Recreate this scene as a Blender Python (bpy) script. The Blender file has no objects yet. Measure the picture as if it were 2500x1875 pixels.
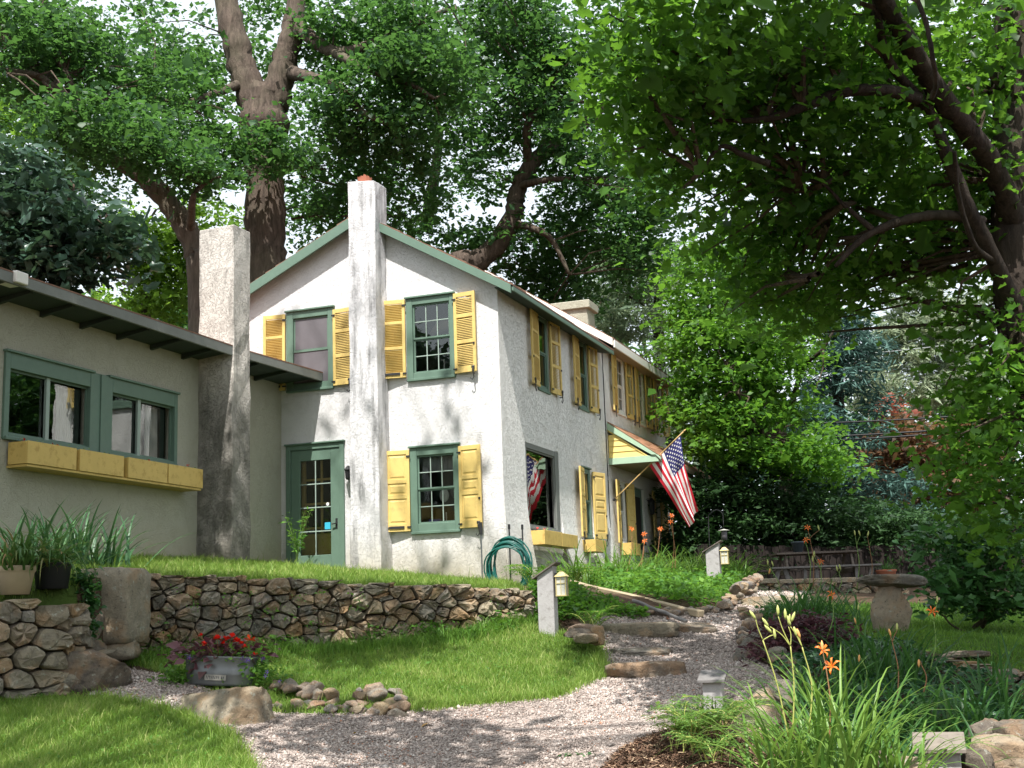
import bpy, math, random
import numpy as np
from mathutils import Vector, Matrix

random.seed(5)
rng = np.random.default_rng(11)
SC = bpy.context.scene
COL = SC.collection

# ------------------------------------------------------------------ camera
F_PX, PITCH, ROLL, YAW, EYE = 3160.0, math.radians(10.33), math.radians(1.95), math.radians(-20.12), 1.6
cam_d = bpy.data.cameras.new('camera'); cam = bpy.data.objects.new('camera', cam_d); COL.objects.link(cam)
cam_d.sensor_fit = 'HORIZONTAL'; cam_d.sensor_width = 36.0; cam_d.lens = 36.0 * F_PX / 2500.0
cam_d.clip_start = 0.1; cam_d.clip_end = 2000.0
cam.matrix_world = (Matrix.Translation((0, 0, EYE)) @ Matrix.Rotation(math.pi/2 + PITCH, 4, 'X')
                    @ Matrix.Rotation(-ROLL, 4, 'Z'))
SC.camera = cam
# ------------------------------------------------------------------ light
SUN = np.array([-0.156, -1.008, 1.75]); SUN /= np.linalg.norm(SUN)
sun_d = bpy.data.lights.new('sun', 'SUN'); sun_o = bpy.data.objects.new('sun', sun_d); COL.objects.link(sun_o)
sun_d.energy = 5.0; sun_d.angle = math.radians(0.53); sun_d.color = (1.0, 0.965, 0.915)
sun_o.rotation_euler = Vector(SUN).to_track_quat('Z', 'Y').to_euler()
world = bpy.data.worlds.new('World'); SC.world = world; world.use_nodes = True
wn = world.node_tree; wn.nodes.clear()
sky = wn.nodes.new('ShaderNodeTexSky'); sky.sky_type = 'NISHITA'; sky.sun_disc = False
sky.sun_elevation = math.asin(SUN[2]); sky.sun_rotation = math.atan2(SUN[0], SUN[1])
sky.air_density = 1.0; sky.dust_density = 4.0; sky.ozone_density = 1.0; sky.altitude = 100
mixw = wn.nodes.new('ShaderNodeMixRGB'); mixw.blend_type = 'MIX'; mixw.inputs[0].default_value = 0.72
mixw.inputs[2].default_value = (6.6, 7.1, 7.4, 1)      # bright summer haze over the whole sky
bg = wn.nodes.new('ShaderNodeBackground'); bg.inputs[1].default_value = 0.12
wo = wn.nodes.new('ShaderNodeOutputWorld')
wn.links.new(sky.outputs[0], mixw.inputs[1]); wn.links.new(mixw.outputs[0], bg.inputs[0]); wn.links.new(bg.outputs[0], wo.inputs[0])
SC.view_settings.view_transform = 'Standard'; SC.view_settings.look = 'None'
SC.view_settings.exposure = 0.8; SC.view_settings.gamma = 1.0; SC.view_settings.use_curve_mapping = False
cy = SC.cycles
cy.max_bounces = 8; cy.diffuse_bounces = 4; cy.glossy_bounces = 4; cy.transmission_bounces = 4; cy.transparent_max_bounces = 12
cy.caustics_reflective = False; cy.caustics_refractive = False; cy.sample_clamp_indirect = 6.0

# ------------------------------------------------------------------ photo pixel (2500 px wide) -> place
def ray(px, py):
    x, y = px - 1250.0, py - 937.5
    c, s = math.cos(ROLL), math.sin(ROLL); X = c*x - s*y; Y2 = s*x + c*y
    c, s = math.cos(PITCH), math.sin(PITCH); Y = c*Y2 - s*F_PX; Z = s*Y2 + c*F_PX
    return np.array([X, Z, -Y]) / Z
def at(px, py, d): return ray(px, py)*d + np.array([0, 0, EYE])
O = at(1237, 1425, 21.6)
GV = np.array([math.cos(YAW), math.sin(YAW), 0]); SV = np.array([-math.sin(YAW), math.cos(YAW), 0])
def W(a, b, z): return O + GV*a + SV*b + np.array([0, 0, z])

# ------------------------------------------------------------------ materials
class NT:
    def __init__(s, name):
        s.m = bpy.data.materials.new(name); s.m.use_nodes = True; s.t = s.m.node_tree; s.t.nodes.clear()
        s.out = s.t.nodes.new('ShaderNodeOutputMaterial')
    def n(s, typ, ins=None, **kw):
        nd = s.t.nodes.new(typ)
        for k, v in kw.items(): setattr(nd, k, v)
        if ins:
            for k, v in ins.items():
                if hasattr(v, 'is_output') or isinstance(v, bpy.types.NodeSocket): s.t.links.new(v, nd.inputs[k])
                else: nd.inputs[k].default_value = v
        return nd
    def link(s, a, b): s.t.links.new(a, b)
def rgba(c): return (c[0], c[1], c[2], 1.0)
def ramp(nt, fac, stops):
    r = nt.n('ShaderNodeValToRGB', {0: fac}); e = r.color_ramp.elements
    while len(e) < len(stops): e.new(0.5)
    for i, (p, c) in enumerate(stops): e[i].position = p; e[i].color = rgba(c) if len(c) == 3 else c
    return r.outputs[0]
def mixc(nt, fac, a, b, mode='MIX'):
    m = nt.n('ShaderNodeMixRGB', blend_type=mode)
    for k, v in ((0, fac), (1, a), (2, b)):
        if isinstance(v, bpy.types.NodeSocket): nt.link(v, m.inputs[k])
        elif k == 0: m.inputs[0].default_value = v
        else: m.inputs[k].default_value = rgba(v)
    return m.outputs[0]
def noise(nt, scale, detail=4, rough=.6, coord=None, dist=0.0):
    if coord is None: coord = nt.n('ShaderNodeTexCoord').outputs['Object']
    return nt.n('ShaderNodeTexNoise', {'Vector': coord, 'Scale': scale, 'Detail': detail, 'Roughness': rough, 'Distortion': dist}).outputs[0]
def scaled(nt, sx, sy, sz):
    return nt.n('ShaderNodeMapping', {'Vector': nt.n('ShaderNodeTexCoord').outputs['Object'], 'Scale': (sx, sy, sz)}).outputs[0]
def finish(nt, col, rough=.8, bumps=(), spec=.4, metal=0.0, sheen=0):
    p = nt.n('ShaderNodeBsdfPrincipled')
    for k, v in (('Base Color', col), ('Roughness', rough)):
        if isinstance(v, bpy.types.NodeSocket): nt.link(v, p.inputs[k])
        else: p.inputs[k].default_value = rgba(v) if k == 'Base Color' else v
    p.inputs['Specular IOR Level'].default_value = spec; p.inputs['Metallic'].default_value = metal
    prev = None
    for h, strength, dist in bumps:
        b = nt.n('ShaderNodeBump', {'Height': h, 'Strength': strength, 'Distance': dist})
        if prev: nt.link(prev, b.inputs['Normal'])
        prev = b.outputs[0]
    if prev: nt.link(prev, p.inputs['Normal'])
    nt.link(p.outputs[0], nt.out.inputs[0]); return nt.m

def plain(name, col, rough=.6, var=.25, scale=6, bump=.15, bscale=60, spec=.4, metal=0.0, dirt=None):
    nt = NT(name)
    f = noise(nt, scale, 5)
    c = mixc(nt, f, [x*(1-var) for x in col], [min(1, x*(1+var)) for x in col])
    if dirt:
        d = ramp(nt, noise(nt, scale*2.3, 8, .7), [(.52, (0, 0, 0)), (.72, (1, 1, 1))])
        c = mixc(nt, d, c, dirt)
    return finish(nt, c, rough, [(noise(nt, bscale, 6), bump, .01)], spec, metal)

def stucco(name, base, dark, smear=.35, rough_amp=1.0, stain=None):
    nt = NT(name)
    co = nt.n('ShaderNodeTexCoord').outputs['Object']
    big = noise(nt, .55, 4, .6)
    c = mixc(nt, ramp(nt, big, [(.35, (0, 0, 0)), (.7, (1, 1, 1))]), base, [x*.9 for x in base])
    d2 = ramp(nt, noise(nt, 3.2, 8, .7), [(.5, (0, 0, 0)), (.8, (1, 1, 1))])
    c = mixc(nt, nt.n('ShaderNodeMath', {0: d2, 1: smear}, operation='MULTIPLY').outputs[0], c, dark)
    # soil splash rising from the ground (height in house coordinates)
    z = nt.n('ShaderNodeSeparateXYZ', {0: co}).outputs[2]
    zz = nt.n('ShaderNodeMath', {0: z, 1: noise(nt, 2.2, 5, .7)}, operation='SUBTRACT').outputs[0]
    low = nt.n('ShaderNodeMapRange', {'Value': zz, 'From Min': -.35, 'From Max': .55, 'To Min': .75, 'To Max': 0.0}).outputs[0]
    c = mixc(nt, low, c, (.36, .31, .2))
    if stain:
        st = noise(nt, 1.0, 6, .65, scaled(nt, 7, 7, .9))
        st = ramp(nt, st, [(stain[1], (0, 0, 0)), (stain[2], (1, 1, 1))])
        c = mixc(nt, st, c, stain[0])
        if len(stain) > 3:
            lo = nt.n('ShaderNodeMapRange', {'Value': nt.n('ShaderNodeMath', {0: z, 1: noise(nt, 1.6, 6, .7, scaled(nt, 2, 2, .8))}, operation='ADD').outputs[0],
                                             'From Min': stain[3], 'From Max': stain[3]+.7, 'To Min': .8, 'To Max': 0.0}).outputs[0]
            sp = noise(nt, 3, 8, .75)
            lo = nt.n('ShaderNodeMath', {0: lo, 1: ramp(nt, sp, [(.3, (.55, .55, .55)), (.6, (1, 1, 1))])}, operation='MULTIPLY').outputs[0]
            c = mixc(nt, lo, c, (.07, .07, .055))
    # trowelled relief: short curved ridges plus fine sand
    w1 = nt.n('ShaderNodeTexVoronoi', {'Vector': mixc(nt, .12, co, nt.n('ShaderNodeTexNoise', {'Vector': co, 'Scale': 3.0}).outputs[1]), 'Scale': 9.0}, feature='F1').outputs[0]
    w2 = nt.n('ShaderNodeTexNoise', {'Vector': co, 'Scale': 11.0, 'Detail': 3.0, 'Distortion': 1.9}).outputs[0]
    r2 = ramp(nt, w2, [(.46, (0, 0, 0)), (.5, (1, 1, 1)), (.54, (.15, .15, .15))])
    return finish(nt, c, .92, [(w2, .22*rough_amp, .035), (r2, .5*rough_amp, .018), (w1, .05*rough_amp, .02), (noise(nt, 55, 6, .7), .5*rough_amp, .007)], .25)

def leafmat(name, cols, trans=.45, rough=.45, tcol=(.35, .55, .08)):
    nt = NT(name)
    at_ = nt.n('ShaderNodeAttribute', attribute_name='tone').outputs['Fac']
    c = ramp(nt, at_, [(i/(len(cols)-1), k) for i, k in enumerate(cols)])
    p = nt.n('ShaderNodeBsdfPrincipled', {'Base Color': c, 'Roughness': rough, 'Specular IOR Level': .35})
    tc = mixc(nt, .8, c, tcol, 'MIX')
    t = nt.n('ShaderNodeBsdfTranslucent', {'Color': mixc(nt, .55, tcol, c)})
    mx = nt.n('ShaderNodeMixShader', {0: trans, 1: p.outputs[0], 2: t.outputs[0]})
    nt.link(mx.outputs[0], nt.out.inputs[0]); return nt.m

def glassmat(name, refl=.14, tint=(.9, .93, .9)):
    nt = NT(name)
    lw = nt.n('ShaderNodeLayerWeight', {'Blend': .42})
    f = nt.n('ShaderNodeMath', {0: lw.outputs['Fresnel'], 1: refl}, operation='ADD', use_clamp=True).outputs[0]
    g = nt.n('ShaderNodeBsdfGlossy', {'Color': (.9, .93, .9, 1), 'Roughness': .01})
    bmp = nt.n('ShaderNodeBump', {'Height': noise(nt, 1.6, 2), 'Strength': .08, 'Distance': .03})
    nt.link(bmp.outputs[0], g.inputs['Normal'])
    t = nt.n('ShaderNodeBsdfTransparent', {'Color': rgba(tint)})
    mx = nt.n('ShaderNodeMixShader', {0: f, 1: t.outputs[0], 2: g.outputs[0]})
    nt.link(mx.outputs[0], nt.out.inputs[0]); return nt.m

def barkmat(name, a, b, sc=1.0):
    nt = NT(name)
    v = scaled(nt, 9*sc, 9*sc, 1.6*sc)
    n1 = noise(nt, 1.0, 8, .7, v, .6)
    n2 = noise(nt, .7*sc, 4)
    c = mixc(nt, ramp(nt, n1, [(.35, (0, 0, 0)), (.65, (1, 1, 1))]), a, b)
    c = mixc(nt, ramp(nt, n2, [(.45, (0, 0, 0)), (.7, (.6, .6, .6))]), c, [b[0]*.8, b[1]*1.0, b[2]*.8])
    return finish(nt, c, .9, [(n1, .9, .06), (noise(nt, 40*sc, 6), .3, .01)], .2)

def stonemat(name, tones, scale=9, bump=.7):
    nt = NT(name)
    oi = nt.n('ShaderNodeObjectInfo').outputs['Random']
    c0 = ramp(nt, oi, [(i/(len(tones)-1), k) for i, k in enumerate(tones)])
    co = nt.n('ShaderNodeTexCoord').outputs['Object']
    off = nt.n('ShaderNodeVectorMath', {0: co, 1: nt.n('ShaderNodeCombineXYZ', {0: nt.n('ShaderNodeMath', {0: oi, 1: 37.0}, operation='MULTIPLY').outputs[0], 1: oi, 2: oi}).outputs[0]}, operation='ADD').outputs[0]
    n1 = noise(nt, scale, 8, .72, off); n2 = noise(nt, scale*3.5, 6, .75, off); n3 = noise(nt, scale*.45, 3, .5, off)
    c = mixc(nt, ramp(nt, n1, [(.36, (0, 0, 0)), (.64, (.8, .8, .8))]), mixc(nt, .25, c0, (.05, .045, .035)), mixc(nt, .35, c0, (.50, .42, .29)))
    c = mixc(nt, ramp(nt, n3, [(.5, (0, 0, 0)), (.62, (.55, .55, .55))]), c, mixc(nt, .6, c0, (.44, .24, .10)))
    c = mixc(nt, ramp(nt, n2, [(.56, (0, 0, 0)), (.68, (.8, .8, .8))]), c, (.05, .048, .04))
    c = mixc(nt, ramp(nt, noise(nt, scale*1.7, 7, .75, off), [(.58, (0, 0, 0)), (.66, (.8, .8, .8))]), c, (.44, .45, .38))
    return finish(nt, c, .9, [(n1, bump, .06), (n2, bump, .02), (noise(nt, scale*9, 4, .8, off), bump*.7, .006)], .25)

def woodmat(name, a, b, axis='x', rough=.8):
    nt = NT(name)
    s = {'x': (1.5, 22, 22), 'y': (22, 1.5, 22), 'z': (22, 22, 1.5)}[axis]
    n1 = noise(nt, 1.0, 7, .7, scaled(nt, *s))
    c = mixc(nt, ramp(nt, n1, [(.35, (0, 0, 0)), (.7, (1, 1, 1))]), a, b)
    return finish(nt, c, rough, [(n1, .4, .01)], .25)

MT = {}
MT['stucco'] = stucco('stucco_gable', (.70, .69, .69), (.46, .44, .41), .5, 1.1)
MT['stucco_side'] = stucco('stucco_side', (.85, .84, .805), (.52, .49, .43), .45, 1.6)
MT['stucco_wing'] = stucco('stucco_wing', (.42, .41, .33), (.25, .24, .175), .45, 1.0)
MT['stucco_chim'] = stucco('stucco_chimney', (.70, .69, .70), (.36, .36, .35), .55, 1.2, ((.18, .18, .18), .48, .72))
MT['stucco_wchim'] = stucco('stucco_wing_chimney', (.62, .58, .53), (.34, .31, .28), .5, 1.6, ((.17, .16, .145), .5, .75, 3.3))
MT['green'] = plain('green_trim_paint', (.115, .185, .140), .55, .14, 8, .1, 50, .4)
MT['green_pale'] = plain('pale_green_paint', (.36, .50, .36), .6, .15, 8, .1, 50)
MT['yellow'] = plain('yellow_shutter_paint', (.66, .485, .165), .55, .16, 3, .15, 60, .35, dirt=(.50, .36, .13))
MT['yellow_box'] = plain('yellow_box_paint', (.58, .41, .125), .6, .14, 4, .2, 40, .35, dirt=(.38, .24, .06))
MT['yellow_clap'] = plain('yellow_clapboard_paint', (.80, .62, .20), .6, .06, 5, .08, 60)
MT['white'] = plain('white_paint', (.74, .72, .67), .6, .08, 9, .1, 50)
MT['muntin'] = plain('grey_green_muntin_paint', (.30, .38, .33), .5, .1)
MT['iron'] = plain('black_iron', (.018, .018, .02), .5, .3, 9, .3, 80, .5)
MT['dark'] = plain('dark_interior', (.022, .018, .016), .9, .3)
MT['curtain'] = plain('white_curtain', (.72, .72, .70), .8, .1, 6)
MT['china'] = plain('white_china', (.75, .75, .74), .3, .05)
MT['screen'] = plain('grey_insect_screen', (.14, .13, .14), .8, .25, 2.2, .3, 300, .2)
MT['screen_pale'] = plain('faded_label', (.24, .23, .20), .7, .2)
MT['teal'] = plain('teal_sticker', (.05, .42, .60), .4, .05)
MT['blue'] = plain('blue_box', (.12, .12, .45), .5, .1)
MT['soffit'] = plain('brown_soffit_boards', (.30, .24, .17), .8, .2, 4, .3)
MT['soffit_dk'] = plain('dark_green_soffit', (.035, .05, .04), .8, .25, 4, .3)
MT['fascia_w'] = plain('weathered_fascia', (.17, .18, .165), .75, .2, 5, .3, 40)
MT['shingle'] = plain('brown_shingles', (.21, .12, .085), .9, .35, 9, .5, 40, .2)
MT['shingle_or'] = plain('tan_shingles', (.42, .23, .14), .9, .3, 9, .5, 40, .2)
MT['terracotta'] = plain('terracotta', (.34, .12, .07), .85, .2)
MT['glass'] = glassmat('window_glass', .04)
MT['glass_big'] = glassmat('picture_window_glass', .12)
MT['stone'] = stonemat('fieldstone', [(.20, .175, .13), (.30, .27, .21), (.075, .078, .078), (.40, .29, .16), (.24, .24, .23), (.34, .22, .11), (.12, .115, .10), (.46, .38, .26), (.17, .15, .12), (.31, .29, .24)])
MT['stone_block'] = stonemat('big_block_stone', [(.27, .23, .17), (.33, .29, .22)], 8, .9)
MT['stone_dark'] = stonemat('dark_stone', [(.12, .10, .085), (.17, .14, .12)], 9, .9)
MT['stone_pale'] = stonemat('pale_rock', [(.42, .34, .25), (.46, .37, .27)], 9, .9)
MT['stone_edge'] = stonemat('edging_stone', [(.36, .25, .18), (.30, .27, .23), (.24, .22, .22), (.40, .30, .18), (.33, .21, .14), (.20, .20, .20)], 16, .8)
MT['slab'] = stonemat('step_slab', [(.24, .18, .14), (.20, .18, .15), (.18, .17, .16)], 9, .9)
MT['core'] = plain('wall_soil_core', (.05, .042, .032), .95, .3, 8, .6, 30, .1)
MT['galv'] = plain('galvanised_steel', (.17, .18, .185), .48, .28, 7, .15, 40, .5, .65)
MT['wood_grey'] = plain('weathered_grey_wood', (.16, .15, .145), .7, .25, 7, .25, 60, .3, dirt=(.09, .085, .08))
MT['post_paint'] = plain('pale_grey_post_paint', (.37, .355, .35), .8, .2, 5, .4, 50, .2, dirt=(.20, .185, .17))
MT['cap'] = plain('post_cap_paint', (.21, .18, .15), .6, .25, 7, .25, 60, .3, dirt=(.12, .10, .085))
MT['cap_dk'] = woodmat('dark_post_cap_wood', (.09, .075, .065), (.18, .15, .13), 'y', .6)
MT['lantern'] = plain('brass_lantern', (.56, .47, .22), .45, .15, 8, .1, 60, .5, .3)
MT['frost'] = plain('frosted_glass', (.50, .50, .44), .35, .1)
MT['picnic'] = woodmat('old_picnic_wood', (.07, .055, .045), (.17, .14, .12))
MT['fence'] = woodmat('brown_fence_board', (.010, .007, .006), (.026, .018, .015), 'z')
MT['pole'] = woodmat('flag_pole_wood', (.46, .30, .12), (.60, .42, .18), 'z', .45)
MT['hose'] = plain('teal_hose', (.01, .11, .09), .35, .15, 9, .05, 60, .5)
MT['pot'] = plain('tan_clay_pot', (.36, .29, .19), .8, .2, 6)
MT['potdark'] = plain('dark_plastic_pot', (.02, .022, .025), .5, .2)
MT['potblue'] = plain('slate_blue_pot', (.06, .08, .10), .5, .2)
MT['flag_red'] = plain('flag_red', (.55, .015, .035), .7, .08); MT['flag_white'] = plain('flag_white', (.80, .78, .78), .7, .04); MT['flag_blue'] = plain('flag_blue', (.02, .02, .12), .7, .08)
MT['orange'] = plain('orange_petal', (.80, .17, .02), .5, .15, 30, .05)
MT['orange_pale'] = plain('wilted_petal', (.70, .36, .12), .6, .15)
MT['red'] = plain('red_petal', (.72, .02, .01), .5, .2, 30, .05)
MT['pinkred'] = plain('coral_petal', (.85, .12, .03), .5, .15)
MT['purple'] = plain('purple_petal', (.07, .02, .26), .5, .2)
MT['yellowfl'] = plain('yellow_petal', (.85, .60, .05), .5, .15)
MT['bud'] = plain('pale_green_bud', (.42, .46, .14), .5, .2)
MT['stem'] = plain('green_stem', (.16, .26, .06), .6, .25)
MT['stem_y'] = plain('yellow_green_stem', (.36, .38, .10), .6, .2)
MT['stem_b'] = plain('brown_stem', (.26, .13, .06), .7, .25)
MT['bark'] = barkmat('brown_bark', (.045, .034, .027), (.145, .11, .088), 1.1)
MT['bark_dk'] = barkmat('dark_bark', (.018, .014, .012), (.07, .052, .042), 1.3)
MT['bark_thin'] = barkmat('twig_bark', (.04, .03, .024), (.14, .10, .075), 2)
MT['rubber'] = plain('black_cable_sheath', (.015, .015, .017), .5, .1)
MT['cable_pale'] = plain('grey_cable_sheath', (.30, .33, .33), .5, .1)
L1 = [(.016, .055, .010), (.03, .095, .014), (.05, .15, .02), (.08, .20, .03)]
MT['lf_maple'] = leafmat('maple_leaf', [(.022, .07, .010), (.042, .125, .018), (.075, .19, .03), (.15, .30, .05)], .55, .45, (.22, .45, .03))
MT['lf_giant'] = leafmat('tulip_leaf', [(.015, .050, .017), (.027, .083, .027), (.044, .122, .038), (.09, .19, .058)], .5, .45, (.17, .37, .06))
MT['lf_oak'] = leafmat('oak_leaf', [(.035, .07, .05), (.05, .105, .07), (.075, .135, .095), (.13, .21, .16)], .28, .3, (.1, .2, .06))
MT['lf_bright'] = leafmat('bright_leaf', [(.05, .13, .012), (.09, .20, .02), (.14, .28, .035), (.22, .36, .06)], .5, .45, (.35, .6, .06))
MT['lf_mid'] = leafmat('mid_leaf', [(.04, .12, .014), (.07, .18, .024), (.10, .24, .035), (.17, .33, .06)], .55, .45, (.25, .5, .04))
MT['lf_con'] = leafmat('pale_conifer_needle', [(.08, .13, .08), (.16, .24, .15), (.26, .36, .22), (.42, .48, .30)], .4, .6, (.42, .5, .24))
MT['lf_pine'] = leafmat('hazy_pine_needle', [(.12, .18, .11), (.22, .29, .18), (.34, .42, .27), (.48, .52, .33)], .45, .6, (.40, .44, .28))
MT['lf_spruce'] = leafmat('blue_spruce_needle', [(.022, .06, .045), (.042, .10, .08), (.08, .165, .14), (.16, .27, .24)], .2, .7, (.15, .3, .25))
MT['lf_red'] = leafmat('copper_leaf', [(.05, .032, .02), (.10, .055, .03), (.15, .085, .045), (.09, .12, .05)], .35, .6, (.4, .2, .08))
MT['lf_scarlet'] = leafmat('scarlet_leaf', [(.22, .06, .04), (.34, .11, .07)], .4, .6, (.7, .2, .1))
MT['lf_yew'] = leafmat('yew_needle', [(.008, .026, .008), (.015, .045, .012), (.03, .08, .02), (.06, .13, .035)], .25, .7, (.08, .2, .05))
MT['lf_shrub'] = leafmat('shrub_leaf', [(.02, .07, .02), (.035, .11, .03), (.06, .17, .045), (.09, .22, .06)], .3, .4, (.15, .35, .06))
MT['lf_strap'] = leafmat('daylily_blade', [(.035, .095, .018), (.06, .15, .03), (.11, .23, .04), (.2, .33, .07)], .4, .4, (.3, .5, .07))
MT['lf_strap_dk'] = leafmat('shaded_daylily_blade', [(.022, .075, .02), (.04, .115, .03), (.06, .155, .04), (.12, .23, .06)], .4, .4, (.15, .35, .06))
MT['lf_iris'] = leafmat('iris_blade', [(.03, .085, .035), (.05, .13, .055), (.08, .19, .08), (.20, .30, .14)], .25, .4, (.2, .4, .1))
MT['lf_lily_old'] = leafmat('potted_lily_blade', [(.03, .08, .02), (.05, .12, .03), (.09, .17, .04), (.30, .17, .08)], .3, .4, (.2, .4, .08))
MT['lf_weed'] = leafmat('weed_leaf', [(.04, .12, .015), (.07, .19, .025), (.12, .27, .04), (.18, .34, .06)], .4, .5, (.3, .55, .06))
MT['lf_fern'] = leafmat('fern_leaf', [(.06, .14, .03), (.10, .21, .04), (.15, .28, .06), (.22, .34, .09)], .4, .5, (.3, .5, .08))
MT['lf_purple'] = leafmat('purple_leaf', [(.06, .022, .03), (.10, .04, .05), (.15, .065, .075), (.06, .07, .035)], .25, .5, (.2, .05, .06))
MT['lf_hosta'] = leafmat('hosta_leaf', [(.022, .075, .022), (.035, .105, .045), (.055, .14, .055)], .2, .4, (.1, .3, .1))
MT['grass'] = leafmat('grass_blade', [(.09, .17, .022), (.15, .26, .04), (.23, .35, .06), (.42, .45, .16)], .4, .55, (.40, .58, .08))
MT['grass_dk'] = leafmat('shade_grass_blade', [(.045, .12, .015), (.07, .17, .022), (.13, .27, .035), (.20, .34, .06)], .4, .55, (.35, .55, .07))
MT['fallen'] = leafmat('fallen_leaf', [(.5, .33, .08), (.45, .2, .07), (.65, .5, .15)], .1, .6, (.5, .4, .1))

def groundmat(name, a, b, c2, scale, bump):
    nt = NT(name)
    n1 = noise(nt, scale, 8, .7); n2 = noise(nt, scale*.12, 4); n3 = noise(nt, scale*5, 4, .8)
    c = mixc(nt, ramp(nt, n1, [(.35, (0, 0, 0)), (.65, (1, 1, 1))]), a, b)
    c = mixc(nt, ramp(nt, n2, [(.4, (0, 0, 0)), (.65, (1, 1, 1))]), c, c2)
    return finish(nt, c, .95, [(n1, bump, .05), (n3, bump*.7, .01)], .15)
MT['soil'] = groundmat('mulch_soil', (.045, .028, .018), (.11, .07, .045), (.075, .05, .032), 14, .8)
MT['lawnsoil'] = groundmat('lawn_soil', (.04, .07, .015), (.09, .13, .03), (.06, .10, .02), 12, .5)
nt = NT('gravel_bed')
vo = nt.n('ShaderNodeTexVoronoi', {'Vector': nt.n('ShaderNodeTexCoord').outputs['Object'], 'Scale': 48.0})
gc = ramp(nt, nt.n('ShaderNodeSeparateColor', {0: vo.outputs[1]}).outputs[0], [(0, (.13, .11, .10)), (.3, (.23, .19, .17)), (.6, (.34, .29, .26)), (.85, (.47, .42, .38)), (1, (.25, .13, .09))])
gc = mixc(nt, ramp(nt, noise(nt, 1.1, 4), [(.45, (0, 0, 0)), (.75, (.7, .7, .7))]), gc, (.15, .12, .10))
MT['gravel'] = finish(nt, gc, .9, [(vo.outputs[0], .9, -.02)], .2)
nt = NT('pebble')
tn = nt.n('ShaderNodeAttribute', attribute_name='tone').outputs['Fac']
MT['pebble'] = finish(nt, ramp(nt, tn, [(0, (.14, .115, .10)), (.25, (.25, .205, .18)), (.5, (.36, .30, .265)), (.8, (.47, .405, .36)), (.93, (.60, .55, .51)), (1, (.36, .18, .11))]), .85, [(noise(nt, 60, 4), .3, .004)], .25)
nt = NT('gingham_curtain')
ck = nt.n('ShaderNodeTexChecker', {'Vector': nt.n('ShaderNodeTexCoord').outputs['Object'], 'Color1': (.5, .5, .52, 1), 'Color2': (.03, .03, .035, 1), 'Scale': 45.0})
MT['gingham'] = finish(nt, ck.outputs[0], .8)

# ------------------------------------------------------------------ mesh helpers
def fast_obj(name, verts, faces, mats, parent=None, tone=None, smooth=False, midx=None, loc=None):
    """verts (N,3) float, faces (M,k) int -> one mesh object"""
    verts = np.asarray(verts, np.float32); faces = np.asarray(faces, np.int32)
    k = faces.shape[1]; me = bpy.data.meshes.new(name)
    me.vertices.add(len(verts)); me.vertices.foreach_set('co', verts.ravel())
    me.loops.add(faces.size); me.loops.foreach_set('vertex_index', faces.ravel())
    me.polygons.add(len(faces)); me.polygons.foreach_set('loop_start', np.arange(0, faces.size, k, dtype=np.int32))
    me.polygons.foreach_set('loop_total', np.full(len(faces), k, np.int32))
    for m in (mats if isinstance(mats, (list, tuple)) else [mats]): me.materials.append(m)
    if midx is not None: me.polygons.foreach_set('material_index', np.asarray(midx, np.int32))
    if smooth: me.polygons.foreach_set('use_smooth', np.ones(len(faces), bool))
    if tone is not None:
        a = me.attributes.new('tone', 'FLOAT', 'POINT'); a.data.foreach_set('value', np.asarray(tone, np.float32))
    me.update(calc_edges=True)
    o = bpy.data.objects.new(name, me); COL.objects.link(o)
    if parent: o.parent = parent
    if loc is not None: o.location = loc
    return o

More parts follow.
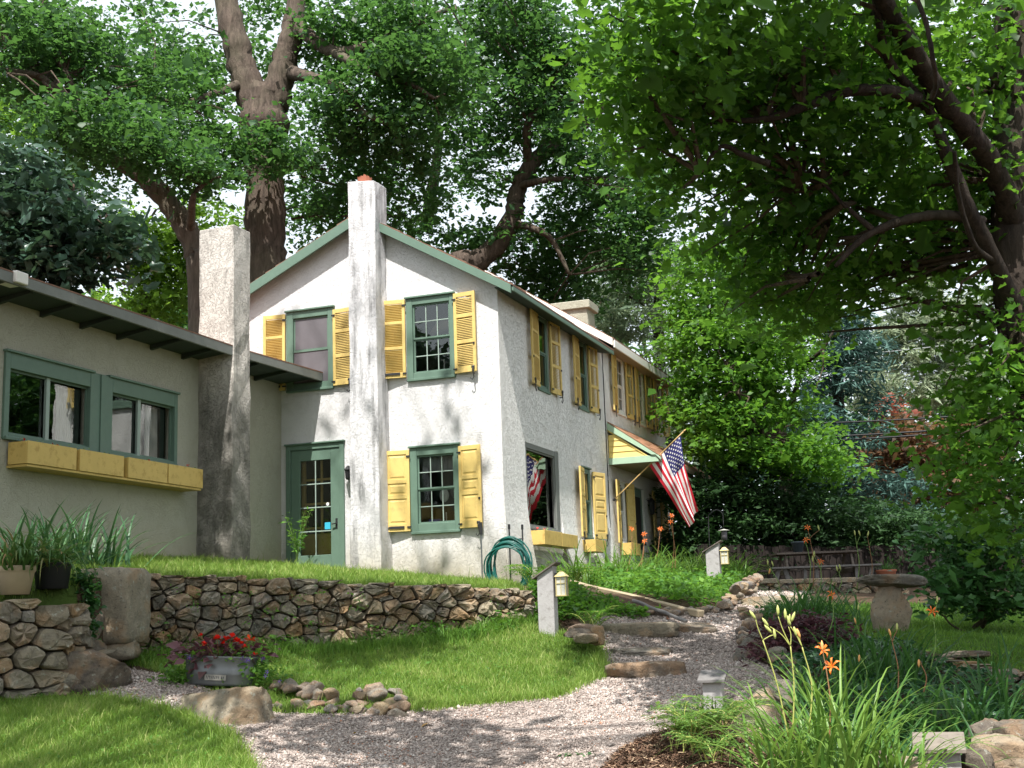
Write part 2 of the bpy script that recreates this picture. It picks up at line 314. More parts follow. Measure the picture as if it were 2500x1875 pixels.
class MB:
    def __init__(s): s.v = []; s.f = []; s.m = []; s.mats = []
    def mi(s, mat):
        if mat not in s.mats: s.mats.append(mat)
        return s.mats.index(mat)
    def add(s, vs, fs, mat, T=None):
        n = len(s.v)
        if T: vs = [T(*p) for p in vs]
        s.v += [tuple(float(c) for c in p) for p in vs]; i = s.mi(mat)
        for f in fs: s.f.append(tuple(n+j for j in f)); s.m.append(i)
    def box(s, x0, x1, y0, y1, z0, z1, mat, T=None):
        vs = [(x0,y0,z0),(x1,y0,z0),(x1,y1,z0),(x0,y1,z0),(x0,y0,z1),(x1,y0,z1),(x1,y1,z1),(x0,y1,z1)]
        s.add(vs, [(0,3,2,1),(4,5,6,7),(0,1,5,4),(1,2,6,5),(2,3,7,6),(3,0,4,7)], mat, T)
    def prism(s, prof, axis, t0, t1, mat, T=None):
        """prof: list of 2D points; extruded along axis between t0 and t1 (axis 0: prof=(y,z); 1: (x,z); 2: (x,y))"""
        def mk(p, t): return {0: (t, p[0], p[1]), 1: (p[0], t, p[1]), 2: (p[0], p[1], t)}[axis]
        n = len(prof); vs = [mk(p, t0) for p in prof] + [mk(p, t1) for p in prof]
        fs = [tuple(range(n))[::-1], tuple(range(n, 2*n))] + [(i, (i+1) % n, n+(i+1) % n, n+i) for i in range(n)]
        s.add(vs, fs, mat, T)
    def tube(s, pts, rad, mat, n=8, caps=True, T=None):
        pts = [np.array(p, float) for p in pts]; N = len(pts)
        if not hasattr(rad, '__len__'): rad = [rad]*N
        vs = []; up = np.array([0.13, .27, 1.0]); up /= np.linalg.norm(up)
        for i, p in enumerate(pts):
            t = pts[min(i+1, N-1)] - pts[max(i-1, 0)]; t = t/(np.linalg.norm(t)+1e-9)
            u = np.cross(t, up)
            if np.linalg.norm(u) < .15: u = np.cross(t, (1, 0, 0))
            u /= np.linalg.norm(u); w = np.cross(t, u)
            for k in range(n):
                a = 2*math.pi*k/n; vs.append(tuple(p + rad[i]*(math.cos(a)*u + math.sin(a)*w)))
        fs = [(i*n+k, i*n+(k+1) % n, (i+1)*n+(k+1) % n, (i+1)*n+k) for i in range(N-1) for k in range(n)]
        if caps: fs += [tuple(range(n))[::-1], tuple(range((N-1)*n, N*n))]
        s.add(vs, fs, mat, T)
    def lathe(s, prof, mat, n=16, c=(0, 0, 0), T=None, sx=1, sy=1):
        vs = [(c[0]+sx*r*math.cos(2*math.pi*k/n), c[1]+sy*r*math.sin(2*math.pi*k/n), c[2]+z) for r, z in prof for k in range(n)]
        fs = [(i*n+k, i*n+(k+1) % n, (i+1)*n+(k+1) % n, (i+1)*n+k) for i in range(len(prof)-1) for k in range(n)]
        s.add(vs, fs, mat, T)
    def mesh(s, name, smooth=False):
        me = bpy.data.meshes.new(name); me.from_pydata(s.v, [], s.f)
        for m in s.mats: me.materials.append(m)
        me.polygons.foreach_set('material_index', s.m)
        if smooth: me.polygons.foreach_set('use_smooth', [True]*len(s.f))
        me.update(); return me
    def build(s, name, parent=None, smooth=False, loc=None, rz=None, bevel=0):
        o = bpy.data.objects.new(name, s.mesh(name, smooth)); COL.objects.link(o)
        if parent: o.parent = parent
        if loc is not None: o.location = loc
        if rz is not None: o.rotation_euler = (0, 0, rz)
        if bevel:
            b = o.modifiers.new('bevel', 'BEVEL'); b.width = bevel; b.segments = 1; b.limit_method = 'ANGLE'
        return o
def tag(o, label=None, cat=None, group=None, kind=None):
    for k, v in (('label', label), ('category', cat), ('group', group), ('kind', kind)):
        if v: o[k] = v
    return o
def empty(name, loc, label=None, cat=None, group=None, rz=0.0):
    o = bpy.data.objects.new(name, None); o.empty_display_size = .2; COL.objects.link(o); o.location = loc; o.rotation_euler = (0, 0, rz)
    return tag(o, label, cat, group)
def link_mesh(name, me, parent, loc=(0, 0, 0), rz=0.0):
    o = bpy.data.objects.new(name, me); COL.objects.link(o); o.parent = parent; o.location = loc; o.rotation_euler = (0, 0, rz); return o

def catmull(pts, radii, sub=5):
    P = [np.array(p, float) for p in pts]; out = []; R = []
    P2 = [2*P[0]-P[1]] + P + [2*P[-1]-P[-2]]
    for i in range(len(P)-1):
        p0, p1, p2, p3 = P2[i:i+4]
        for k in range(sub):
            t = k/sub
            out.append(.5*((2*p1)+(-p0+p2)*t+(2*p0-5*p1+4*p2-p3)*t*t+(-p0+3*p1-3*p2+p3)*t**3)); R.append(radii[i]*(1-t)+radii[i+1]*t)
    out.append(P[-1]); R.append(radii[-1]); return out, R

# ------------------------------------------------------------------ terrain
def tps(points):
    P = np.array(points); xy = P[:, :2]; n = len(P)
    def U(r2): return np.where(r2 > 1e-12, .5*r2*np.log(r2+1e-12), 0)
    D = ((xy[:, None]-xy[None])**2).sum(-1); K = U(D) + np.eye(n)*.25
    A = np.zeros((n+3, n+3)); A[:n, :n] = K; A[:n, n] = 1; A[:n, n+1:] = xy; A[n, :n] = 1; A[n+1:, :n] = xy.T
    s = np.linalg.solve(A, np.concatenate([P[:, 2], np.zeros(3)]))
    def f(x, y):
        x = np.asarray(x, float); y = np.asarray(y, float)
        r2 = (x[..., None]-xy[:, 0])**2 + (y[..., None]-xy[:, 1])**2
        return (U(r2)*s[:n]).sum(-1) + s[n] + s[n+1]*x + s[n+2]*y
    return f
low_pts = [at(*p) for p in [(0,1875,9.5),(600,1875,10.5),(1250,1875,11),(1700,1875,10),(2280,2075,8.3),(2500,1990,8.8),
    (100,1700,12.5),(540,1665,13.2),(700,1738,12.6),(1000,1735,12.6),(1480,1650,14.0),(350,1612,14.2),(700,1592,14.9),(1000,1575,15.4),
    (1290,1505,16.4),(1350,1545,15.8),(1580,1650,14.3),(1550,1595,15.5),(1600,1530,17.4),(1700,1500,19.0),(1880,1470,22),(2000,1455,24),
    (2200,1450,24.5),(2030,1420,26),(2180,1540,15.0),(1950,1620,13),(2100,1720,11.5),(1820,1780,11),(2400,1700,12),(2400,1560,16),(2450,1480,22),
    (1237,1425,21.6),(1800,1440,28),(2500,1440,28)]]
low_pts += [np.array(p) for p in [(0,0,0),(-5,3,.2),(5,3,-.1),(0,5,.02),(-9,10,.9),(9,8,.0)]] + [W(0,6.3,.1), W(0,11.7,.2), np.array([0,60,2.6]), np.array([30,50,2.2]), np.array([-30,50,2.6]), np.array([30,15,.9]), np.array([-30,15,1.4])]
up_pts = [W(0,0,0), W(-1.2,0,.12), W(-3.5,0,.36), W(-4.24,-1,.5), W(-4.24,-2.6,.5), W(-4.24,-5,.46), W(-4.24,-7,.42), W(-4.24,-9,.4), W(0,6.3,.1), W(0,11.7,.2), W(-4,6,.4)]
up_pts += [at(*p) for p in [(330,1407,14.7),(600,1416,15.1),(900,1432,15.7),(1200,1442,16.2),(1285,1453,16.4),(190,1400,13.6),(30,1458,12.6)]]
up_pts += [np.array(p) for p in [(0,60,2.6),(30,50,2.2),(-30,50,2.6),(-30,12,2.3)]]
f_low, f_up = tps(low_pts), tps(up_pts)
WALL_PX = [(-420,1452,11.3),(-100,1458,12.1),(192,1478,12.9),(200,1402,13.9),(332,1402,14.4),(600,1412,14.95),(900,1427,15.55),(1200,1438,16.05),(1285,1448,16.2)]
WL = np.array([at(*p) for p in WALL_PX]); WXEND = WL[-1][0]
def sstep(t): t = np.clip(t, 0, 1); return t*t*(3-2*t)
def ground(x, y):
    x = np.asarray(x, float); y = np.asarray(y, float)
    xc = np.clip(x, -32, 32); yc = np.clip(y, -6, 62)
    zl, zu = f_low(xc, yc), f_up(xc, np.clip(yc, 11, 62))
    yl = np.interp(x, WL[:, 0], WL[:, 1])
    wid = .22 + np.clip(x-WXEND, 0, 3)*1.5
    w = sstep((y-yl-.04)/wid)
    z = zl + (zu-zl)*w
    far = sstep((np.hypot(x, y-20)-34)/20)
    near = sstep((4-y)/6)
    return (z*(1-near))*(1-far) + 2.4*far*(1-near) + 0.0*near
def g3(x, y, dz=0.0): return np.array([x, y, float(ground(x, y))+dz])
def hit(px, py, lo=5.0, hi=60.0):
    r = ray(px, py); d = np.linspace(lo, hi, 1400); P = r[None]*d[:, None]+np.array([0, 0, EYE])
    below = P[:, 2] < ground(P[:, 0], P[:, 1])
    k = int(np.argmax(below)) if below.any() else len(d)-1
    return P[k]
def inpoly(x, y, poly):
    x = np.asarray(x); y = np.asarray(y); c = np.zeros(x.shape, bool); n = len(poly)
    for i in range(n):
        x1, y1 = poly[i]; x2, y2 = poly[(i+1) % n]
        if y1 == y2: continue
        c ^= ((y1 > y) != (y2 > y)) & (x < (x2-x1)*(y-y1)/(y2-y1)+x1)
    return c
def poly_px(pts, lo=5.0): return [tuple(hit(a, b, lo)[:2]) for a, b in pts]
R_GRAVEL = poly_px([(225,1672),(300,1632),(440,1655),(520,1690),(670,1742),(1010,1737),(1150,1722),(1360,1702),(1478,1650),(1462,1600),(1445,1545),(1450,1498),(1640,1493),(1780,1478)]) \
    + [tuple(at(*p)[:2]) for p in [(1845,1440,24.5),(1990,1440,24.5)]] + poly_px([(1905,1470),(1850,1510),(1835,1560),(1850,1620),(1935,1690),(1900,1720),(1780,1735),(1690,1770),(1570,1800),(1500,1840),(1450,1900),(1500,2100),(560,2100),(600,1880),(555,1800),(430,1748),(225,1705)])
R_LAWN_FRONT = poly_px([(225,1705),(430,1748),(555,1800),(600,1880),(560,2100),(-500,2100),(-300,1760),(0,1700)])
R_LAWN_MID = poly_px([(300,1618),(440,1655),(520,1690),(670,1742),(1010,1737),(1150,1722),(1360,1702),(1478,1650),(1462,1600),(1445,1545),(1380,1545),(1330,1540),(1288,1512)]) + [(p[0], p[1]-.02) for p in WL[::-1][:5]]
R_LAWN_RIGHT = poly_px([(2000,1480),(2260,1475),(2520,1480),(2620,1640),(2450,1640),(2250,1590),(2080,1560),(2020,1520)])
def wloc(a, b): p = W(a, b, 0); return (p[0], p[1])
R_LAWN_UP = [(p[0], p[1]+.06) for p in WL[1:]] + [wloc(.3, -.6), wloc(.3, .0), wloc(-4.24, .0), wloc(-4.24, -9.5)]
regions = [('gravel_path', R_GRAVEL, 'gravel'), ('front_lawn', R_LAWN_FRONT, 'lawnsoil'), ('middle_lawn', R_LAWN_MID, 'lawnsoil'),
           ('birdbath_lawn', R_LAWN_RIGHT, 'lawnsoil'), ('terrace_lawn', R_LAWN_UP, 'lawnsoil')]
gx = np.concatenate([np.arange(-12, -7, .25), np.arange(-7, 9, .07), np.linspace(9, 13, 17)]); gy = np.concatenate([np.linspace(5, 8.5, 15), np.arange(8.57, 24, .07), np.linspace(24, 31, 36)])
X, Y = np.meshgrid(gx, gy); Z = ground(X, Y) + rng.normal(0, .004, X.shape)
VV = np.stack([X, Y, Z], -1).reshape(-1, 3); nx = len(gx)
ii, jj = np.meshgrid(np.arange(len(gx)-1), np.arange(len(gy)-1)); i0 = (jj*nx+ii).ravel()
Q = np.stack([i0, i0+1, i0+nx+1, i0+nx], 1); cen = VV[Q].mean(1)
owner = np.zeros(len(Q), int)
for k, (nm, poly, m) in enumerate(regions): owner[(owner == 0) & inpoly(cen[:, 0], cen[:, 1], poly)] = k+1
for k in range(len(regions)+1):
    q = Q[owner == k]; u, inv = np.unique(q, return_inverse=True)
    nm, m = ('garden_ground', 'soil') if k == 0 else (regions[k-1][0], regions[k-1][2])
    o = fast_obj(nm, VV[u], inv.reshape(q.shape), MT[m], smooth=True); tag(o, kind='structure')
# land beyond the garden, butting against it
def strip(name, xs, ys):
    X, Y = np.meshgrid(xs, ys); Z = ground(X, Y); V = np.stack([X, Y, Z], -1).reshape(-1, 3); n = len(xs)
    a, b = np.meshgrid(np.arange(len(xs)-1), np.arange(len(ys)-1)); i = (b*n+a).ravel()
    return V, np.stack([i, i+1, i+n+1, i+n], 1)
parts_ = [strip('', np.linspace(-12, 13, 26), np.linspace(31, 60, 15)), strip('', np.linspace(-12, 13, 26), np.linspace(-40, 5, 31)),
          strip('', np.linspace(-60, -12, 25), np.linspace(-40, 60, 81)), strip('', np.linspace(13, 60, 24), np.linspace(-40, 60, 81)),
          strip('', np.linspace(-900, 900, 20), np.linspace(60, 900, 10)), strip('', np.linspace(-900, -60, 8), np.linspace(-40, 60, 5)), strip('', np.linspace(60, 900, 8), np.linspace(-40, 60, 5)), strip('', np.linspace(-900, 900, 20), np.linspace(-600, -40, 8))]
vs, fs, n0 = [], [], 0
for v, f in parts_: vs.append(v); fs.append(f+n0); n0 += len(v)
tag(fast_obj('surrounding_land', np.concatenate(vs), np.concatenate(fs), MT['soil'], smooth=True), kind='structure')

# ------------------------------------------------------------------ the house (local axes: x along the gable, y away from the viewer, z up)
HOUSE = empty('house', tuple(O), 'old white stucco house with green trim, yellow shutters and two chimneys behind the stone wall', 'house', rz=YAW)
AW = -4.24
RIDGE = -2.55
def roof_z(a): return 6.69-.585*(a-RIDGE) if a > RIDGE else 6.69+.475*(a-RIDGE)
def wall_grid(mb, us, zs, holes, P, mat, top=None):
    """cells between the breaks us x zs, left open where a hole covers them; top(u): sloping upper edge above the last z"""
    for i in range(len(us)-1):
        for j in range(len(zs)-1):
            uc, zc = (us[i]+us[i+1])/2, (zs[j]+zs[j+1])/2
            if any(h[0] < uc < h[1] and h[2] < zc < h[3] for h in holes): continue
            mb.add([P(us[i], 0, zs[j]), P(us[i+1], 0, zs[j]), P(us[i+1], 0, zs[j+1]), P(us[i], 0, zs[j+1])], [(0,1,2,3)], mat)
        if top: mb.add([P(us[i], 0, zs[-1]), P(us[i+1], 0, zs[-1]), P(us[i+1], 0, top(us[i+1])), P(us[i], 0, top(us[i]))], [(0,1,2,3)], mat)
    for h in holes:
        u0, u1, z0, z1 = h; d = -.16
        for q in ([(u0,0,z0),(u0,d,z0),(u0,d,z1),(u0,0,z1)], [(u1,0,z0),(u1,d,z0),(u1,d,z1),(u1,0,z1)], [(u0,0,z0),(u1,0,z0),(u1,d,z0),(u0,d,z0)], [(u0,0,z1),(u1,0,z1),(u1,d,z1),(u0,d,z1)]):
            mb.add([P(*p) for p in q], [(0,1,2,3)], mat)
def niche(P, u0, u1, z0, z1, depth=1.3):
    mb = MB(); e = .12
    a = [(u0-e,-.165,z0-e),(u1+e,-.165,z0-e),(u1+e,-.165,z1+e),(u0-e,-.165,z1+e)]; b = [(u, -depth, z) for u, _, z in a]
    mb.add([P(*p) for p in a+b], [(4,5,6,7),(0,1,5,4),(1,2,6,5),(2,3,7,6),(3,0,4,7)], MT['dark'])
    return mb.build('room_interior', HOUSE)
Pg = lambda u, n, z: (u, -n, z)
Ps = lambda u, n, z: (n, u, z)
Pw = lambda u, n, z: (AW+n, u, z)
def brk(lo, hi, vals, step=1.2):
    s = sorted(set([lo, hi]+[v for v in vals if lo < v < hi])); out = [s[0]]
    for v in s[1:]:
        k = max(1, int(round((v-out[-1])/step)))
        a = out[-1]
        out += [a+(v-a)*(i+1)/k for i in range(k)]
    return out
# gable wall
gh = [(-4.13,-2.98,-.2,2.61), (-4.06,-3.18,3.64,5.0), (-1.67,-.85,3.62,4.98), (-1.66,-.83,.97,2.33)]
mb = MB(); us = brk(-5.2, 0, [v for h in gh for v in h[:2]]+[RIDGE]); zs = brk(-.6, 5.0, [v for h in gh for v in h[2:]])
wall_grid(mb, us, zs, gh, Pg, MT['stucco'], lambda a: roof_z(a)-.04)
mb.build('wall', HOUSE)
# far walls of the front and rear blocks, hidden from here but real
mb = MB(); mb.add([(-5.2,0,-.6),(-5.2,11.7,-.6),(-5.2,11.7,5.3),(-5.2,0,5.3)], [(0,1,2,3)], MT['stucco']); mb.add([(-5.2,11.7,-.6),(.02,11.7,-.6),(.02,11.7,5.2),(RIDGE,11.7,7.0),(-5.2,11.7,5.2)], [(0,1,2,3,4)], MT['stucco']); mb.build('wall', HOUSE)
# side wall
sh = [(1.14,3.0,.96,2.50), (4.46,5.02,.96,2.38), (1.95,2.62,3.58,5.0), (4.46,5.12,3.58,5.0)]
mb = MB(); us = brk(0, 6.3, [v for h in sh for v in h[:2]]); zs = brk(-.6, 5.08, [v for h in sh for v in h[2:]])
wall_grid(mb, us, zs, sh, Ps, MT['stucco_side']); mb.build('wall', HOUSE)
# the battered foot of the side wall between the windows
def flare(b0, b1, f0, f1, ztop=1.35):
    mb = MB(); nb, nz = 8, 9
    def pt(i, j):
        t = i/nb; b = b0+(b1-b0)*t; z = -.6+(ztop+.6)*j/nz; k = 1-(z+.1)/(ztop+.1) if z > -.1 else 1
        return (.003+(f0+(f1-f0)*t)*max(0, min(1, k))**1.5, b, z)
    vs = [pt(i, j) for i in range(nb+1) for j in range(nz+1)]
    fs = [(i*(nz+1)+j, (i+1)*(nz+1)+j, (i+1)*(nz+1)+j+1, i*(nz+1)+j+1) for i in range(nb) for j in range(nz)]
    mb.add(vs, fs, MT['stucco_side'])
    for b, i in ((b0, 0), (b1, nb)):
        e = [pt(i, j) for j in range(nz+1)]; mb.add(e + [(0.0, b, ztop), (0.0, b, -.6)], [tuple(range(nz+3))], MT['stucco_side'])
    return mb.build('wall_buttress', HOUSE)
flare(.02, 1.12, .04, .22, 1.6); flare(3.06, 4.38, .2, .16); flare(5.08, 6.28, .12, .26, 1.5)
# rear block side wall
rh = [(7.2,7.92,3.85,5.2), (9.08,9.68,3.85,5.2), (10.84,11.42,3.85,5.2), (6.98,7.5,.95,2.3), (8.25,9.2,.0,2.3), (10.1,10.6,.95,2.3)]
mb = MB(); us = brk(6.3, 11.7, [v for h in rh for v in h[:2]]); zs = brk(-.6, 5.25, [v for h in rh for v in h[2:]])
P2 = lambda u, n, z: (.02+n, u, z)
wall_grid(mb, us, zs, rh, P2, MT['stucco_side']); mb.build('wall', HOUSE)
# wing wall
wh = [(-6.97,-5.28,1.98,2.95), (-4.87,-3.27,1.98,2.95)]
mb = MB(); us = brk(-10.5, 0, [v for h in wh for v in h[:2]]); zs = brk(-.4, 3.78, [v for h in wh for v in h[2:]])
wall_grid(mb, us, zs, wh, Pw, MT['stucco_wing'])
mb.add([(AW,-10.5,-.4),(AW-4.4,-10.5,-.4),(AW-4.4,-10.5,4.5),(AW,-10.5,3.7)], [(0,1,2,3)], MT['stucco_wing']); mb.build('wing_wall', HOUSE)

# ---- roofs
def slab(name, a0, z0, a1, z1, b0, b1, th, mat, under, ncourse=14):
    """sloping roof slab built from overlapping courses"""
    mb = MB(); n = ncourse
    for i in range(n):
        t0, t1 = i/n, (i+1)/n; A0, A1 = a0+(a1-a0)*t0, a0+(a1-a0)*t1; Z0, Z1 = z0+(z1-z0)*t0, z0+(z1-z0)*t1
        m = 9; bs = np.linspace(b0, b1, m+1)
        for k in range(m):
            j = random.uniform(-.006, .006)
            mb.prism([(A0, Z0+.002), (A1, Z1+.002), (A1, Z1+.028+j), (A0, Z0+.012+j)], 1, bs[k], bs[k+1]-.004, mat)
    mb.build(name, HOUSE)
    mb = MB(); mb.prism([(a0, z0), (a1, z1), (a1, z1-th), (a0, z0-th)], 1, b0+.03, b1-.03, under); return mb.build('roof_deck', HOUSE)
slab('roof', RIDGE, 6.69, .36, roof_z(.36), -.21, 6.02, .07, MT['shingle'], MT['soffit_dk'])
slab('roof', RIDGE, 6.69, -5.5, roof_z(-5.5), -.21, 6.02, .07, MT['shingle'], MT['soffit_dk'])
def board(name, prof, axis, t0, t1, mat, bevel=.004):
    mb = MB(); mb.prism(prof, axis, t0, t1, mat); return mb.build(name, HOUSE, bevel=bevel)
board('rake_board', [(-2.12, roof_z(-2.12)-.005), (.33, roof_z(.33)-.005), (.33, roof_z(.33)-.155), (-2.12, roof_z(-2.12)-.165)], 1, -.235, -.195, MT['green'])
board('rake_board', [(-2.6, roof_z(-2.6)-.005), (-5.45, roof_z(-5.45)-.005), (-5.45, roof_z(-5.45)-.2), (-2.6, roof_z(-2.6)-.2)], 1, -.235, -.195, MT['green'])
board('fascia', [(.335, roof_z(.34)-.02), (.365, roof_z(.36)-.02), (.365, 4.90), (.335, 4.90)], 1, -.19, 5.98, MT['green'])
board('soffit', [(.02, 4.985), (.33, 4.92), (.33, 4.94), (.02, 5.005)], 1, -.18, 5.98, MT['soffit_dk'])
RZ = lambda a: 5.30-.65*(a-.3)
slab('roof', RIDGE, RZ(RIDGE), .36, RZ(.36), 6.05, 12.0, .07, MT['shingle'], MT['soffit'])
slab('roof', RIDGE, RZ(RIDGE), -5.5, RZ(RIDGE)-.6*2.95, 6.05, 12.0, .07, MT['shingle'], MT['soffit'])
board('rake_board', [(RIDGE, RZ(RIDGE)), (.33, RZ(.33)), (.33, RZ(.33)-.16), (RIDGE, RZ(RIDGE)-.2)], 1, 6.02, 6.06, MT['white'])
board('fascia', [(.335, RZ(.34)-.01), (.37, RZ(.37)-.01), (.37, RZ(.37)-.17), (.335, RZ(.37)-.17)], 1, 6.07, 11.98, MT['white'])
board('soffit', [(.04, 5.12), (.335, 5.10), (.335, 5.12), (.04, 5.14)], 1, 6.32, 11.9, MT['soffit'])
mb = MB(); mb.add([(.02,6.06,5.0),(-5.2,6.06,5.0),(RIDGE,6.06,7.1),(.02,6.06,5.35)], [(0,1,2,3)], MT['stucco']); mb.build('wall', HOUSE)
# wing roof (eave towards the terrace, cut by the wing chimney)
def wing_roof(b0, b1, o0, o1, zt=3.90):
    mb = MB(); n = 10
    for i in range(n):
        t0, t1 = i/n, (i+1)/n
        def q(o, t): return AW+o-(o+4.2)*t, zt+.30*(o+4.2)*t - .12*(o-.62)
        p = [q(o0, t0), q(o0, t1), q(o1, t1), q(o1, t0)]
        vs = [(p[0][0], b0, p[0][1]+.02), (p[1][0], b0, p[1][1]+.008), (p[2][0], b1, p[2][1]+.008), (p[3][0], b1, p[3][1]+.02)]
        mb.add(vs + [(x, y, z-.02) for x, y, z in vs], [(0,1,2,3),(4,5,6,7),(0,3,7,4),(0,1,5,4),(2,3,7,6)], MT['shingle'])
    mb.build('wing_roof', HOUSE)
    mb = MB(); z0 = zt
    for (A, B, m) in (((AW+o0-.03, b0), (AW+o1-.03, b1), MT['fascia_w']),):
        vs = [(A[0],A[1],z0-.13-.12*(o0-.62)),(B[0],B[1],z0-.15-.12*(o1-.62)),(B[0],B[1],z0-.12*(o1-.62)),(A[0],A[1],z0-.12*(o0-.62))]
        vs += [(x+.028, y, z) for x, y, z in vs]
        mb.add(vs, [(0,1,2,3),(4,5,6,7),(0,1,5,4),(1,2,6,5),(2,3,7,6),(3,0,4,7)], m)
    mb.build('wing_fascia', HOUSE, bevel=.004)
    mb = MB(); mb.add([(AW+.0,b0,3.74),(AW+.0,b1,3.74),(AW+o1-.04,b1,3.80),(AW+o0-.04,b0,3.80)], [(0,1,2,3)], MT['soffit_dk']); mb.build('wing_soffit', HOUSE)
    b = b0+.35
    while b < b1-.1:
        o_ = o0+(o1-o0)*(b-b0)/(b1-b0)-.1
        mb = MB(); mb.prism([(AW+.002, 3.735), (AW+o_, 3.79), (AW+o_, 3.745), (AW+.002, 3.665)], 1, b-.03, b+.03, MT['soffit_dk']); mb.build('rafter_tail', HOUSE); b += .82
wing_roof(-10.8, -2.605, .64, .64); wing_roof(-2.08, -.01, .64, .86)
mb = MB(); mb.box(AW+.4, AW+.69, -7.62, -7.40, 3.78, 3.93, MT['white']); mb.build('gutter_end', HOUSE, bevel=.01)
# ---- chimneys
def rough_box(name, a0, a1, b0, b1, z0, z1, mat, seed, taper=0.0, amp=.012, slope=.0):
    r = random.Random(seed); mb = MB(); n = max(3, int((z1-z0)/.35)); ring = []
    for j in range(n+1):
        t = j/n; z = z0+(z1-z0)*t; g = taper*(1-t)**2
        pts = [(a0-g, b0-g), ((a0+a1)/2, b0-g), (a1+g, b0-g), (a1+g, (b0+b1)/2), (a1+g, b1), ((a0+a1)/2, b1), (a0-g, b1), (a0-g, (b0+b1)/2)]
        ring.append([(x+r.uniform(-amp, amp), y+r.uniform(-amp, amp), z+(slope*(x-a0) if j == n else 0)) for x, y in pts])
    vs = [p for q in ring for p in q]; fs = [(j*8+k, j*8+(k+1) % 8, (j+1)*8+(k+1) % 8, (j+1)*8+k) for j in range(n) for k in range(8)] + [tuple(range(n*8, n*8+8))]
    mb.add(vs, fs, mat); return mb.build(name, HOUSE, bevel=.012)
ch = rough_box('chimney', -2.63, -2.1, -.43, .06, -.4, 7.21, MT['stucco_chim'], 3, .03, .010, -.1)
mb = MB(); mb.lathe([(.10, 7.10), (.125, 7.2), (.13, 7.30)], MT['terracotta'], 14, (-2.4, -.2, 0)); mb.lathe([(.105, 7.28), (.09, 7.1)], MT['terracotta'], 14, (-2.4, -.2, 0))
for k in range(14):
    if k % 4 == 1: continue
    a = 2*math.pi*k/14; h = random.uniform(.02, .09)
    mb.add([(-2.4+.13*math.cos(a+t), -.2+.13*math.sin(a+t), 7.3+q) for t, q in ((0,0),(.45,0),(.45,h*.6),(.1,h))], [(0,1,2,3)], MT['terracotta'])
mb.build('chimney_pot', ch)
rough_box('wing_chimney', -4.26, -3.6, -2.6, -2.08, -.4, 5.93, MT['stucco_wchim'], 9, .02, .016, .03)
rc = rough_box('chimney', -1.62, -.72, 7.75, 8.35, 5.5, 6.46, MT['stucco_wing'], 13)
mb = MB(); mb.box(-1.7, -.64, 7.68, 8.42, 6.44, 6.63, MT['stucco_wing']); mb.build('chimney_cap', rc, bevel=.015)

# ---- windows
def window(P, u0, u1, z0, z1, g, rail=None, cols=3, rows=2, frame='green', mun=None, glass='glass', head=True, thick=.05, depth=.05, fw=None):
    """casing u0..u1,z0..z1; glass rect g; muntins and panes"""
    T = P; mb = MB(); m = MT[frame]; gu0, gu1, gz0, gz1 = g
    n0, n1 = -.06, thick-.02
    mb.box(u0, gu0, n0, n1, z0, z1, m, T); mb.box(gu1, u1, n0, n1, z0, z1, m, T)
    mb.box(gu0, gu1, n0, n1-.004, gz1, z1, m, T); mb.box(gu0, gu1, n0, n1-.004, z0, gz0, m, T)
    if head: mb.box(u0-.02, u1+.02, n0, n1+.035, z1-.012, z1+.02, m, T)
    mb.box(u0+.01, u1-.01, n0, n1+.03, z0-.015, z0+.03, m, T)
    w = mb.build('window', HOUSE, bevel=.005)
    sm = MB(); f = .03; s0 = -.055
    sashes = [(gz0, gz1)] if rail is None else [(gz0, rail), (rail, gz1)]
    for si, (a, b) in enumerate(sashes):
        off = s0+(.0 if si == 0 else .018)
        sm.box(gu0+.001, gu0+f, off, off+.03, a, b, m, T); sm.box(gu1-f, gu1-.001, off, off+.03, a, b, m, T)
        sm.box(gu0+f, gu1-f, off, off+.029, a, a+f, m, T); sm.box(gu0+f, gu1-f, off, off+.029, b-f*.9, b, m, T)
    sm.build('sash', w)
    mun = mun or m; bars = MB(); pane_me = {}
    for si, (a, b) in enumerate(sashes):
        cw = (gu1-gu0-2*f)/cols; rh_ = (b-a-2*f)/rows; off = s0+(.0 if si == 0 else .018)
        for c in range(1, cols): u = gu0+f+cw*c; bars.box(u-.008, u+.008, off+.006, off+.024, a+f, b-f, mun, T)
        for r in range(1, rows): z = a+f+rh_*r; bars.box(gu0+f, gu1-f, off+.007, off+.023, z-.008, z+.008, mun, T)
        for c in range(cols):
            for r in range(rows):
                pm = MB(); uu = gu0+f+cw*c; zz = a+f+rh_*r; t = random.uniform(-.0012, .0012)
                k_ = .055 if cw > 1.2 else 0
                pm.add([(uu,off+.014+t,zz),(uu+cw,off+.014-t-k_,zz),(uu+cw,off+.015-k_,zz+rh_),(uu,off+.015,zz+rh_)], [(0,1,2,3)], MT[glass], T)
                pm.build('pane', w)
    if bars.v: bars.build('muntins', w)
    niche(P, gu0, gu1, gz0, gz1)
    return w
def inside(parent, name, P, pts_fn=None, **k): pass
def curtain(w, P, u0, u1, z0, z1, n=-.25, mat='curtain', folds=5):
    mb = MB(); N = 24; vs = []
    for i in range(N+1):
        u = u0+(u1-u0)*i/N; y = n+.025*math.sin(i/N*folds*2*math.pi)
        vs += [P(u, y, z0), P(u+.01*math.sin(i), y*1.02, z1)]
    mb.add(vs, [(2*i, 2*i+2, 2*i+3, 2*i+1) for i in range(N)], MT[mat]); return mb.build('curtain', w, smooth=True)
w = window(Pg, -4.12, -3.15, 3.58, 5.07, (-3.98,-3.27,3.72,4.93), rail=4.32, cols=1, rows=1)
mb = MB(); mb.box(-3.98,-3.27,-.006,.004,4.30,4.335,MT['green'],Pg); mb.build('screen_rail', w)
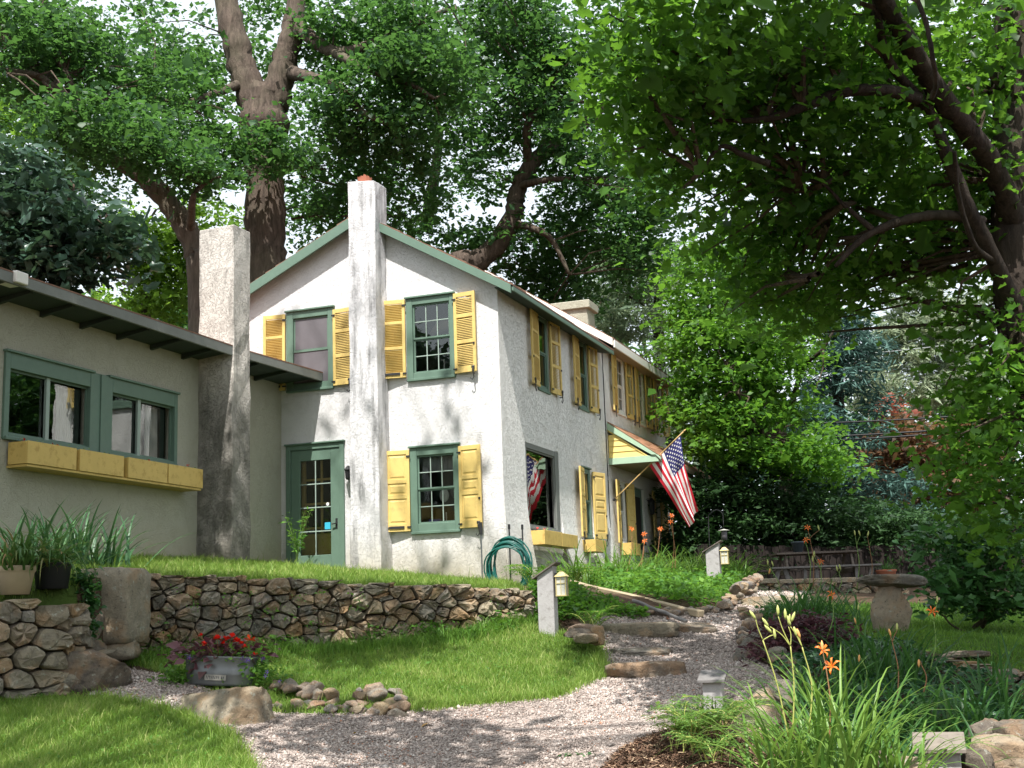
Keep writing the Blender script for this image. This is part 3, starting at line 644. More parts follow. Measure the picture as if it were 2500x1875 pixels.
mb = MB(); mb.add([Pg(-3.975,-.008,3.73),Pg(-3.275,-.008,3.73),Pg(-3.275,-.008,4.925),Pg(-3.975,-.008,4.925)], [(0,1,2,3)], MT['screen']); mb.build('insect_screen', w)
w = window(Pg, -1.72, -.8, 3.56, 5.04, (-1.6,-.895,3.69,4.91), rail=4.29, mun=MT['muntin'])
mb = MB(); mb.tube([(-1.15,.3,3.66),(-1.15,.3,3.95)], .011, MT['china'], 8); mb.build('candle', w)
mb = MB(); mb.tube([(-1.5+.6*t, .55-.1*t, 4.48+.12*math.sin(t*3)) for t in np.linspace(0,1,8)], [.03,.07,.10,.11,.11,.09,.06,.02], MT['soffit'], 8); mb.build('lampshade', w, smooth=True)
w = window(Pg, -1.7, -.775, .91, 2.39, (-1.57,-.88,1.07,2.24), rail=1.655, mun=MT['muntin'])
curtain(w, Pg, -1.56, -.89, 1.98, 2.22, -.2, 'gingham', 7)
mb = MB(); mb.lathe([(0,-.012),(.09,-.012),(.115,.0),(.115,.004),(.085,-.004),(0,-.004)], MT['china'], 20, T=lambda x,y,z: (-1.22+x*.78, .32+z, 1.56+y)); mb.build('plate', w, smooth=True)
mb = MB(); mb.lathe([(0,-.012),(.10,-.012),(.12,.0),(.12,.004),(.09,-.004),(0,-.004)], MT['screen'], 20, T=lambda x,y,z: (-1.03+x*.8, .38+z, 1.62+y)); mb.build('plate', w, smooth=True)
mb = MB(); mb.tube([(-1.18,.3,1.07),(-1.18,.3,1.27)], .01, MT['china'], 8); mb.build('candle', w)
mb = MB(); mb.box(-1.5,-1.3,.28,.36,1.09,1.16,MT['blue']); mb.build('blue_box', w)
mb = MB(); mb.lathe([(.03,0),(.055,.06),(.045,.18),(.02,.27)], MT['soffit'], 12, (-.95,.35,1.07)); mb.build('vase', w, smooth=True)
# side wall windows
window(Ps, 1.15, 2.98, .97, 2.52, (1.20,2.78,1.03,2.40), cols=1, rows=1, frame='fascia_w', glass='glass_big', head=False, thick=.02)
window(Ps, 1.94, 2.63, 3.57, 5.0, (2.03,2.54,3.66,4.94), rail=4.3, cols=1, rows=1, thick=.02, head=False)
window(Ps, 4.45, 5.13, 3.57, 5.0, (4.54,5.04,3.66,4.94), rail=4.3, cols=1, rows=1, thick=.02, head=False)
window(Ps, 4.45, 5.03, .96, 2.38, (4.53,4.95,1.05,2.3), rail=1.7, cols=1, rows=1, thick=.02)
for a, b in ((7.19,7.93),(9.07,9.69),(10.83,11.43)):
    window(P2, a, b, 3.84, 5.2, (a+.1,b-.1,3.95,5.12), rail=4.5, cols=2, rows=2, frame='white', thick=.03, head=False)
window(P2, 6.97, 7.51, .94, 2.31, (7.06,7.42,1.05,2.22), rail=1.65, cols=1, rows=1, frame='white', thick=.03)
window(P2, 10.09, 10.61, .94, 2.31, (10.18,10.52,1.05,2.22), rail=1.65, cols=1, rows=1, frame='white', thick=.03)
mb = MB(); mb.box(8.26,9.19,-.1,-.05,.0,2.29,MT['green'],P2); d = mb.build('front_door', HOUSE, bevel=.006)
mb = MB(); mb.add([P2(u,-.045,z) for u,z in ((8.42,.9),(9.03,.9),(9.03,2.1),(8.42,2.1))], [(0,1,2,3)], MT['dark']); mb.build('door_window', d)
mb = MB(); mb.tube([P2(9.08,-.03,1.02), P2(9.08,.03,1.02)], .025, MT['iron'], 8); mb.build('handle', d)
mb = MB()
for x0, x1, z0, z1 in ((-.06,.06,1.8,2.06),): mb.box(9.43,9.57,.03,.16,1.78,2.06,MT['iron'],P2)
mb.prism([(9.40,2.06),(9.60,2.06),(9.5,2.16)],0,.02,.17,MT['iron']); 
mb = MB(); mb.lathe([(.02,1.72),(.06,1.76),(.07,2.02),(.09,2.03),(.02,2.12)], MT['iron'], 6, (.13,9.5,0)); mb.box(.02,.13,9.49,9.51,2.06,2.08,MT['iron']); mb.build('wall_lantern', HOUSE)
# wing windows
for (a, b), post in (((-6.97,-5.28), (-6.18,-6.11)), ((-4.87,-3.27), (-4.17,-4.10))):
    w = window(Pw, a-.05, b+.05 if b > -4 else b, 1.93, 3.08, (a+.04,b-.03,2.0,2.86), cols=1, rows=1, head=True, glass='glass_big', thick=.06)
    mb = MB(); mb.box(post[0]+.0 if post[0] < post[1] else post[1], max(post), -.05, -.01, 2.0, 2.86, MT['muntin'], Pw); mb.build('mullion', w)
    curtain(w, Pw, b-.42, b-.08, 1.98, 2.84, -.24); 
    if a > -5: curtain(w, Pw, a+.04, a+.16, 1.98, 2.86, -.2)
    else: curtain(w, Pw, a+.03, a+.10, 1.98, 2.86, -.2)
mb = MB(); mb.box(-5.33,-4.87,-.06,.045,1.93,3.08,MT['green'],Pw); mb.box(-5.12,-5.02,.045,.065,1.93,3.07,MT['green'],Pw); mb.build('window_post', HOUSE, bevel=.005)
# ---- storm door on the gable
mb = MB(); mg = MT['green']
mb.box(-4.13,-4.04,-.06,.04,.0,2.61,mg,Pg); mb.box(-3.06,-2.97,-.06,.04,.0,2.61,mg,Pg); mb.box(-4.04,-3.06,-.06,.036,2.51,2.61,mg,Pg); mb.box(-4.15,-2.95,-.06,.07,2.6,2.63,mg,Pg)
mb.build('door_frame', HOUSE, bevel=.005)
mb = MB(); mb.box(-4.035,-3.85,-.03,.015,.12,2.505,mg,Pg); mb.box(-3.245,-3.065,-.03,.015,.12,2.505,mg,Pg); mb.box(-3.85,-3.245,-.03,.014,2.31,2.505,mg,Pg); mb.box(-3.85,-3.245,-.03,.014,.12,.64,mg,Pg)
door = mb.build('door', HOUSE, bevel=.005)
mb = MB(); mun = MT['muntin']
mb.box(-3.557,-3.54,-.02,.006,.64,2.31,mun,Pg)
for z in (1.055,1.475,1.89): mb.box(-3.85,-3.245,-.019,.005,z-.009,z+.009,mun,Pg)
mb.build('muntins', door)
for c in range(2):
    for r in range(4):
        pm = MB(); u = -3.85+.3025*c; z = .64+.4175*r
        pm.add([Pg(u,-.006,z),Pg(u+.3025,-.006,z),Pg(u+.3025,-.005,z+.4175),Pg(u,-.005,z+.4175)], [(0,1,2,3)], MT['glass']); pm.build('pane', door)
mb = MB(); my = MT['yellow_box']
mb.box(-3.93,-3.2,-.16,-.12,.1,1.02,my,Pg); mb.box(-3.93,-3.82,-.16,-.12,1.02,2.5,my,Pg); mb.box(-3.29,-3.2,-.16,-.12,1.02,2.5,my,Pg); mb.box(-3.52,-3.48,-.155,-.125,1.02,2.5,my,Pg)
for z in (1.12,1.55,1.98,2.4): mb.box(-3.82,-3.29,-.15,-.13,z-.02,z+.02,my,Pg)
mb.box(-3.85,-3.25,-.118,-.1,.66,.95,MT['yellow_box'],Pg)
mb.build('inner_door', HOUSE, bevel=.004)
mb = MB(); mb.tube([Pg(-3.13,.015,1.17),Pg(-3.13,.06,1.17)], .013, MT['iron'], 8); mb.tube([Pg(-3.13,.06,1.17),Pg(-3.2,.065,1.16)], .011, MT['iron'], 8); mb.box(-3.15,-3.11,.012,.022,1.08,1.26,MT['iron'],Pg); mb.build('handle', door)
mb = MB(); mb.box(-3.37,-3.26,-.004,.004,1.08,1.2,MT['teal'],Pg); mb.build('sticker', door)
mb = MB(); mb.lathe([(0,0),(.03,0),(.03,.004),(0,.005)], MT['china'], 14, T=lambda x,y,z: (-3.31+x, -.002-z, 1.52+y)); mb.build('sticker', door)
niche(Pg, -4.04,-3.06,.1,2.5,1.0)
mb = MB(); mb.lathe([(.02,0),(.055,.03),(.065,.17),(.085,.175),(.02,.25)], MT['iron'], 6, (-2.83,-.14,1.9)); mb.box(-2.84,-2.82,-.14,.0,2.08,2.1,MT['iron']); mb.build('wall_lantern', HOUSE)
mb = MB(); mb.lathe([(.045,.035),(.05,.16)], MT['frost'], 6, (-2.83,-.14,1.905)); mb.build('lantern_glass', HOUSE)

# ---- shutters
def shutter_meshes(w, h, kind, mat):
    fm = MB(); lm = MB(); pms = []; s = .055; t = .018; m = MT[mat]
    fm.box(0,s,-t,t,0,h,m); fm.box(w-s,w,-t,t,0,h,m)
    if kind == 'louvre':
        ed = [0, .10, h*.36, h*.36+.055, h*.685, h*.685+.055, h-.075, h]
        for i in range(0, 8, 2): fm.box(s,w-s,-t+.001,t-.001,ed[i],ed[i+1],m)
        for i in range(1, 7, 2):
            z = ed[i]+.014
            while z < ed[i+1]-.006:
                lm.add([(s,-t*.8,z-.012),(w-s,-t*.8,z-.012),(w-s,t*.8,z+.010),(s,t*.8,z+.010),(s,-t*.8,z-.006),(w-s,-t*.8,z-.006),(w-s,t*.8,z+.016),(s,t*.8,z+.016)],
                       [(0,1,2,3),(4,5,6,7),(0,1,5,4),(2,3,7,6)], m); z += .03
    else:
        ed = [0, .13, h*.40, h*.40+.07, h*.59, h*.59+.07, h-.075, h]
        for i in range(0, 8, 2): fm.box(s,w-s,-t+.001,t-.001,ed[i],ed[i+1],m)
        for i in range(1, 7, 2):
            pm = MB(); a, b = ed[i], ed[i+1]
            for sg in (-1, 1):
                o = [(s,sg*.004,a),(w-s,sg*.004,a),(w-s,sg*.004,b),(s,sg*.004,b)]; q = .05
                i_ = [(s+q,sg*.014,a+q),(w-s-q,sg*.014,a+q),(w-s-q,sg*.014,b-q),(s+q,sg*.014,b-q)]; q = .025
                k_ = [(s+q,sg*.004,a+q),(w-s-q,sg*.004,a+q),(w-s-q,sg*.004,b-q),(s+q,sg*.004,b-q)]
                pm.add(o+k_+i_, [(0,1,5,4),(1,2,6,5),(2,3,7,6),(3,0,4,7),(4,5,9,8),(5,6,10,9),(6,7,11,10),(7,4,8,11),(8,9,10,11)], m)
            pms.append(pm.mesh('raised_panel'))
    kn = MB(); kn.box(w*.5-.02,w*.5+.02,-t-.012,-t,h*.33-.02,h*.33+.02,MT['iron'])
    return fm.mesh('shutter'), (lm.mesh('louvres') if lm.v else None), pms
def iron_mesh(w, h, flip):
    k = MB(); y = -.025 if not flip else .025; s = -1 if not flip else 1
    k.box(w*.88-.018,w*.88+.018,min(y,y+s*.012),max(y,y+s*.012),h*.34,h*.34+.036,MT['iron'])     # ring pull
    return k.mesh('ring_pull')
_sh = {}
def shutter(face, hinge_u, side, z0, w, h, kind, openang=10, n=.045, mat='yellow', dog=True):
    key = (round(w, 2), round(h, 2), kind, mat)
    if key not in _sh: _sh[key] = shutter_meshes(w, h, kind, mat)
    fm, lm, pms = _sh[key]; o = math.radians(openang)
    if face == 'g': loc = (hinge_u, -n, z0); rz = -o if side > 0 else math.pi+o
    elif face == 's': loc = (n, hinge_u, z0); rz = math.pi/2-o if side > 0 else -math.pi/2+o
    s = link_mesh('shutter', fm, HOUSE, loc, rz)
    bv = s.modifiers.new('b', 'BEVEL'); bv.width = .003; bv.segments = 1
    if lm: l = link_mesh('louvres', lm, s); l['kind'] = 'stuff'
    for p in pms: link_mesh('raised_panel', p, s)
    front = -1 if side > 0 else 1      # which local y looks away from the wall (gable); mirrored leaf shows its back
    if face == 's': front = -1 if side > 0 else 1
    k = MB(); fy = front*.02; sy = sorted((fy, fy+front*.012))
    k.box(w-.045,w-.012,sy[0],sy[1],h*.335,h*.335+.035,MT['iron']); k.build('ring_pull', s)
    for zz in (.07, h-.11):
        k = MB(); k.box(-.02,.05,sy[0]-.002,sy[1]+.002,zz-.014,zz+.014,MT['iron']); k.build('hinge', s)
    if not dog:
        pass
    elif side < 0 and face == 'g':
        k = MB(); k.prism([(w-.34,.05),(w-.08,.05),(w-.05,.07),(w-.08,.09),(w-.34,.09)],1,sy[0],sy[1]+.004,MT['iron']); k.build('strap_hinge', s); dog = False
    if dog:
        k = MB(); X = w-.05
        k.tube([(X,-front*.03,-.03),(X,front*.03,-.03)], .01, MT['iron'], 6)
        k.tube([(X,front*.035,.075),(X,front*.04,.03),(X,front*.035,-.03),(X+.012,front*.035,-.10),(X-.02,front*.035,-.145),(X-.055,front*.035,-.12),(X-.045,front*.035,-.095)], [.012,.014,.010,.008,.008,.007,.005], MT['iron'], 6)
        k.box(X-.028,X+.028,min(front*.03,front*.046),max(front*.03,front*.046),.055,.10,MT['iron'])
        k.build('shutter_dog', s, smooth=True)
    return s
H1 = 1.41
shutter('g', -4.13, -1, 3.62, .43, H1, 'louvre', 6); shutter('g', -3.15, 1, 3.61, .40, H1-.02, 'louvre', 4)
shutter('g', -1.73, -1, 3.625, .44, H1-.01, 'louvre', 9); shutter('g', -.80, 1, 3.60, .42, H1, 'louvre', 7)
shutter('g', -1.70, -1, .955, .44, 1.395, 'panel', 9); shutter('g', -.78, 1, .95, .42, 1.39, 'panel', 7)
for u, sd_, ang in ((1.95,-1,5),(2.63,1,4),(4.45,-1,6),(5.13,1,4)): shutter('s', u, sd_, 3.60, .50, 1.42, 'louvre', ang)
shutter('s', 4.44, -1, .96, .48, 1.38, 'panel', 8); shutter('s', 5.05, 1, .97, .48, 1.36, 'panel', 14)
for u, sd_, ang in ((7.17,-1,5),(7.97,1,4),(9.05,-1,7),(9.72,1,4),(10.81,-1,6),(11.46,1,4)): shutter('s', u, sd_, 3.84, .45, 1.42, 'louvre', ang, n=.065)
for u, sd_, ang in ((6.95,-1,8),(7.54,1,8),(10.07,-1,8),(10.64,1,8)): shutter('s', u, sd_, .95, .42, 1.36, 'panel', ang, n=.065, dog=False)

# ---- flower boxes
def flower_box(P, u0, u1, z0, z1, d, reds=0, seed=0):
    r = random.Random(seed); m = MT['yellow_box']; mb = MB(); t = .022
    mb.box(u0,u1,d-t,d,z0,z1,m,P); mb.box(u0,u0+t,.03,d-t,z0,z1-.004,m,P); mb.box(u1-t,u1,.03,d-t,z0,z1-.004,m,P); mb.box(u0+t,u1-t,.03,d-t,z0,z0+.02,m,P)
    mb.box(u0+t,u1-t,.03,d-t,z0+.02,z1-.05,MT['soil'],P)
    b = mb.build('flower_box', HOUSE, bevel=.004)
    if reds:
        lv = []; 
        mb = MB()
        for _ in range(reds*14):
            u, n, z = r.uniform(u0+.05,u1-.05), r.uniform(.06,d-.04), z1-.05+r.uniform(0,.09)
            a = r.uniform(0, 6.28); s = .022
            mb.add([P(u,n,z),P(u+s*math.cos(a),n+s*math.sin(a),z+.01),P(u+s*.5,n-s,z+.02)], [(0,1,2)], MT['stem'])
        for _ in range(reds):
            u, n, z = r.uniform(u0+.08,u1-.08), r.uniform(.05,.2), z1+r.uniform(.0,.05)
            for k in range(9):
                a = r.uniform(0, 6.28); e = r.uniform(-.4, 1.2); s = .03
                mb.add([P(u,n,z),P(u+s*math.cos(a),n+s*math.sin(a),z+s*e),P(u+s*math.cos(a+.8),n+s*math.sin(a+.8),z+s*e)], [(0,1,2)], MT['red'])
        mb.build('geraniums', b)['kind'] = 'stuff'
    return b
for i, (a, b) in enumerate(((-6.92,-5.97),(-5.90,-4.95),(-4.85,-3.91),(-3.88,-2.98))): flower_box(Pw, a, b, 1.59, 1.885, .35, (5,2,1,1)[i], i)
mb = MB(); mb.box(-6.90,-3.0,.0,.33,1.555,1.585,MT['yellow_box'],Pw)
mb.build('box_shelf', HOUSE)
flower_box(Ps, 1.12, 2.07, .68, .93, .31, 2, 7); flower_box(Ps, 2.09, 3.03, .68, .92, .31, 0, 8); flower_box(Ps, 4.2, 4.93, .67, .91, .30, 0, 9)
flower_box(P2, 6.85, 7.62, .70, .96, .28, 0, 10); flower_box(P2, 9.9, 10.8, .70, .96, .28, 0, 11)
# ---- hood roof over the rear ground floor
hz = lambda a: 3.55-.72*a
slab('hood_roof', .03, hz(.03), 1.17, hz(1.17), 6.36, 11.6, .06, MT['shingle_or'], MT['soffit'], 9)
mb = MB()
mb.prism([(.03,2.62),(1.05,2.62),(1.05,2.60),(.03,2.60)],1,6.40,11.5,MT['soffit']); mb.build('hood_soffit', HOUSE)
board('hood_trim', [(.03,2.60),(1.12,2.60),(1.12,2.74),(.03,2.74)], 1, 6.36, 6.40, MT['green_pale'])
board('hood_rake', [(.03,hz(.03)-.02),(1.17,hz(1.17)-.02),(1.17,hz(1.17)-.08),(1.06,2.745),(.98,2.745),(.03,hz(.03)-.17)], 1, 6.33, 6.37, MT['green_pale'])
board('hood_fascia', [(1.13,hz(1.17)-.02),(1.16,hz(1.17)-.02),(1.16,2.6),(1.13,2.6)], 1, 6.41, 11.55, MT['soffit'])
z = 2.745
while z < 3.36:
    z1 = min(z+.125, 3.42); a1 = (3.55-.17-z1)/.72; a0 = (3.55-.17-z)/.72
    if a1 > .05: mb = MB(); mb.add([(.035,6.40,z),(a0,6.40,z),(a1,6.40,z1),(.035,6.40,z1),(.035,6.375,z),(a0,6.375,z),(a1,6.392,z1),(.035,6.392,z1)], [(4,5,6,7),(0,1,5,4),(1,2,6,5),(0,3,7,4)], MT['yellow_clap']); mb.build('clapboard', HOUSE)
    z += .125
for s_, (ua, ub) in enumerate(((0, 1), )):
    pass
mb = MB(); mb.prism([(.03,hz(.03)-.17),(.98,hz(.98)-.17),(.98,hz(.98)-.20),(.03,hz(.03)-.20)],1,6.365,6.378,MT['yellow_clap']); mb.build('hood_bead', HOUSE)

# ---- flag on its pole
FB = W(.06, 6.5, 1.86); FT = W(1.66, 6.5, 3.21)
mb = MB(); d_ = FT-FB
mb.tube([FB-d_*.01, FB+d_*.02], .028, MT['iron'], 10); 
FL = empty('flag', tuple(FB), 'striped flag with white stars on blue hanging from a slanted wooden pole', 'flag')
def toF(mb): mb.v = [tuple(np.array(p)-FB) for p in mb.v]; return mb
toF(mb).build('bracket', FL)
mb = MB(); mb.tube([FB+d_*t for t in np.linspace(.01, 1.0, 8)], .014, MT['pole'], 10); toF(mb).build('pole', FL, smooth=True)
mb = MB(); mb.tube([FB+d_*1.0, FB+d_*1.012, FB+d_*1.03], [.017, .02, .006], MT['pole'], 10); toF(mb).build('finial', FL, smooth=True)
hit_a = lambda px, py: None
def flagpt(s, t):
    """s 0 (star side, near the tip) .. 1 along the hoist, t 0..1 along the fly"""
    p0 = FB+d_*.955; p1 = FB+d_*.505
    hst = p0+(p1-p0)*s
    # hanging cloth: outer ends of the two long edges
    e0 = p0 + np.array([.24, -.12, -1.62]); e1 = p1 + np.array([.78, -.06, -1.36])
    m0 = p0 + np.array([.02, .02, -.75]); m1 = p1+np.array([.42, -.02, -.62])
    def bz(a, m, b): return a*(1-t)**2+2*m*t*(1-t)+b*t*t
    A = bz(hst*0+p0, m0, e0); B = bz(p1, m1, e1)
    p = A+(B-A)*s
    fold = np.array([.35, -.9, 0])
    rip = t**.8*(.055*math.sin(s*9.5+t*2.2)+.03*math.sin(s*19-t*4)+.015*math.sin(t*11+s*3))
    return p+fold*rip + np.array([0, 0, -.02*math.sin(s*9.5+1)*t])
NS, NTT = 52, 40; vs = [flagpt(i/NS, j/NTT)-FB for i in range(NS+1) for j in range(NTT+1)]
fs = []; mi = []
for i in range(NS):
    for j in range(NTT):
        fs.append((i*(NTT+1)+j, (i+1)*(NTT+1)+j, (i+1)*(NTT+1)+j+1, i*(NTT+1)+j+1)); st = int(i*13/NS)
        mi.append(2 if (st < 7 and j < NTT*.4) else (0 if st % 2 == 0 else 1))
fl = fast_obj('cloth', vs, fs, [MT['flag_red'], MT['flag_white'], MT['flag_blue']], FL, smooth=True, midx=mi)
mb = MB()
for rr in range(9):
    for cc in range(6 if rr % 2 == 0 else 5):
        s0 = (7/13)*(rr+1)/10; t0 = .4*((2*cc+1+(rr % 2))/12.0)
        c = flagpt(s0, t0); du = (flagpt(s0+.01, t0)-c)/.01; dv = (flagpt(s0, t0+.01)-c)/.01
        nn = np.cross(du, dv); nn /= np.linalg.norm(nn); du /= np.linalg.norm(du); dv /= np.linalg.norm(dv)
        for sg in (-1, 1):
            ps = [c-FB+sg*.003*nn+(r_*(math.cos(a)*du+math.sin(a)*dv)) for k in range(10) for a, r_ in [(k*math.pi/5, .024 if k % 2 == 0 else .0105)]]
            mb.add(ps+[c-FB+sg*.003*nn], [(k, (k+1) % 10, 10) for k in range(10)], MT['flag_white'])
mb.build('stars', FL)['kind'] = 'stuff'

# ------------------------------------------------------------------ stone work
def clip_poly(poly, nx_, ny_, c):
    out = []
    for i in range(len(poly)):
        p, q = poly[i], poly[(i+1) % len(poly)]; dp, dq = nx_*p[0]+ny_*p[1]-c, nx_*q[0]+ny_*q[1]-c
        if dp <= 0: out.append(p)
        if (dp < 0) != (dq < 0) and abs(dp-dq) > 1e-12: t = dp/(dp-dq); out.append((p[0]+(q[0]-p[0])*t, p[1]+(q[1]-p[1])*t))
    return out
def chaikin(poly, k=.22):
    out = []
    for i in range(len(poly)):
        p, q = poly[i], poly[(i+1) % len(poly)]
        out += [(p[0]*(1-k)+q[0]*k, p[1]*(1-k)+q[1]*k), (p[0]*k+q[0]*(1-k), p[1]*k+q[1]*(1-k))]
    return out
def stone_wall(root, line, zb, zt, size, seed, mats, skip=None, bulge=.075, gap=.955, deep=.16, kz=1.32):
    """line: world xy points; zb/zt: bottom and top height along it; separate stones fitted like a dry wall"""
    r = random.Random(seed); P = np.array(line, float); seg = np.linalg.norm(np.diff(P[:, :2], axis=0), axis=1); S = np.concatenate([[0], np.cumsum(seg)]); L = S[-1]
    def pos(s): return np.array([np.interp(s, S, P[:, 0]), np.interp(s, S, P[:, 1])])
    def nrm(s):
        d = pos(min(s+.1, L))-pos(max(s-.1, 0)); d /= np.linalg.norm(d); return np.array([d[1], -d[0]])
    H0 = lambda s: kz*float(np.interp(s, S, zb)); H1_ = lambda s: kz*float(np.interp(s, S, zt))
    pts = []; s = size*.4; 
    while s < L:
        h0, h1 = H0(s)-.1, H1_(s); z = h0+r.uniform(.1, .6)*size; 
        while z < h1+.02:
            pts.append((s+r.uniform(-.42, .42)*size*1.15, z+r.uniform(-.25, .25)*size*.8, r.choice([0, .1, .5, 1, 1.6])))
            z += size*.82*r.choice([.5, .7, .9, 1.2, 1.5])
        s += size*1.12
    pts = [p for p in pts if -.1 < p[0] < L+.1]
    n = 0
    for i, p in enumerate(pts):
        cell = [(p[0]-.5, p[1]-.5), (p[0]+.5, p[1]-.5), (p[0]+.5, p[1]+.5), (p[0]-.5, p[1]+.5)]
        wi = (.30*size*size)*p[2]
        for j, q in enumerate(pts):
            if j == i: continue
            dx, dy = q[0]-p[0], q[1]-p[1]; d2 = dx*dx+dy*dy
            if d2 > (size*4)**2: continue
            wj = (.30*size*size)*q[2]
            cell = clip_poly(cell, dx, dy, (q[0]**2+q[1]**2-p[0]**2-p[1]**2-wj+wi)/2)
            if len(cell) < 3: break
        if len(cell) < 3: continue
        sm = max(0, min(L, p[0])); cell = clip_poly(cell, 0, 1, H1_(sm)+r.uniform(-.035, .03)); cell = clip_poly(cell, 0, -1, -(H0(sm)-.12)) if len(cell) > 2 else cell
        cell = clip_poly(cell, 1, 0, L+.02) if len(cell) > 2 else cell; cell = clip_poly(cell, -1, 0, .02) if len(cell) > 2 else cell
        if len(cell) < 3: continue
        cell = [(c_[0], c_[1]/kz) for c_ in cell]
        A = .5*abs(sum(cell[k][0]*cell[(k+1) % len(cell)][1]-cell[(k+1) % len(cell)][0]*cell[k][1] for k in range(len(cell))))
        if A < .0012: continue
        cx, cz = sum(c[0] for c in cell)/len(cell), sum(c[1] for c in cell)/len(cell)
        cell = chaikin(cell, .17)
        c0 = pos(max(0, min(L, cx))); nn = nrm(max(0, min(L, cx)));
        tx = np.array([-nn[1], nn[0]])
        out = r.uniform(-.03, .05); tl, tb = r.uniform(-.25, .25), r.uniform(-.2, .2); b = bulge*r.uniform(.5, 1.15)*min(1.3, math.sqrt(A)/size)
        vs = []
        for (k, dn, jit) in ((gap*.97, -deep, 0), (gap, out-.035, .012), (gap*.90, out+b*.70, .03), (gap*.5, out+b*.92, .05)):
            for q in cell:
                du, dz = (q[0]-cx)*k, (q[1]-cz)*k
                d = dn+(tl*du+tb*dz if dn > -deep else 0)+r.uniform(-jit, jit)*.6
                if dn > -deep: du += r.uniform(-jit, jit)*.3; dz += r.uniform(-jit, jit)*.3
                vs.append((tx[0]*du+nn[0]*d, tx[1]*du+nn[1]*d, dz))
        m = len(cell); vs.append((nn[0]*(out+b), nn[1]*(out+b), 0))
        fs = [(rg*m+k, rg*m+(k+1) % m, (rg+1)*m+(k+1) % m, (rg+1)*m+k) for rg in range(3) for k in range(m)] + [(3*m+k, 3*m+(k+1) % m, 4*m) for k in range(m)] + [tuple(range(m))[::-1]]
        mb = MB(); mb.add(vs, fs, MT[r.choice(mats)]); o = mb.build('stone', root, smooth=False)
        o.location = (c0[0]-root.location[0], c0[1]-root.location[1], cz-root.location[2]); n += 1
    # earth behind the stones
    mb = MB(); K = 40; vs = []
    for i in range(K+1):
        s = L*i/K; c = pos(s); nn = nrm(s)
        for d, z in ((-.07, H0(s)/kz-.3), (-.07, H1_(s)/kz-.06), (-.34, H1_(s)/kz-.06), (-.34, H0(s)/kz-.3)): vs.append((c[0]+nn[0]*d-root.location[0], c[1]+nn[1]*d-root.location[1], z-root.location[2]))
    mb.add(vs, [(i*4+k, (i+1)*4+k, (i+1)*4+(k+1) % 4, i*4+(k+1) % 4) for i in range(K) for k in range(4)]+[(0,1,2,3),(K*4+3,K*4+2,K*4+1,K*4)], MT['core'])
    mb.build('earth_core', root); return n

def ico(sub):
    t = (1+5**.5)/2
    v = [(-1,t,0),(1,t,0),(-1,-t,0),(1,-t,0),(0,-1,t),(0,1,t),(0,-1,-t),(0,1,-t),(t,0,-1),(t,0,1),(-t,0,-1),(-t,0,1)]
    f = [(0,11,5),(0,5,1),(0,1,7),(0,7,10),(0,10,11),(1,5,9),(5,11,4),(11,10,2),(10,7,6),(7,1,8),(3,9,4),(3,4,2),(3,2,6),(3,6,8),(3,8,9),(4,9,5),(2,4,11),(6,2,10),(8,6,7),(9,8,1)]
    v = [np.array(p)/np.linalg.norm(p) for p in v]
    for _ in range(sub):
        c = {}; nf = []
        def mid(a, b):
            k = (min(a, b), max(a, b))
            if k not in c: m = v[a]+v[b]; v.append(m/np.linalg.norm(m)); c[k] = len(v)-1
            return c[k]
        for a, b, d in f: x, y, z = mid(a, b), mid(b, d), mid(d, a); nf += [(a,x,z),(b,y,x),(d,z,y),(x,y,z)]
        f = nf
    return np.array(v), np.array(f)
ICO = {k: ico(k) for k in (0, 1, 2, 3)}
def rock_geo(seed, sub=2, cuts=9, boxy=0.0, rough=.05):
    r = np.random.default_rng(seed); v, f = ICO[sub]; v = v.copy()
    if boxy > 0:
        p = 2+boxy*6; v = v/(np.abs(v)**p).sum(1)[:, None]**(1/p)
    for _ in range(cuts):
        n = r.normal(size=3); n /= np.linalg.norm(n); d = r.uniform(.48, .86)*(1.2 if boxy else 1)
        k = v@n-d; v -= np.where(k > 0, k, 0)[:, None]*n
    if sub >= 3:
        nz = sum(np.sin(v@r.normal(0, 5.5*(1+.5*k), 3)+r.uniform(0, 6))*.03/(1+.35*k) for k in range(9)); v *= 1+nz[:, None]*(.4 if boxy > .6 else .65); rough *= 1.5
    v *= 1+r.normal(0, rough, (len(v), 1))
    return v, f
def rock(name, c, size, seed, mat, rz=0.0, sub=2, boxy=0.0, tilt=(0, 0), parent=None, cuts=9, rough=.035):
    v, f = rock_geo(seed, sub, cuts, boxy, rough); v = v*np.array(size)*.5*1.12
    o = fast_obj(name, v, f, MT[mat], parent)
    o.location = c if parent is None else tuple(np.array(c)-np.array(parent.location)); o.rotation_euler = (tilt[0], tilt[1], rz); return o

# the dry stone wall that holds the terrace
wl = WL[3:]; wl = np.array([at(322,1402,14.35)] + list(WL[5:]) + [at(1296,1455,16.75)])
def base_z(p): n_ = np.array([p[0], p[1]-.35]); return float(ground(*n_))
RW = empty('stone_retaining_wall', tuple(wl[0]*[1,1,0]+[0,0,base_z(wl[0])]), 'long dry stone retaining wall of brown and grey fieldstone holding up the lawn before the house', 'wall')
TOPZ = [at(322,1398,14.35)[2], at(600,1407,14.95)[2], at(900,1422,15.55)[2], at(1200,1433,16.05)[2], at(1285,1440,16.2)[2], at(1296,1455,16.75)[2]]
nst = stone_wall(RW, wl, [base_z(p) for p in wl], TOPZ, .175, 4, ['stone'])
c = at(262,1480,13.75); o = rock('corner_block', tuple(c+np.array([0,.12,-.0])), (.58,.55,.70), 21, 'stone_block', rz=-.15, sub=3, boxy=2.2, parent=RW, cuts=0, rough=.008)
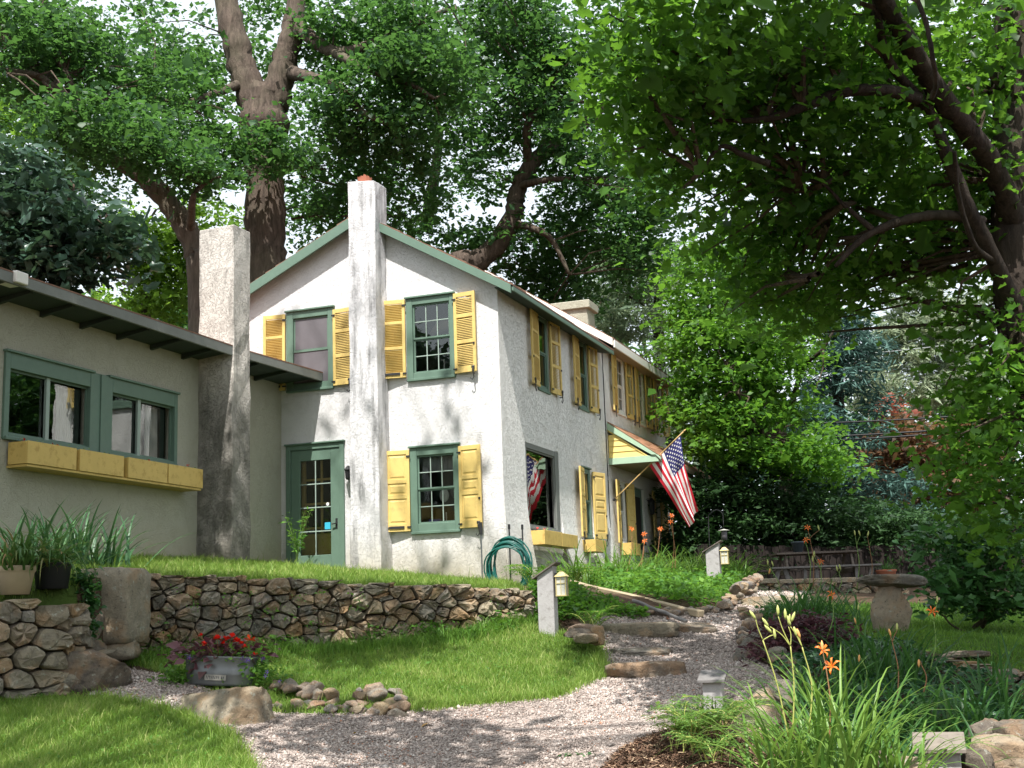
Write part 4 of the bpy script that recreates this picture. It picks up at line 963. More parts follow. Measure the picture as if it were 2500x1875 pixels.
c = at(206,1530,13.35); rock('stone', tuple(c+np.array([.0,.1,0])), (.26,.5,.60), 24, 'stone_dark', rz=.1, sub=2, boxy=.7, parent=RW, cuts=4)
c = at(200,1620,13.2); rock('stone', tuple(c+np.array([.0,.1,0])), (.34,.5,.40), 25, 'stone_dark', rz=-.1, sub=2, boxy=.7, parent=RW, cuts=4)
c = at(255,1582,13.7); rock('stone', tuple(c+np.array([.0,.1,0])), (.55,.5,.24), 22, 'stone_block', rz=.1, sub=2, boxy=.7, parent=RW, cuts=4)
# lower wall below the potted plants, with the steps beside it
wl2 = np.array([at(-420,1452,11.3), at(-100,1462,12.0), at(196,1486,12.75), at(205,1492,13.5)])
LW = empty('stone_pot_wall', tuple(wl2[0]*[1,1,0]+[0,0,base_z(wl2[0])]), 'low stone wall in shade carrying the clay pot of strap leaved plants', 'wall')
stone_wall(LW, wl2, [base_z(p) for p in wl2], [at(-420,1446,11.3)[2], at(-100,1454,12.0)[2], at(196,1478,12.75)[2], at(205,1484,13.5)[2]], .24, 8, ['stone'])
t = tag(rock('stone_step', tuple(at(228,1637,12.95)), (.62,.5,.36), 31, 'stone_dark', rz=.2, sub=3, boxy=.7, cuts=6, rough=.015), 'dark reddish stone step block below the big cornerstone of the terrace wall', 'stone')
t = tag(rock('stone_step', tuple(at(160,1610,13.2)), (.8,.5,.16), 33, 'stone_block', rz=.05, sub=2, boxy=.8, cuts=4), 'flat grey step slab lying against the pot wall', 'stone')
t = tag(rock('boulder', tuple(at(575,1738,12.25)+np.array([0,.1,-.02])), (.92,.70,.44), 38, 'stone_block', rz=.25, sub=3, boxy=.6, tilt=(-.16,.05), cuts=13, rough=.012), 'big flat topped grey boulder in the gravel in front of the metal tub', 'rock')
# edging stones along the middle lawn
r = random.Random(3)
for k in range(46):
    u = r.random(); row = r.random()
    px = 668+u*345; py = 1700+u*16+row*36-(8 if row < .3 else 0)
    s = r.uniform(.08, .16)*(1.25 if px > 900 else 1)
    p = hit(px, py); o = rock('edging_stone', (p[0], p[1], p[2]+s*.22+(.06 if row < .45 else 0)), (s*1.25, s, s*.8), 100+k, 'stone_edge', rz=r.uniform(0, 3), sub=2, cuts=13, rough=.02, tilt=(r.uniform(-.3,.3), r.uniform(-.3,.3)))
    tag(o, 'small tumbled stone in the heap edging the middle lawn beside the boulder', 'stone', 'stones edging the middle lawn')
# edging stones of the other beds
def edging(pts, n, smin, smax, label, group, seed, jit=10, lift=.0):
    r = random.Random(seed); P = [hit(*p) for p in pts]; S = np.concatenate([[0], np.cumsum([np.linalg.norm(P[i+1]-P[i]) for i in range(len(P)-1)])])
    for k in range(n):
        s_ = S[-1]*(k+.5)/n; x = np.interp(s_, S, [p[0] for p in P])+r.uniform(-.05, .05)*jit/10; y = np.interp(s_, S, [p[1] for p in P])+r.uniform(-.08, .08)*jit/10
        s = r.uniform(smin, smax); o = rock('edging_stone', (x, y, float(ground(x, y))+s*.22+r.random()*lift), (s*1.3, s, s*.75), seed*50+k, 'stone_edge', rz=r.uniform(0, 3), sub=2, cuts=13, rough=.02, tilt=(r.uniform(-.3,.3), r.uniform(-.3,.3)))
        tag(o, label, 'stone', group)
edging([(1560,1500),(1640,1500),(1700,1497),(1760,1495)], 30, .08, .15, 'small brown stone bordering the flower bed at the top of the gravel path', 'stones bordering the house bed', 5)
edging([(1760,1500),(1790,1480),(1822,1462),(1845,1445)], 26, .13, .23, 'rounded tan stone stacked beside the small lamp post near the picnic table', 'stones stacked by the far lamp post', 6, lift=.2)
edging([(1815,1552),(1835,1580),(1860,1600),(1900,1625),(1935,1660)], 30, .09, .19, 'small reddish stone edging the lily bed beside the gravel', 'stones edging the lily bed', 7, 12, .08)
edging([(1815,1500),(1850,1545),(1838,1520)], 7, .14, .26, 'flat brown stone under the purple leaved shrub at the path', 'stones under the purple shrub', 8, 8, .05)
for k, (px, py, d, sz, lb) in enumerate([(1425,1542,15.4,(.34,.26,.13),'orange brown slab in the little stone pile beside the path lamp post'),(1412,1550,15.2,(.3,.22,.10),'purple grey slab in the stone pile beside the path lamp post'),(1430,1560,15.1,(.24,.2,.13),'white stone at the foot of the pile beside the path lamp post'),(1458,1556,15.2,(.12,.2,.2),'upright orange stone at the end of the pile beside the path')]):
    tag(rock('flat_stone', tuple(at(px,py,d)+np.array([0,0,.02])), sz, 60+k, ['stone_edge','stone_dark','stone_pale','stone_edge'][k], rz=.2*k, sub=2, boxy=.3), lb, 'stone')
# step slabs across the path
def step(px0, px1, pyb, h, depth, seed, label, mat='slab'):
    a, b = hit(px0, pyb), hit(px1, pyb); yy = (a[1]+b[1])/2; L_ = abs(b[0]-a[0]); cx = (a[0]+b[0])/2
    tag(rock('step_stone', (cx, yy+depth*.42, float(ground(cx, yy))+h*.36), (L_, depth, h*1.25), seed, mat, rz=random.uniform(-.03,.05), sub=3, boxy=.85, cuts=3, rough=.014), label, 'step')
step(1488,1672,1650,.15,.36,41,'lowest step, a reddish brown stone slab across the gravel path')
step(1490,1630,1598,.08,.30,42,'short brown step slab above the lowest step of the path')
step(1448,1640,1549,.14,.4,43,'widest grey step slab across the path behind the front lamp post','stone_block')
step(1632,1742,1543,.11,.38,44,'narrow dark step slab next to the widest one, its top level with the gravel')
step(1830,1972,1484,.16,.5,45,'pale grey step slab right below the low wall at the picnic table','stone_block')
step(1822,1930,1506,.06,.4,46,'thin sunken step slab below the pale one')
# low wall in front of the picnic table
lw = [at(1838,1425,24.2), at(1990,1424,24.3), at(2215,1421,24.6)]
TW = empty('low_stone_wall', tuple(lw[0]*[1,1,0]+[0,0,lw[0][2]-.25]), 'low wall of long squared stones in front of the picnic table', 'wall')
stone_wall(TW, lw, [p[2]-.22 for p in lw], [p[2]+.02 for p in lw], .20, 17, ['stone','slab'])
mb = MB()
for i in range(6):
    t0, t1 = i/6, (i+1)/6-.01; a = lw[0]+(lw[2]-lw[0])*t0; b = lw[0]+(lw[2]-lw[0])*t1; z = a[2]+.02
    mb = MB(); h = random.uniform(.05,.08); x0, y0, x1, y1 = a[0]-lw[0][0], a[1]-lw[0][1], b[0]-lw[0][0], b[1]-lw[0][1]
    vs = [(x0,y0-.1,0),(x1,y1-.1,0),(x1,y1+.22,0),(x0,y0+.22,0)]
    zz = z-TW.location[2]; mb.add([(x,y,zz-.02) for x,y,_ in vs]+[(x+random.uniform(-.01,.01),y,zz+h) for x,y,_ in vs], [(4,5,6,7),(0,1,5,4),(1,2,6,5),(2,3,7,6),(3,0,4,7)], MT['stone_block'])
    mb.build('coping_stone', TW, bevel=.015)
# stone wall below the birdbath lawn
bw = [at(2085,1612,13.6), at(2290,1612,13.2), at(2400,1640,12.6), at(2600,1665,12.2)]
BW = empty('stone_bank_wall', tuple(bw[0]*[1,1,0]+[0,0,bw[0][2]-.3]), 'low tumbled stone wall half hidden by leaves below the birdbath lawn', 'wall')
stone_wall(BW, bw, [p[2]-.35 for p in bw], [p[2]+.04 for p in bw], .17, 19, ['stone'])
for k, (px, py, d, sz, lb, mt) in enumerate([(1850,1752,11.2,(.42,1.0,.26),'long sunlit pale boulder lying behind the fern beside the path','stone_pale'),(2440,1790,9.6,(.34,.3,.2),'flat grey rock behind the wooden lamp post under the lilies','stone_dark'),
        (2455,1850,8.6,(.36,.32,.24),'rounded tan rock lowest beside the wooden lamp post','stone_pale'),(2382,1862,8.3,(.20,.2,.16),'small grey brown rock next to the rounded tan rock','stone_dark'),(2490,1800,9.0,(.3,.3,.22),'dark rock at the edge of the lily bed','stone_dark'),
        (2150,1872,8.2,(.30,.25,.16),'white rock under the foreground lily leaves','stone_pale'),(2225,1880,8.1,(.26,.2,.14),'pale rock beside the foot of the wooden lamp post','stone_pale'),(1925,1700,11.6,(.22,.3,.26),'upright brown stone at the corner of the lily bed','slab'),
        (1858,1590,14.2,(.5,.4,.5),'rounded mossy boulder beneath the purple shrub','slab'),(2350,1600,13.4,(.5,.3,.08),'thin flat slab lying on top of the tumbled bank wall','slab')]):
    tag(rock('rock', tuple(at(px,py,d)), sz, 80+k, mt, rz=.3*k if k else -.45, sub=3, boxy=.3, tilt=(.1 if k else .22, .05), cuts=9, rough=.012), lb, 'rock')
# birdbath of field stones
bb = at(2182,1542,15.0); bb[2] = float(ground(bb[0], bb[1]))
BB = empty('birdbath', tuple(bb), 'rustic birdbath of a wide flat stone slab on a round boulder on the shaded lawn', 'birdbath')
rock('pedestal', tuple(bb+np.array([0,0,.20])), (.42,.38,.62), 91, 'stone_pale', sub=3, cuts=6, rough=.012, parent=BB)
rock('slab', tuple(bb+np.array([.02,0,.56])), (.66,.52,.15), 92, 'slab', rz=.1, sub=3, boxy=.2, cuts=6, rough=.015, tilt=(0,.03), parent=BB)

# ------------------------------------------------------------------ small things in the garden
def path_lamp(loc, rz, label, s=1.0, cap='cap', h=.78):
    R_ = empty('path_lamp', loc, label, 'lamp post', 'wooden lamp posts along the path', rz)
    mb = MB(); w, d = .105*s, .095*s     # sloped top falling to the viewer
    mb.prism([(-d,-.25),(d,-.25),(d,h-.01),(-d,h-.065)], 0, -w, w, MT['post_paint']); mb.build('post', R_, bevel=.006)
    mb = MB(); mb.prism([(-d-.05,h-.075),(d+.035,h+.0),(d+.035,h+.028),(-d-.05,h-.047)], 0, -w-.035, w+.035, MT[cap]); mb.build('cap', R_, bevel=.004)
    return R_
def side_lamp(loc, rz, label, s=1.0, h=.78, lantern=True):
    """post seen from its side: the cap falls away from the lantern"""
    R_ = empty('path_lamp', loc, label, 'lamp post', 'wooden lamp posts along the path', rz)
    w, d = .10*s, .095*s
    mb = MB(); mb.prism([(-w,-.25),(w,-.25),(w,h),(-w,h-.13)], 1, -d, d, MT['post_paint']); mb.build('post', R_, bevel=.006)
    mb = MB(); mb.prism([(-w-.05,h-.165),(w+.05,h+.02),(w+.05,h+.04),(-w-.05,h-.145)], 1, -d-.035, d+.035, MT['cap_dk']); mb.build('cap', R_, bevel=.003)
    if lantern:
        mb = MB(); c_ = (w+.085, 0); q = .058; z0, z1 = h-.36, h-.14; m = MT['lantern']
        for sx in (-1, 1):
            for sy in (-1, 1): mb.box(c_[0]+sx*q-.006, c_[0]+sx*q+.006, sy*q-.006, sy*q+.006, z0, z1, m)
        mb.box(c_[0]-q-.008, c_[0]+q+.008, -q-.008, q+.008, z0-.012, z0, m)
        for zz in (z0+.14,):
            mb.box(c_[0]-q, c_[0]+q, -q-.004, -q+.004, zz-.004, zz+.004, m); mb.box(c_[0]-q, c_[0]+q, q-.004, q+.004, zz-.004, zz+.004, m)
        mb.box(c_[0]-.004, c_[0]+.004, -q-.003, -q+.003, z0, z1, m)
        mb.add([(c_[0]+sx*(q+.02), sy*(q+.02), z1) for sx, sy in ((-1,-1),(1,-1),(1,1),(-1,1))]+[(c_[0]+sx*.02, sy*.02, z1+.06) for sx, sy in ((-1,-1),(1,-1),(1,1),(-1,1))], [(0,1,5,4),(1,2,6,5),(2,3,7,6),(3,0,4,7),(4,5,6,7),(0,1,2,3)], MT['lantern'])
        mb.box(w, c_[0], -.008, .008, z1+.03, z1+.045, MT['iron'])
        L_ = mb.build('lantern', R_)
        mb = MB(); mb.box(c_[0]-q+.006, c_[0]+q-.006, -q+.006, q-.006, z0, z1-.004, MT['frost']); mb.build('lantern_glass', L_)
    return R_
def zg(p): return (p[0], p[1], float(ground(p[0], p[1])))
side_lamp(zg(at(1340,1545,15.8)), -.28, 'pale grey wooden lamp post with brass lantern at the end of the stone wall', 1.0, .80)
side_lamp(zg(at(1748,1472,22.6)), -.28, 'pale grey wooden lamp post with brass lantern in front of the dark hedge', 1.15, .84)
p = at(2290,1795,8.3); path_lamp((p[0], p[1], p[2]-.80), -.30, 'weathered wooden lamp post with a plain slanted cap, closest to the viewer among the lilies', 1.15, 'cap')
p = at(1740,1650,11.6); path_lamp((p[0], p[1], p[2]-.76), -.30, 'short lamp post with a grey slanted cap behind the fern', .8, 'wood_grey')
# galvanised tub with flowers
tb = at(536,1668,13.1); tb[2] = float(ground(tb[0], tb[1]))+.01
TB = empty('metal_tub', tuple(tb), 'oval galvanised steel tub planter standing on the gravel edge of the lawn', 'planter', rz=-.16); TB.rotation_euler = (0, .06, -.16); TB.scale = (1, 1, 1.12)
mb = MB(); mb.lathe([(.0,.0),(.30,.0),(.305,.02),(.325,.09),(.332,.10),(.328,.11),(.335,.13),(.328,.14),(.345,.235),(.355,.245),(.352,.255),(.335,.245),(.30,.02)], MT['galv'], 40, sx=1.08, sy=.5); mb.build('tub', TB, smooth=True)
mb = MB(); mb.lathe([(0,.2),(.33,.21)], MT['soil'], 24, sx=1.05, sy=.47); mb.build('potting_soil', TB)
mb = MB()
def text_part(body, parent, loc, size, mat, rz=0.0, rx=math.pi/2, name='lettering'):
    cu = bpy.data.curves.new(name, 'FONT'); cu.body = body; cu.size = size; cu.extrude = .0008; cu.align_x = 'CENTER'; cu.align_y = 'CENTER'
    o = bpy.data.objects.new(name, cu); COL.objects.link(o); dg = bpy.context.evaluated_depsgraph_get(); me = bpy.data.meshes.new_from_object(o.evaluated_get(dg)); bpy.data.objects.remove(o)
    me.materials.clear(); me.materials.append(MT[mat]); o = bpy.data.objects.new(name, me); COL.objects.link(o); o.parent = parent; o.location = loc; o.rotation_euler = (rx, 0, rz); return o
mb = MB(); mb.box(-.11,.11,-.001,.001,-.024,.024,MT['screen_pale']); pl = mb.build('name_plate', TB, loc=(.02,-.171,.072)); pl.rotation_euler = (-.08,0,0)
mb = MB(); r = random.Random(64)      # worn, no longer readable print
for k in range(11):
    if k == 8: continue
    x = -.092+k*.0175; a = r.uniform(-.5, .5); h = r.uniform(.009, .015)
    mb.add([(x-.003+a*.01, -.0018, -h), (x+.003+a*.01, -.0018, -h), (x+.003-a*.01, -.0018, h), (x-.003-a*.01, -.0018, h)], [(0,1,2,3)], MT['iron'])
    if r.random() < .7: mb.add([(x-.006, -.0022, z_-.0025) if q == 0 else (x+.007, -.0022, z_-.0025) if q == 1 else (x+.007, -.0022, z_+.0025) if q == 2 else (x-.006, -.0022, z_+.0025) for z_ in [r.uniform(-h, h)] for q in range(4)], [(0,1,2,3)], MT['iron'])
mb.build('worn_print', pl)
# hose on its iron holder at the house corner
hp = W(.25,-.55,0); hp[2] = float(ground(hp[0], hp[1]))
HO = empty('hose_holder', tuple(hp), 'black iron hose stand at the corner of the white house', 'hose stand', rz=YAW)
for dx, dy, h in ((-.46,0,1.02),(.03,0,.96),(.22,.1,.95)):
    mb = MB(); mb.tube([(dx,dy,-.2),(dx,dy,h)], .012, MT['iron'] if dx > -.1 else MT['galv'], 8)
    if dx < -.1: mb.tube([(dx,dy,h-.2),(dx,dy,h)], .026, MT['iron'], 8)
    else: mb.tube([(dx,dy,h-.08),(dx,dy,h)], .02, MT['iron'], 8)
    mb.build('rod', HO)
mb = MB(); mb.tube([(.03,-.16,.66),(.03,0,.72),(.22,.1,.72)], .012, MT['iron'], 6); mb.build('hook', HO)
mb = MB(); r = random.Random(8)
for k in range(15):
    w0 = .33+r.uniform(-.11,.10); lowz = -.12-r.uniform(0,.14); top = .76-.013*k; pts = []
    for i in range(29):
        a = math.pi*(-.5)+2*math.pi*i/28
        x = .06+w0*math.cos(a)*(1+.12*math.sin(a)); z = (top+lowz)/2+(top-lowz)/2*math.sin(a)
        pts.append((x+r.uniform(-.004,.004), -.07-.013*k+.035*math.sin(a*2+k), z))
    mb.tube(pts, .0125, MT['hose'], 6, caps=False)
pts = [(.45,-.2,.1),(.42,-.25,-.05),(.52,-.6,-.1),(.5,-.9,-.2)]; pp, rr = catmull(pts, [.0105]*4, 5); mb.tube(pp, .0105, MT['hose'], 6)
o = mb.build('garden_hose', None, smooth=True, loc=tuple(hp), rz=YAW); tag(o, 'coiled teal green garden hose hanging on the iron stand', 'hose')
# timber edging and green hatch beside the house bed
a, b = at(1322,1400,20.8), at(1712,1500,17.6); a[2] = float(ground(a[0],a[1]))+.16; b[2] = float(ground(b[0],b[1]))+.07
def beam(name, a, b, w, h, mat, label, cat):
    d = b-a; L_ = np.linalg.norm(d); d = d/L_; s = np.cross(d, (0,0,1)); s /= np.linalg.norm(s); u = np.cross(s, d); mb = MB(); n = 10; vs = []
    for i in range(n+1):
        p = d*L_*i/n+np.array([0,0,.006*math.sin(i*1.3)])
        for x, y in ((-w,-h),(w,-h),(w,h),(-w,h)): vs.append(p+s*x*random.uniform(.85,1.1)+u*y*random.uniform(.85,1.1))
    mb.add(vs, [(i*4+k, (i+1)*4+k, (i+1)*4+(k+1) % 4, i*4+(k+1) % 4) for i in range(n) for k in range(4)]+[(0,1,2,3),(n*4+3,n*4+2,n*4+1,n*4)], MT[mat]); o = mb.build(name, None, loc=tuple(a), bevel=.01); return tag(o, label, cat)
beam('edging_log', a, b, .06, .045, 'pot', 'long pale weathered timber lying beside the bed in front of the house', 'timber')
a2, b2 = at(1560,1478,17.9), at(1690,1503,17.3); a2[2] = float(ground(a2[0],a2[1]))+.05; b2[2] = float(ground(b2[0],b2[1]))+.03
beam('edging_log', a2+np.array([-.1,-.25,0]), b2+np.array([-.1,-.2,0]), 0.035, .02, 'wood_grey', 'short grey weathered strip lying below the pale timber', 'edging')
# picnic table
tp = at(1992,1416,26.0); tp[2] = float(ground(tp[0], tp[1]))
PT = empty('picnic_table', tuple(tp), 'old weathered picnic table with its benches in front of the dark hedge', 'picnic table', rz=-.02)
m = MT['picnic']
for y in (-.30,-.10,.10,.30):
    mb = MB(); mb.box(-.80,.86,y-.092,y+.092,.70,.738,m); mb.build('top_board', PT, bevel=.004)
for sy in (-1, 1):
    for y in (-.075,.075):
        mb = MB(); mb.box(-.98,1.0,sy*.72+y-.07,sy*.72+y+.07,.405,.44,m); mb.build('seat_board', PT, bevel=.004)
for x in (-.62,.66):
    for sy in (-1, 1):
        mb = MB(); mb.prism([(sy*.22,.70),(sy*.31,.70),(sy*.78,-.1),(sy*.68,-.1)],0,x-.02,x+.02,m); mb.build('leg', PT)
    mb = MB(); mb.box(x-.05,x-.02,-.78,.78,.31,.40,m); mb.build('cross_bar', PT)
for x, s in ((-.4, 1), (.45, -1)):
    mb = MB(); mb.prism([(x,.36),(x+.08*s,.36),(x+.42*s,.70),(x+.34*s,.70)],1,-.02,.02,m); mb.build('brace', PT)
for bx in (-.86, .92):
    mb = MB()
    for s in (-1, 1): mb.prism([(bx+s*.02,.40),(bx+s*.10,.40),(bx+s*.24,-.08),(bx+s*.14,-.08)],1,-1.12,-1.07,MT['wood_grey'])
    mb.build('leg', PT)
mb = MB(); mb.box(-1.05,1.02,-1.22,-1.0,.40,.435,MT['wood_grey']); mb.build('bench_board', PT, bevel=.004)
for x in (-.42,-.2,.55):
    mb = MB(); mb.box(x-.03,x+.03,-1.13,-1.09,-.1,.40,MT['wood_grey']); mb.build('leg', PT)
pp_ = tp+np.array([-.33,-.1,.74])
mb = MB(); mb.lathe([(0,0),(.085,0),(.125,.19),(.135,.19),(.135,.215),(.12,.215),(.105,.16),(0,.16)], MT['potblue'], 18); o = mb.build('plant_pot', None, smooth=True, loc=tuple(pp_)); tag(o, 'empty slate blue flower pot standing on the picnic table', 'pot')
# stump planter at the end of the table
p = at(2165,1420,24.9); p[2] = lw[2][2]+.08
mb = MB(); mb.lathe([(0,0),(.16,0),(.185,.13),(.2,.14),(.2,.17),(.17,.17),(.15,.12),(0,.12)], MT['terracotta'], 18)
PG = mb.build('plant_pot', None, smooth=True, loc=tuple(p)); tag(PG, 'clay pot of wispy green grass on the low stone wall beyond the picnic table', 'pot')
# bird feeder on a shepherd's hook
p = at(1765,1430,27.0); p[2] = float(ground(p[0], p[1]))
BF = empty('bird_feeder', tuple(p), 'small bird feeder hanging from a thin iron crook before the dark hedge', 'bird feeder')
mb = MB(); pts = [(-.22,0,-.2),(-.22,0,1.3),(-.17,0,1.5),(-.03,0,1.58),(.08,0,1.5),(.09,0,1.38)]; q, w_ = catmull(pts, [.009]*6, 4); mb.tube(q, .009, MT['iron'], 6); mb.build('crook', BF)
mb = MB(); mb.lathe([(0,.95),(.06,.95),(.065,1.14),(.0,1.14)], MT['screen'], 12, (.09,0,0)); mb.tube([(.09,0,1.14),(.09,0,1.38)], .004, MT['iron'], 5); mb.build('seed_tube', BF, smooth=True)
mb = MB(); mb.lathe([(.0,1.17),(.12,1.145),(.12,1.15),(0,1.18)], MT['frost'], 18, (.09,0,0)); mb.build('feeder_roof', BF)
# board fence in the shade at the back
fa, fb = at(1700,1440,29.5), at(2560,1440,29.5)
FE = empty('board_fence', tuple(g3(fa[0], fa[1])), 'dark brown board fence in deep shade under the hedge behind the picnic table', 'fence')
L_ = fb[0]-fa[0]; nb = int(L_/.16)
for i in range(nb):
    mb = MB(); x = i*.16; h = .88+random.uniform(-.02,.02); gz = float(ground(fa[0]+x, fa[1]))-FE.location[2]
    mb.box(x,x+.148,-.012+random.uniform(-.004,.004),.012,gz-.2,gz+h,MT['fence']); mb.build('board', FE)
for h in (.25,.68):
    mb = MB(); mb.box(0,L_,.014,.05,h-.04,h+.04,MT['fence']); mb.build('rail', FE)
# clay pot and dark pot on the low wall
p = at(25,1446,12.35)
mb = MB(); mb.lathe([(0,0),(.13,0),(.17,.20),(.175,.21),(.185,.22),(.185,.27),(.165,.27),(.15,.22),(0,.21)], MT['pot'], 28); PL = mb.build('plant_pot', None, smooth=True, loc=(p[0],p[1]+.12,p[2]-.02)); tag(PL, 'tan clay pot of arching brown tipped strap leaves on the low stone wall', 'pot')
p2 = at(118,1432,12.75)
mb = MB(); mb.lathe([(0,0),(.15,0),(.18,.24),(.19,.25),(.17,.25),(.15,.2),(0,.2)], MT['potdark'], 24); PD = mb.build('plant_pot', None, smooth=True, loc=(p2[0],p2[1]+.1,p2[2]-.02)); tag(PD, 'dark plastic pot half hidden under drooping leaves beside the tan clay pot', 'pot')
# overhead cables across the road side trees
def cable(y0, y1, d, rad, mat, label, x0=1380, x1=2700):
    a, b = at(x0, y0, d+6), at(x1, y1, d); pts = [a+(b-a)*t+np.array([0,0,-1.2*t*(1-t)]) for t in np.linspace(0,1,24)]
    mb = MB(); mb.tube([q-a for q in pts], rad, MT[mat], 6); o = mb.build('overhead_cable', None, smooth=True, loc=tuple(a)); tag(o, label, 'cable', 'overhead cables behind the garden')
cable(1028,984,33,.022,'rubber','highest of the three thick black cables crossing behind the garden')
cable(1066,1012,33,.026,'rubber','middle of the three thick black cables crossing behind the garden')
cable(1078,1020,33.5,.026,'rubber','lowest of the three thick black cables, close below the middle one')
cable(905,790,36,.012,'cable_pale','thin pale wire high above the three thick black cables')

# ------------------------------------------------------------------ foliage
def unit(v): return v/(np.linalg.norm(v, axis=-1, keepdims=True)+1e-9)
def leaves(name, C, size, mat, parent=None, kind='leaf', flat=.5, droop=.0, seed=0, aspect=.62, sv=.38, loc=None, dirs=None):
    """one mesh of folded leaf faces around the points C (N,3)"""
    r = np.random.default_rng(seed); n = len(C); C = np.asarray(C)
    d = r.normal(size=(n, 3)); d[:, 2] *= .45; d[:, 2] -= droop
    if dirs is not None: d = d*.55+dirs
    d = unit(d)
    up = r.normal(size=(n, 3))*(1-flat)+np.array([0, 0, 1.0])*flat*1.6; side = unit(np.cross(d, up)); nn = np.cross(side, d)
    s = (size*np.exp(r.normal(0, sv, n)))[:, None]; w = s*aspect*.5
    if kind == 'leaf':     # pointed blade folded along its rib, tip bent down
        t = r.uniform(.05, .25, (n, 1))
        P = [C, C+d*s*.42+side*w+nn*w*t*1.2, C+d*s-nn*s*.16, C+d*s*.42-side*w+nn*w*t*1.2, C+d*s*.45]
        V = np.stack(P, 1).reshape(-1, 3); F = np.array([(0,1,4),(1,2,4),(0,4,3),(4,2,3)])
        k = 5
    elif kind == 'lobed':  # broad leaf with side lobes
        cu = r.uniform(-.1, .5, (n, 1)); e1 = nn*w*cu*r.uniform(.3, 1.3, (n, 1)); e2 = nn*w*cu*r.uniform(.3, 1.3, (n, 1))
        P = [C, C+d*s*.25+side*w*1.15+e1, C+d*s*.45+side*w*.5, C+d*s*.72+side*w*.85+e1*.6-nn*s*.08, C+d*s-nn*s*r.uniform(.05, .45, (n, 1)), C+d*s*.72-side*w*.85+e2*.6-nn*s*.08, C+d*s*.45-side*w*.5, C+d*s*.25-side*w*1.15+e2]
        V = np.stack(P, 1).reshape(-1, 3); F = np.array([(0,1,2),(2,3,4),(0,2,4),(0,4,6),(4,5,6),(0,6,7)]); k = 8
    else:                  # plain diamond, two faces
        P = [C, C+d*s*.45+side*w, C+d*s-nn*s*.1, C+d*s*.45-side*w]
        V = np.stack(P, 1).reshape(-1, 3); F = np.array([(0,1,2),(0,2,3)]); k = 4
    FF = (np.arange(n)[:, None, None]*k+F[None]).reshape(-1, 3)
    q_ = C[:, 0]*1.1+C[:, 1]*.6; cl = np.sin(q_*1.3+2*np.sin(C[:, 2]*.9))*np.sin(C[:, 2]*1.6+C[:, 1]*.8+1.3)
    tone = np.repeat(np.clip(r.normal(.42, .2, n)+.22*cl, 0, 1), k)
    if loc is not None: V = V-np.array(loc)
    return fast_obj(name, V, FF, MT[mat], parent, tone=tone)
def blob_points(blobs, seed, per=34, rc=.42, density=1.0, cflat=.45, sprays=True):
    """blobs: (px, py, rx px, ry px, distance, depth radius, leaf count) -> leaf bases gathered in twig clusters"""
    r = np.random.default_rng(seed); out = []; heads = []
    for b in blobs:
        px, py, rx, ry, d, rd, n = b; n = int(n*density); c = at(px, py, d); k = d/F_PX
        m = max(3, n//per); q = r.normal(size=(m, 3)); q = unit(q)*(r.random((m, 1))**(1/2.4))
        H = c+q*np.array([rx*k, rd, ry*k]); heads.append(H)
        for h in H:
            cnt = r.poisson(per); rr = rc*r.uniform(.6, 1.3)
            p = r.normal(size=(cnt, 3))*np.array([rr, rr, rr*cflat])*.6
            p[:, 2] -= .12*(p[:, 0]**2+p[:, 1]**2)/rr
            out.append(h+p)
    return np.concatenate(out), np.concatenate(heads)
TREES = []
def tree(label, limbs, crowns, bark='bark', cat='tree', nm='tree', group=None, base=None, ring=10):
    """limbs: [(name, [(px,py,d) or xyz], [radii])]; crowns: [(name, blobs, leaf size, material, kwargs)]"""
    def P(p): return np.array(p[1:]) if p[0] == 'w' else at(*p)
    b = P(limbs[0][1][0]) if base is None else np.array(base)
    T = empty(nm, tuple(b), label, cat, group)
    for nme, pts, rad in limbs:
        mb = MB(); pp, rr = catmull([P(p) for p in pts], rad, 6)
        r = random.Random(len(pts)); pp = [p+np.array([r.uniform(-1,1), r.uniform(-1,1), 0])*rr[i]*.07 for i, p in enumerate(pp)]
        rr = [q*r.uniform(.93, 1.09) for q in rr]
        mb.tube([p-b for p in pp], rr, MT[bark], ring if rad[0] > .12 else 6); mb.build(nme, T, smooth=True)
    for i, (nme, blobs, size, mat, kw) in enumerate(crowns):
        kw = dict(kw); bk = {k: kw.pop(k) for k in ('per','rc','density','cflat') if k in kw}; sd_ = len(TREES)*31+i
        pts, heads = blob_points(blobs, sd_, **bk); tw = kw.pop('twigs', None)
        leaves(nme, pts, size, mat, T, seed=sd_, loc=b, **kw)
        if tw:   # fine twigs joining neighbouring clusters
            mb = MB(); r = random.Random(sd_); hs = heads[np.random.default_rng(1).permutation(len(heads))[:tw]]
            anchors = np.array([P(p) for _, pts_, _ in limbs for p in pts_])
            for h in hs:
                D = np.linalg.norm(anchors-h, axis=1); a = anchors[int(np.argmin(D))]
                t0 = max(0, 1-2.2/(D.min()+.01)); s = a+(h-a)*t0; mid_ = (s+h)/2+np.array([r.uniform(-.2,.2), r.uniform(-.2,.2), r.uniform(.0,.3)])
                mb.tube([s-b, mid_-b, h-b], [.03, .018, .006], MT['bark_thin'], 4, caps=False)
            t_ = mb.build('twigs', T); t_['kind'] = 'stuff'
    TREES.append(T); return T
gz = lambda x, y: float(ground(x, y))
def foot(px, d, py=1400):
    p = at(px, py, d); return ('w', p[0], p[1], gz(p[0], p[1])-.3)

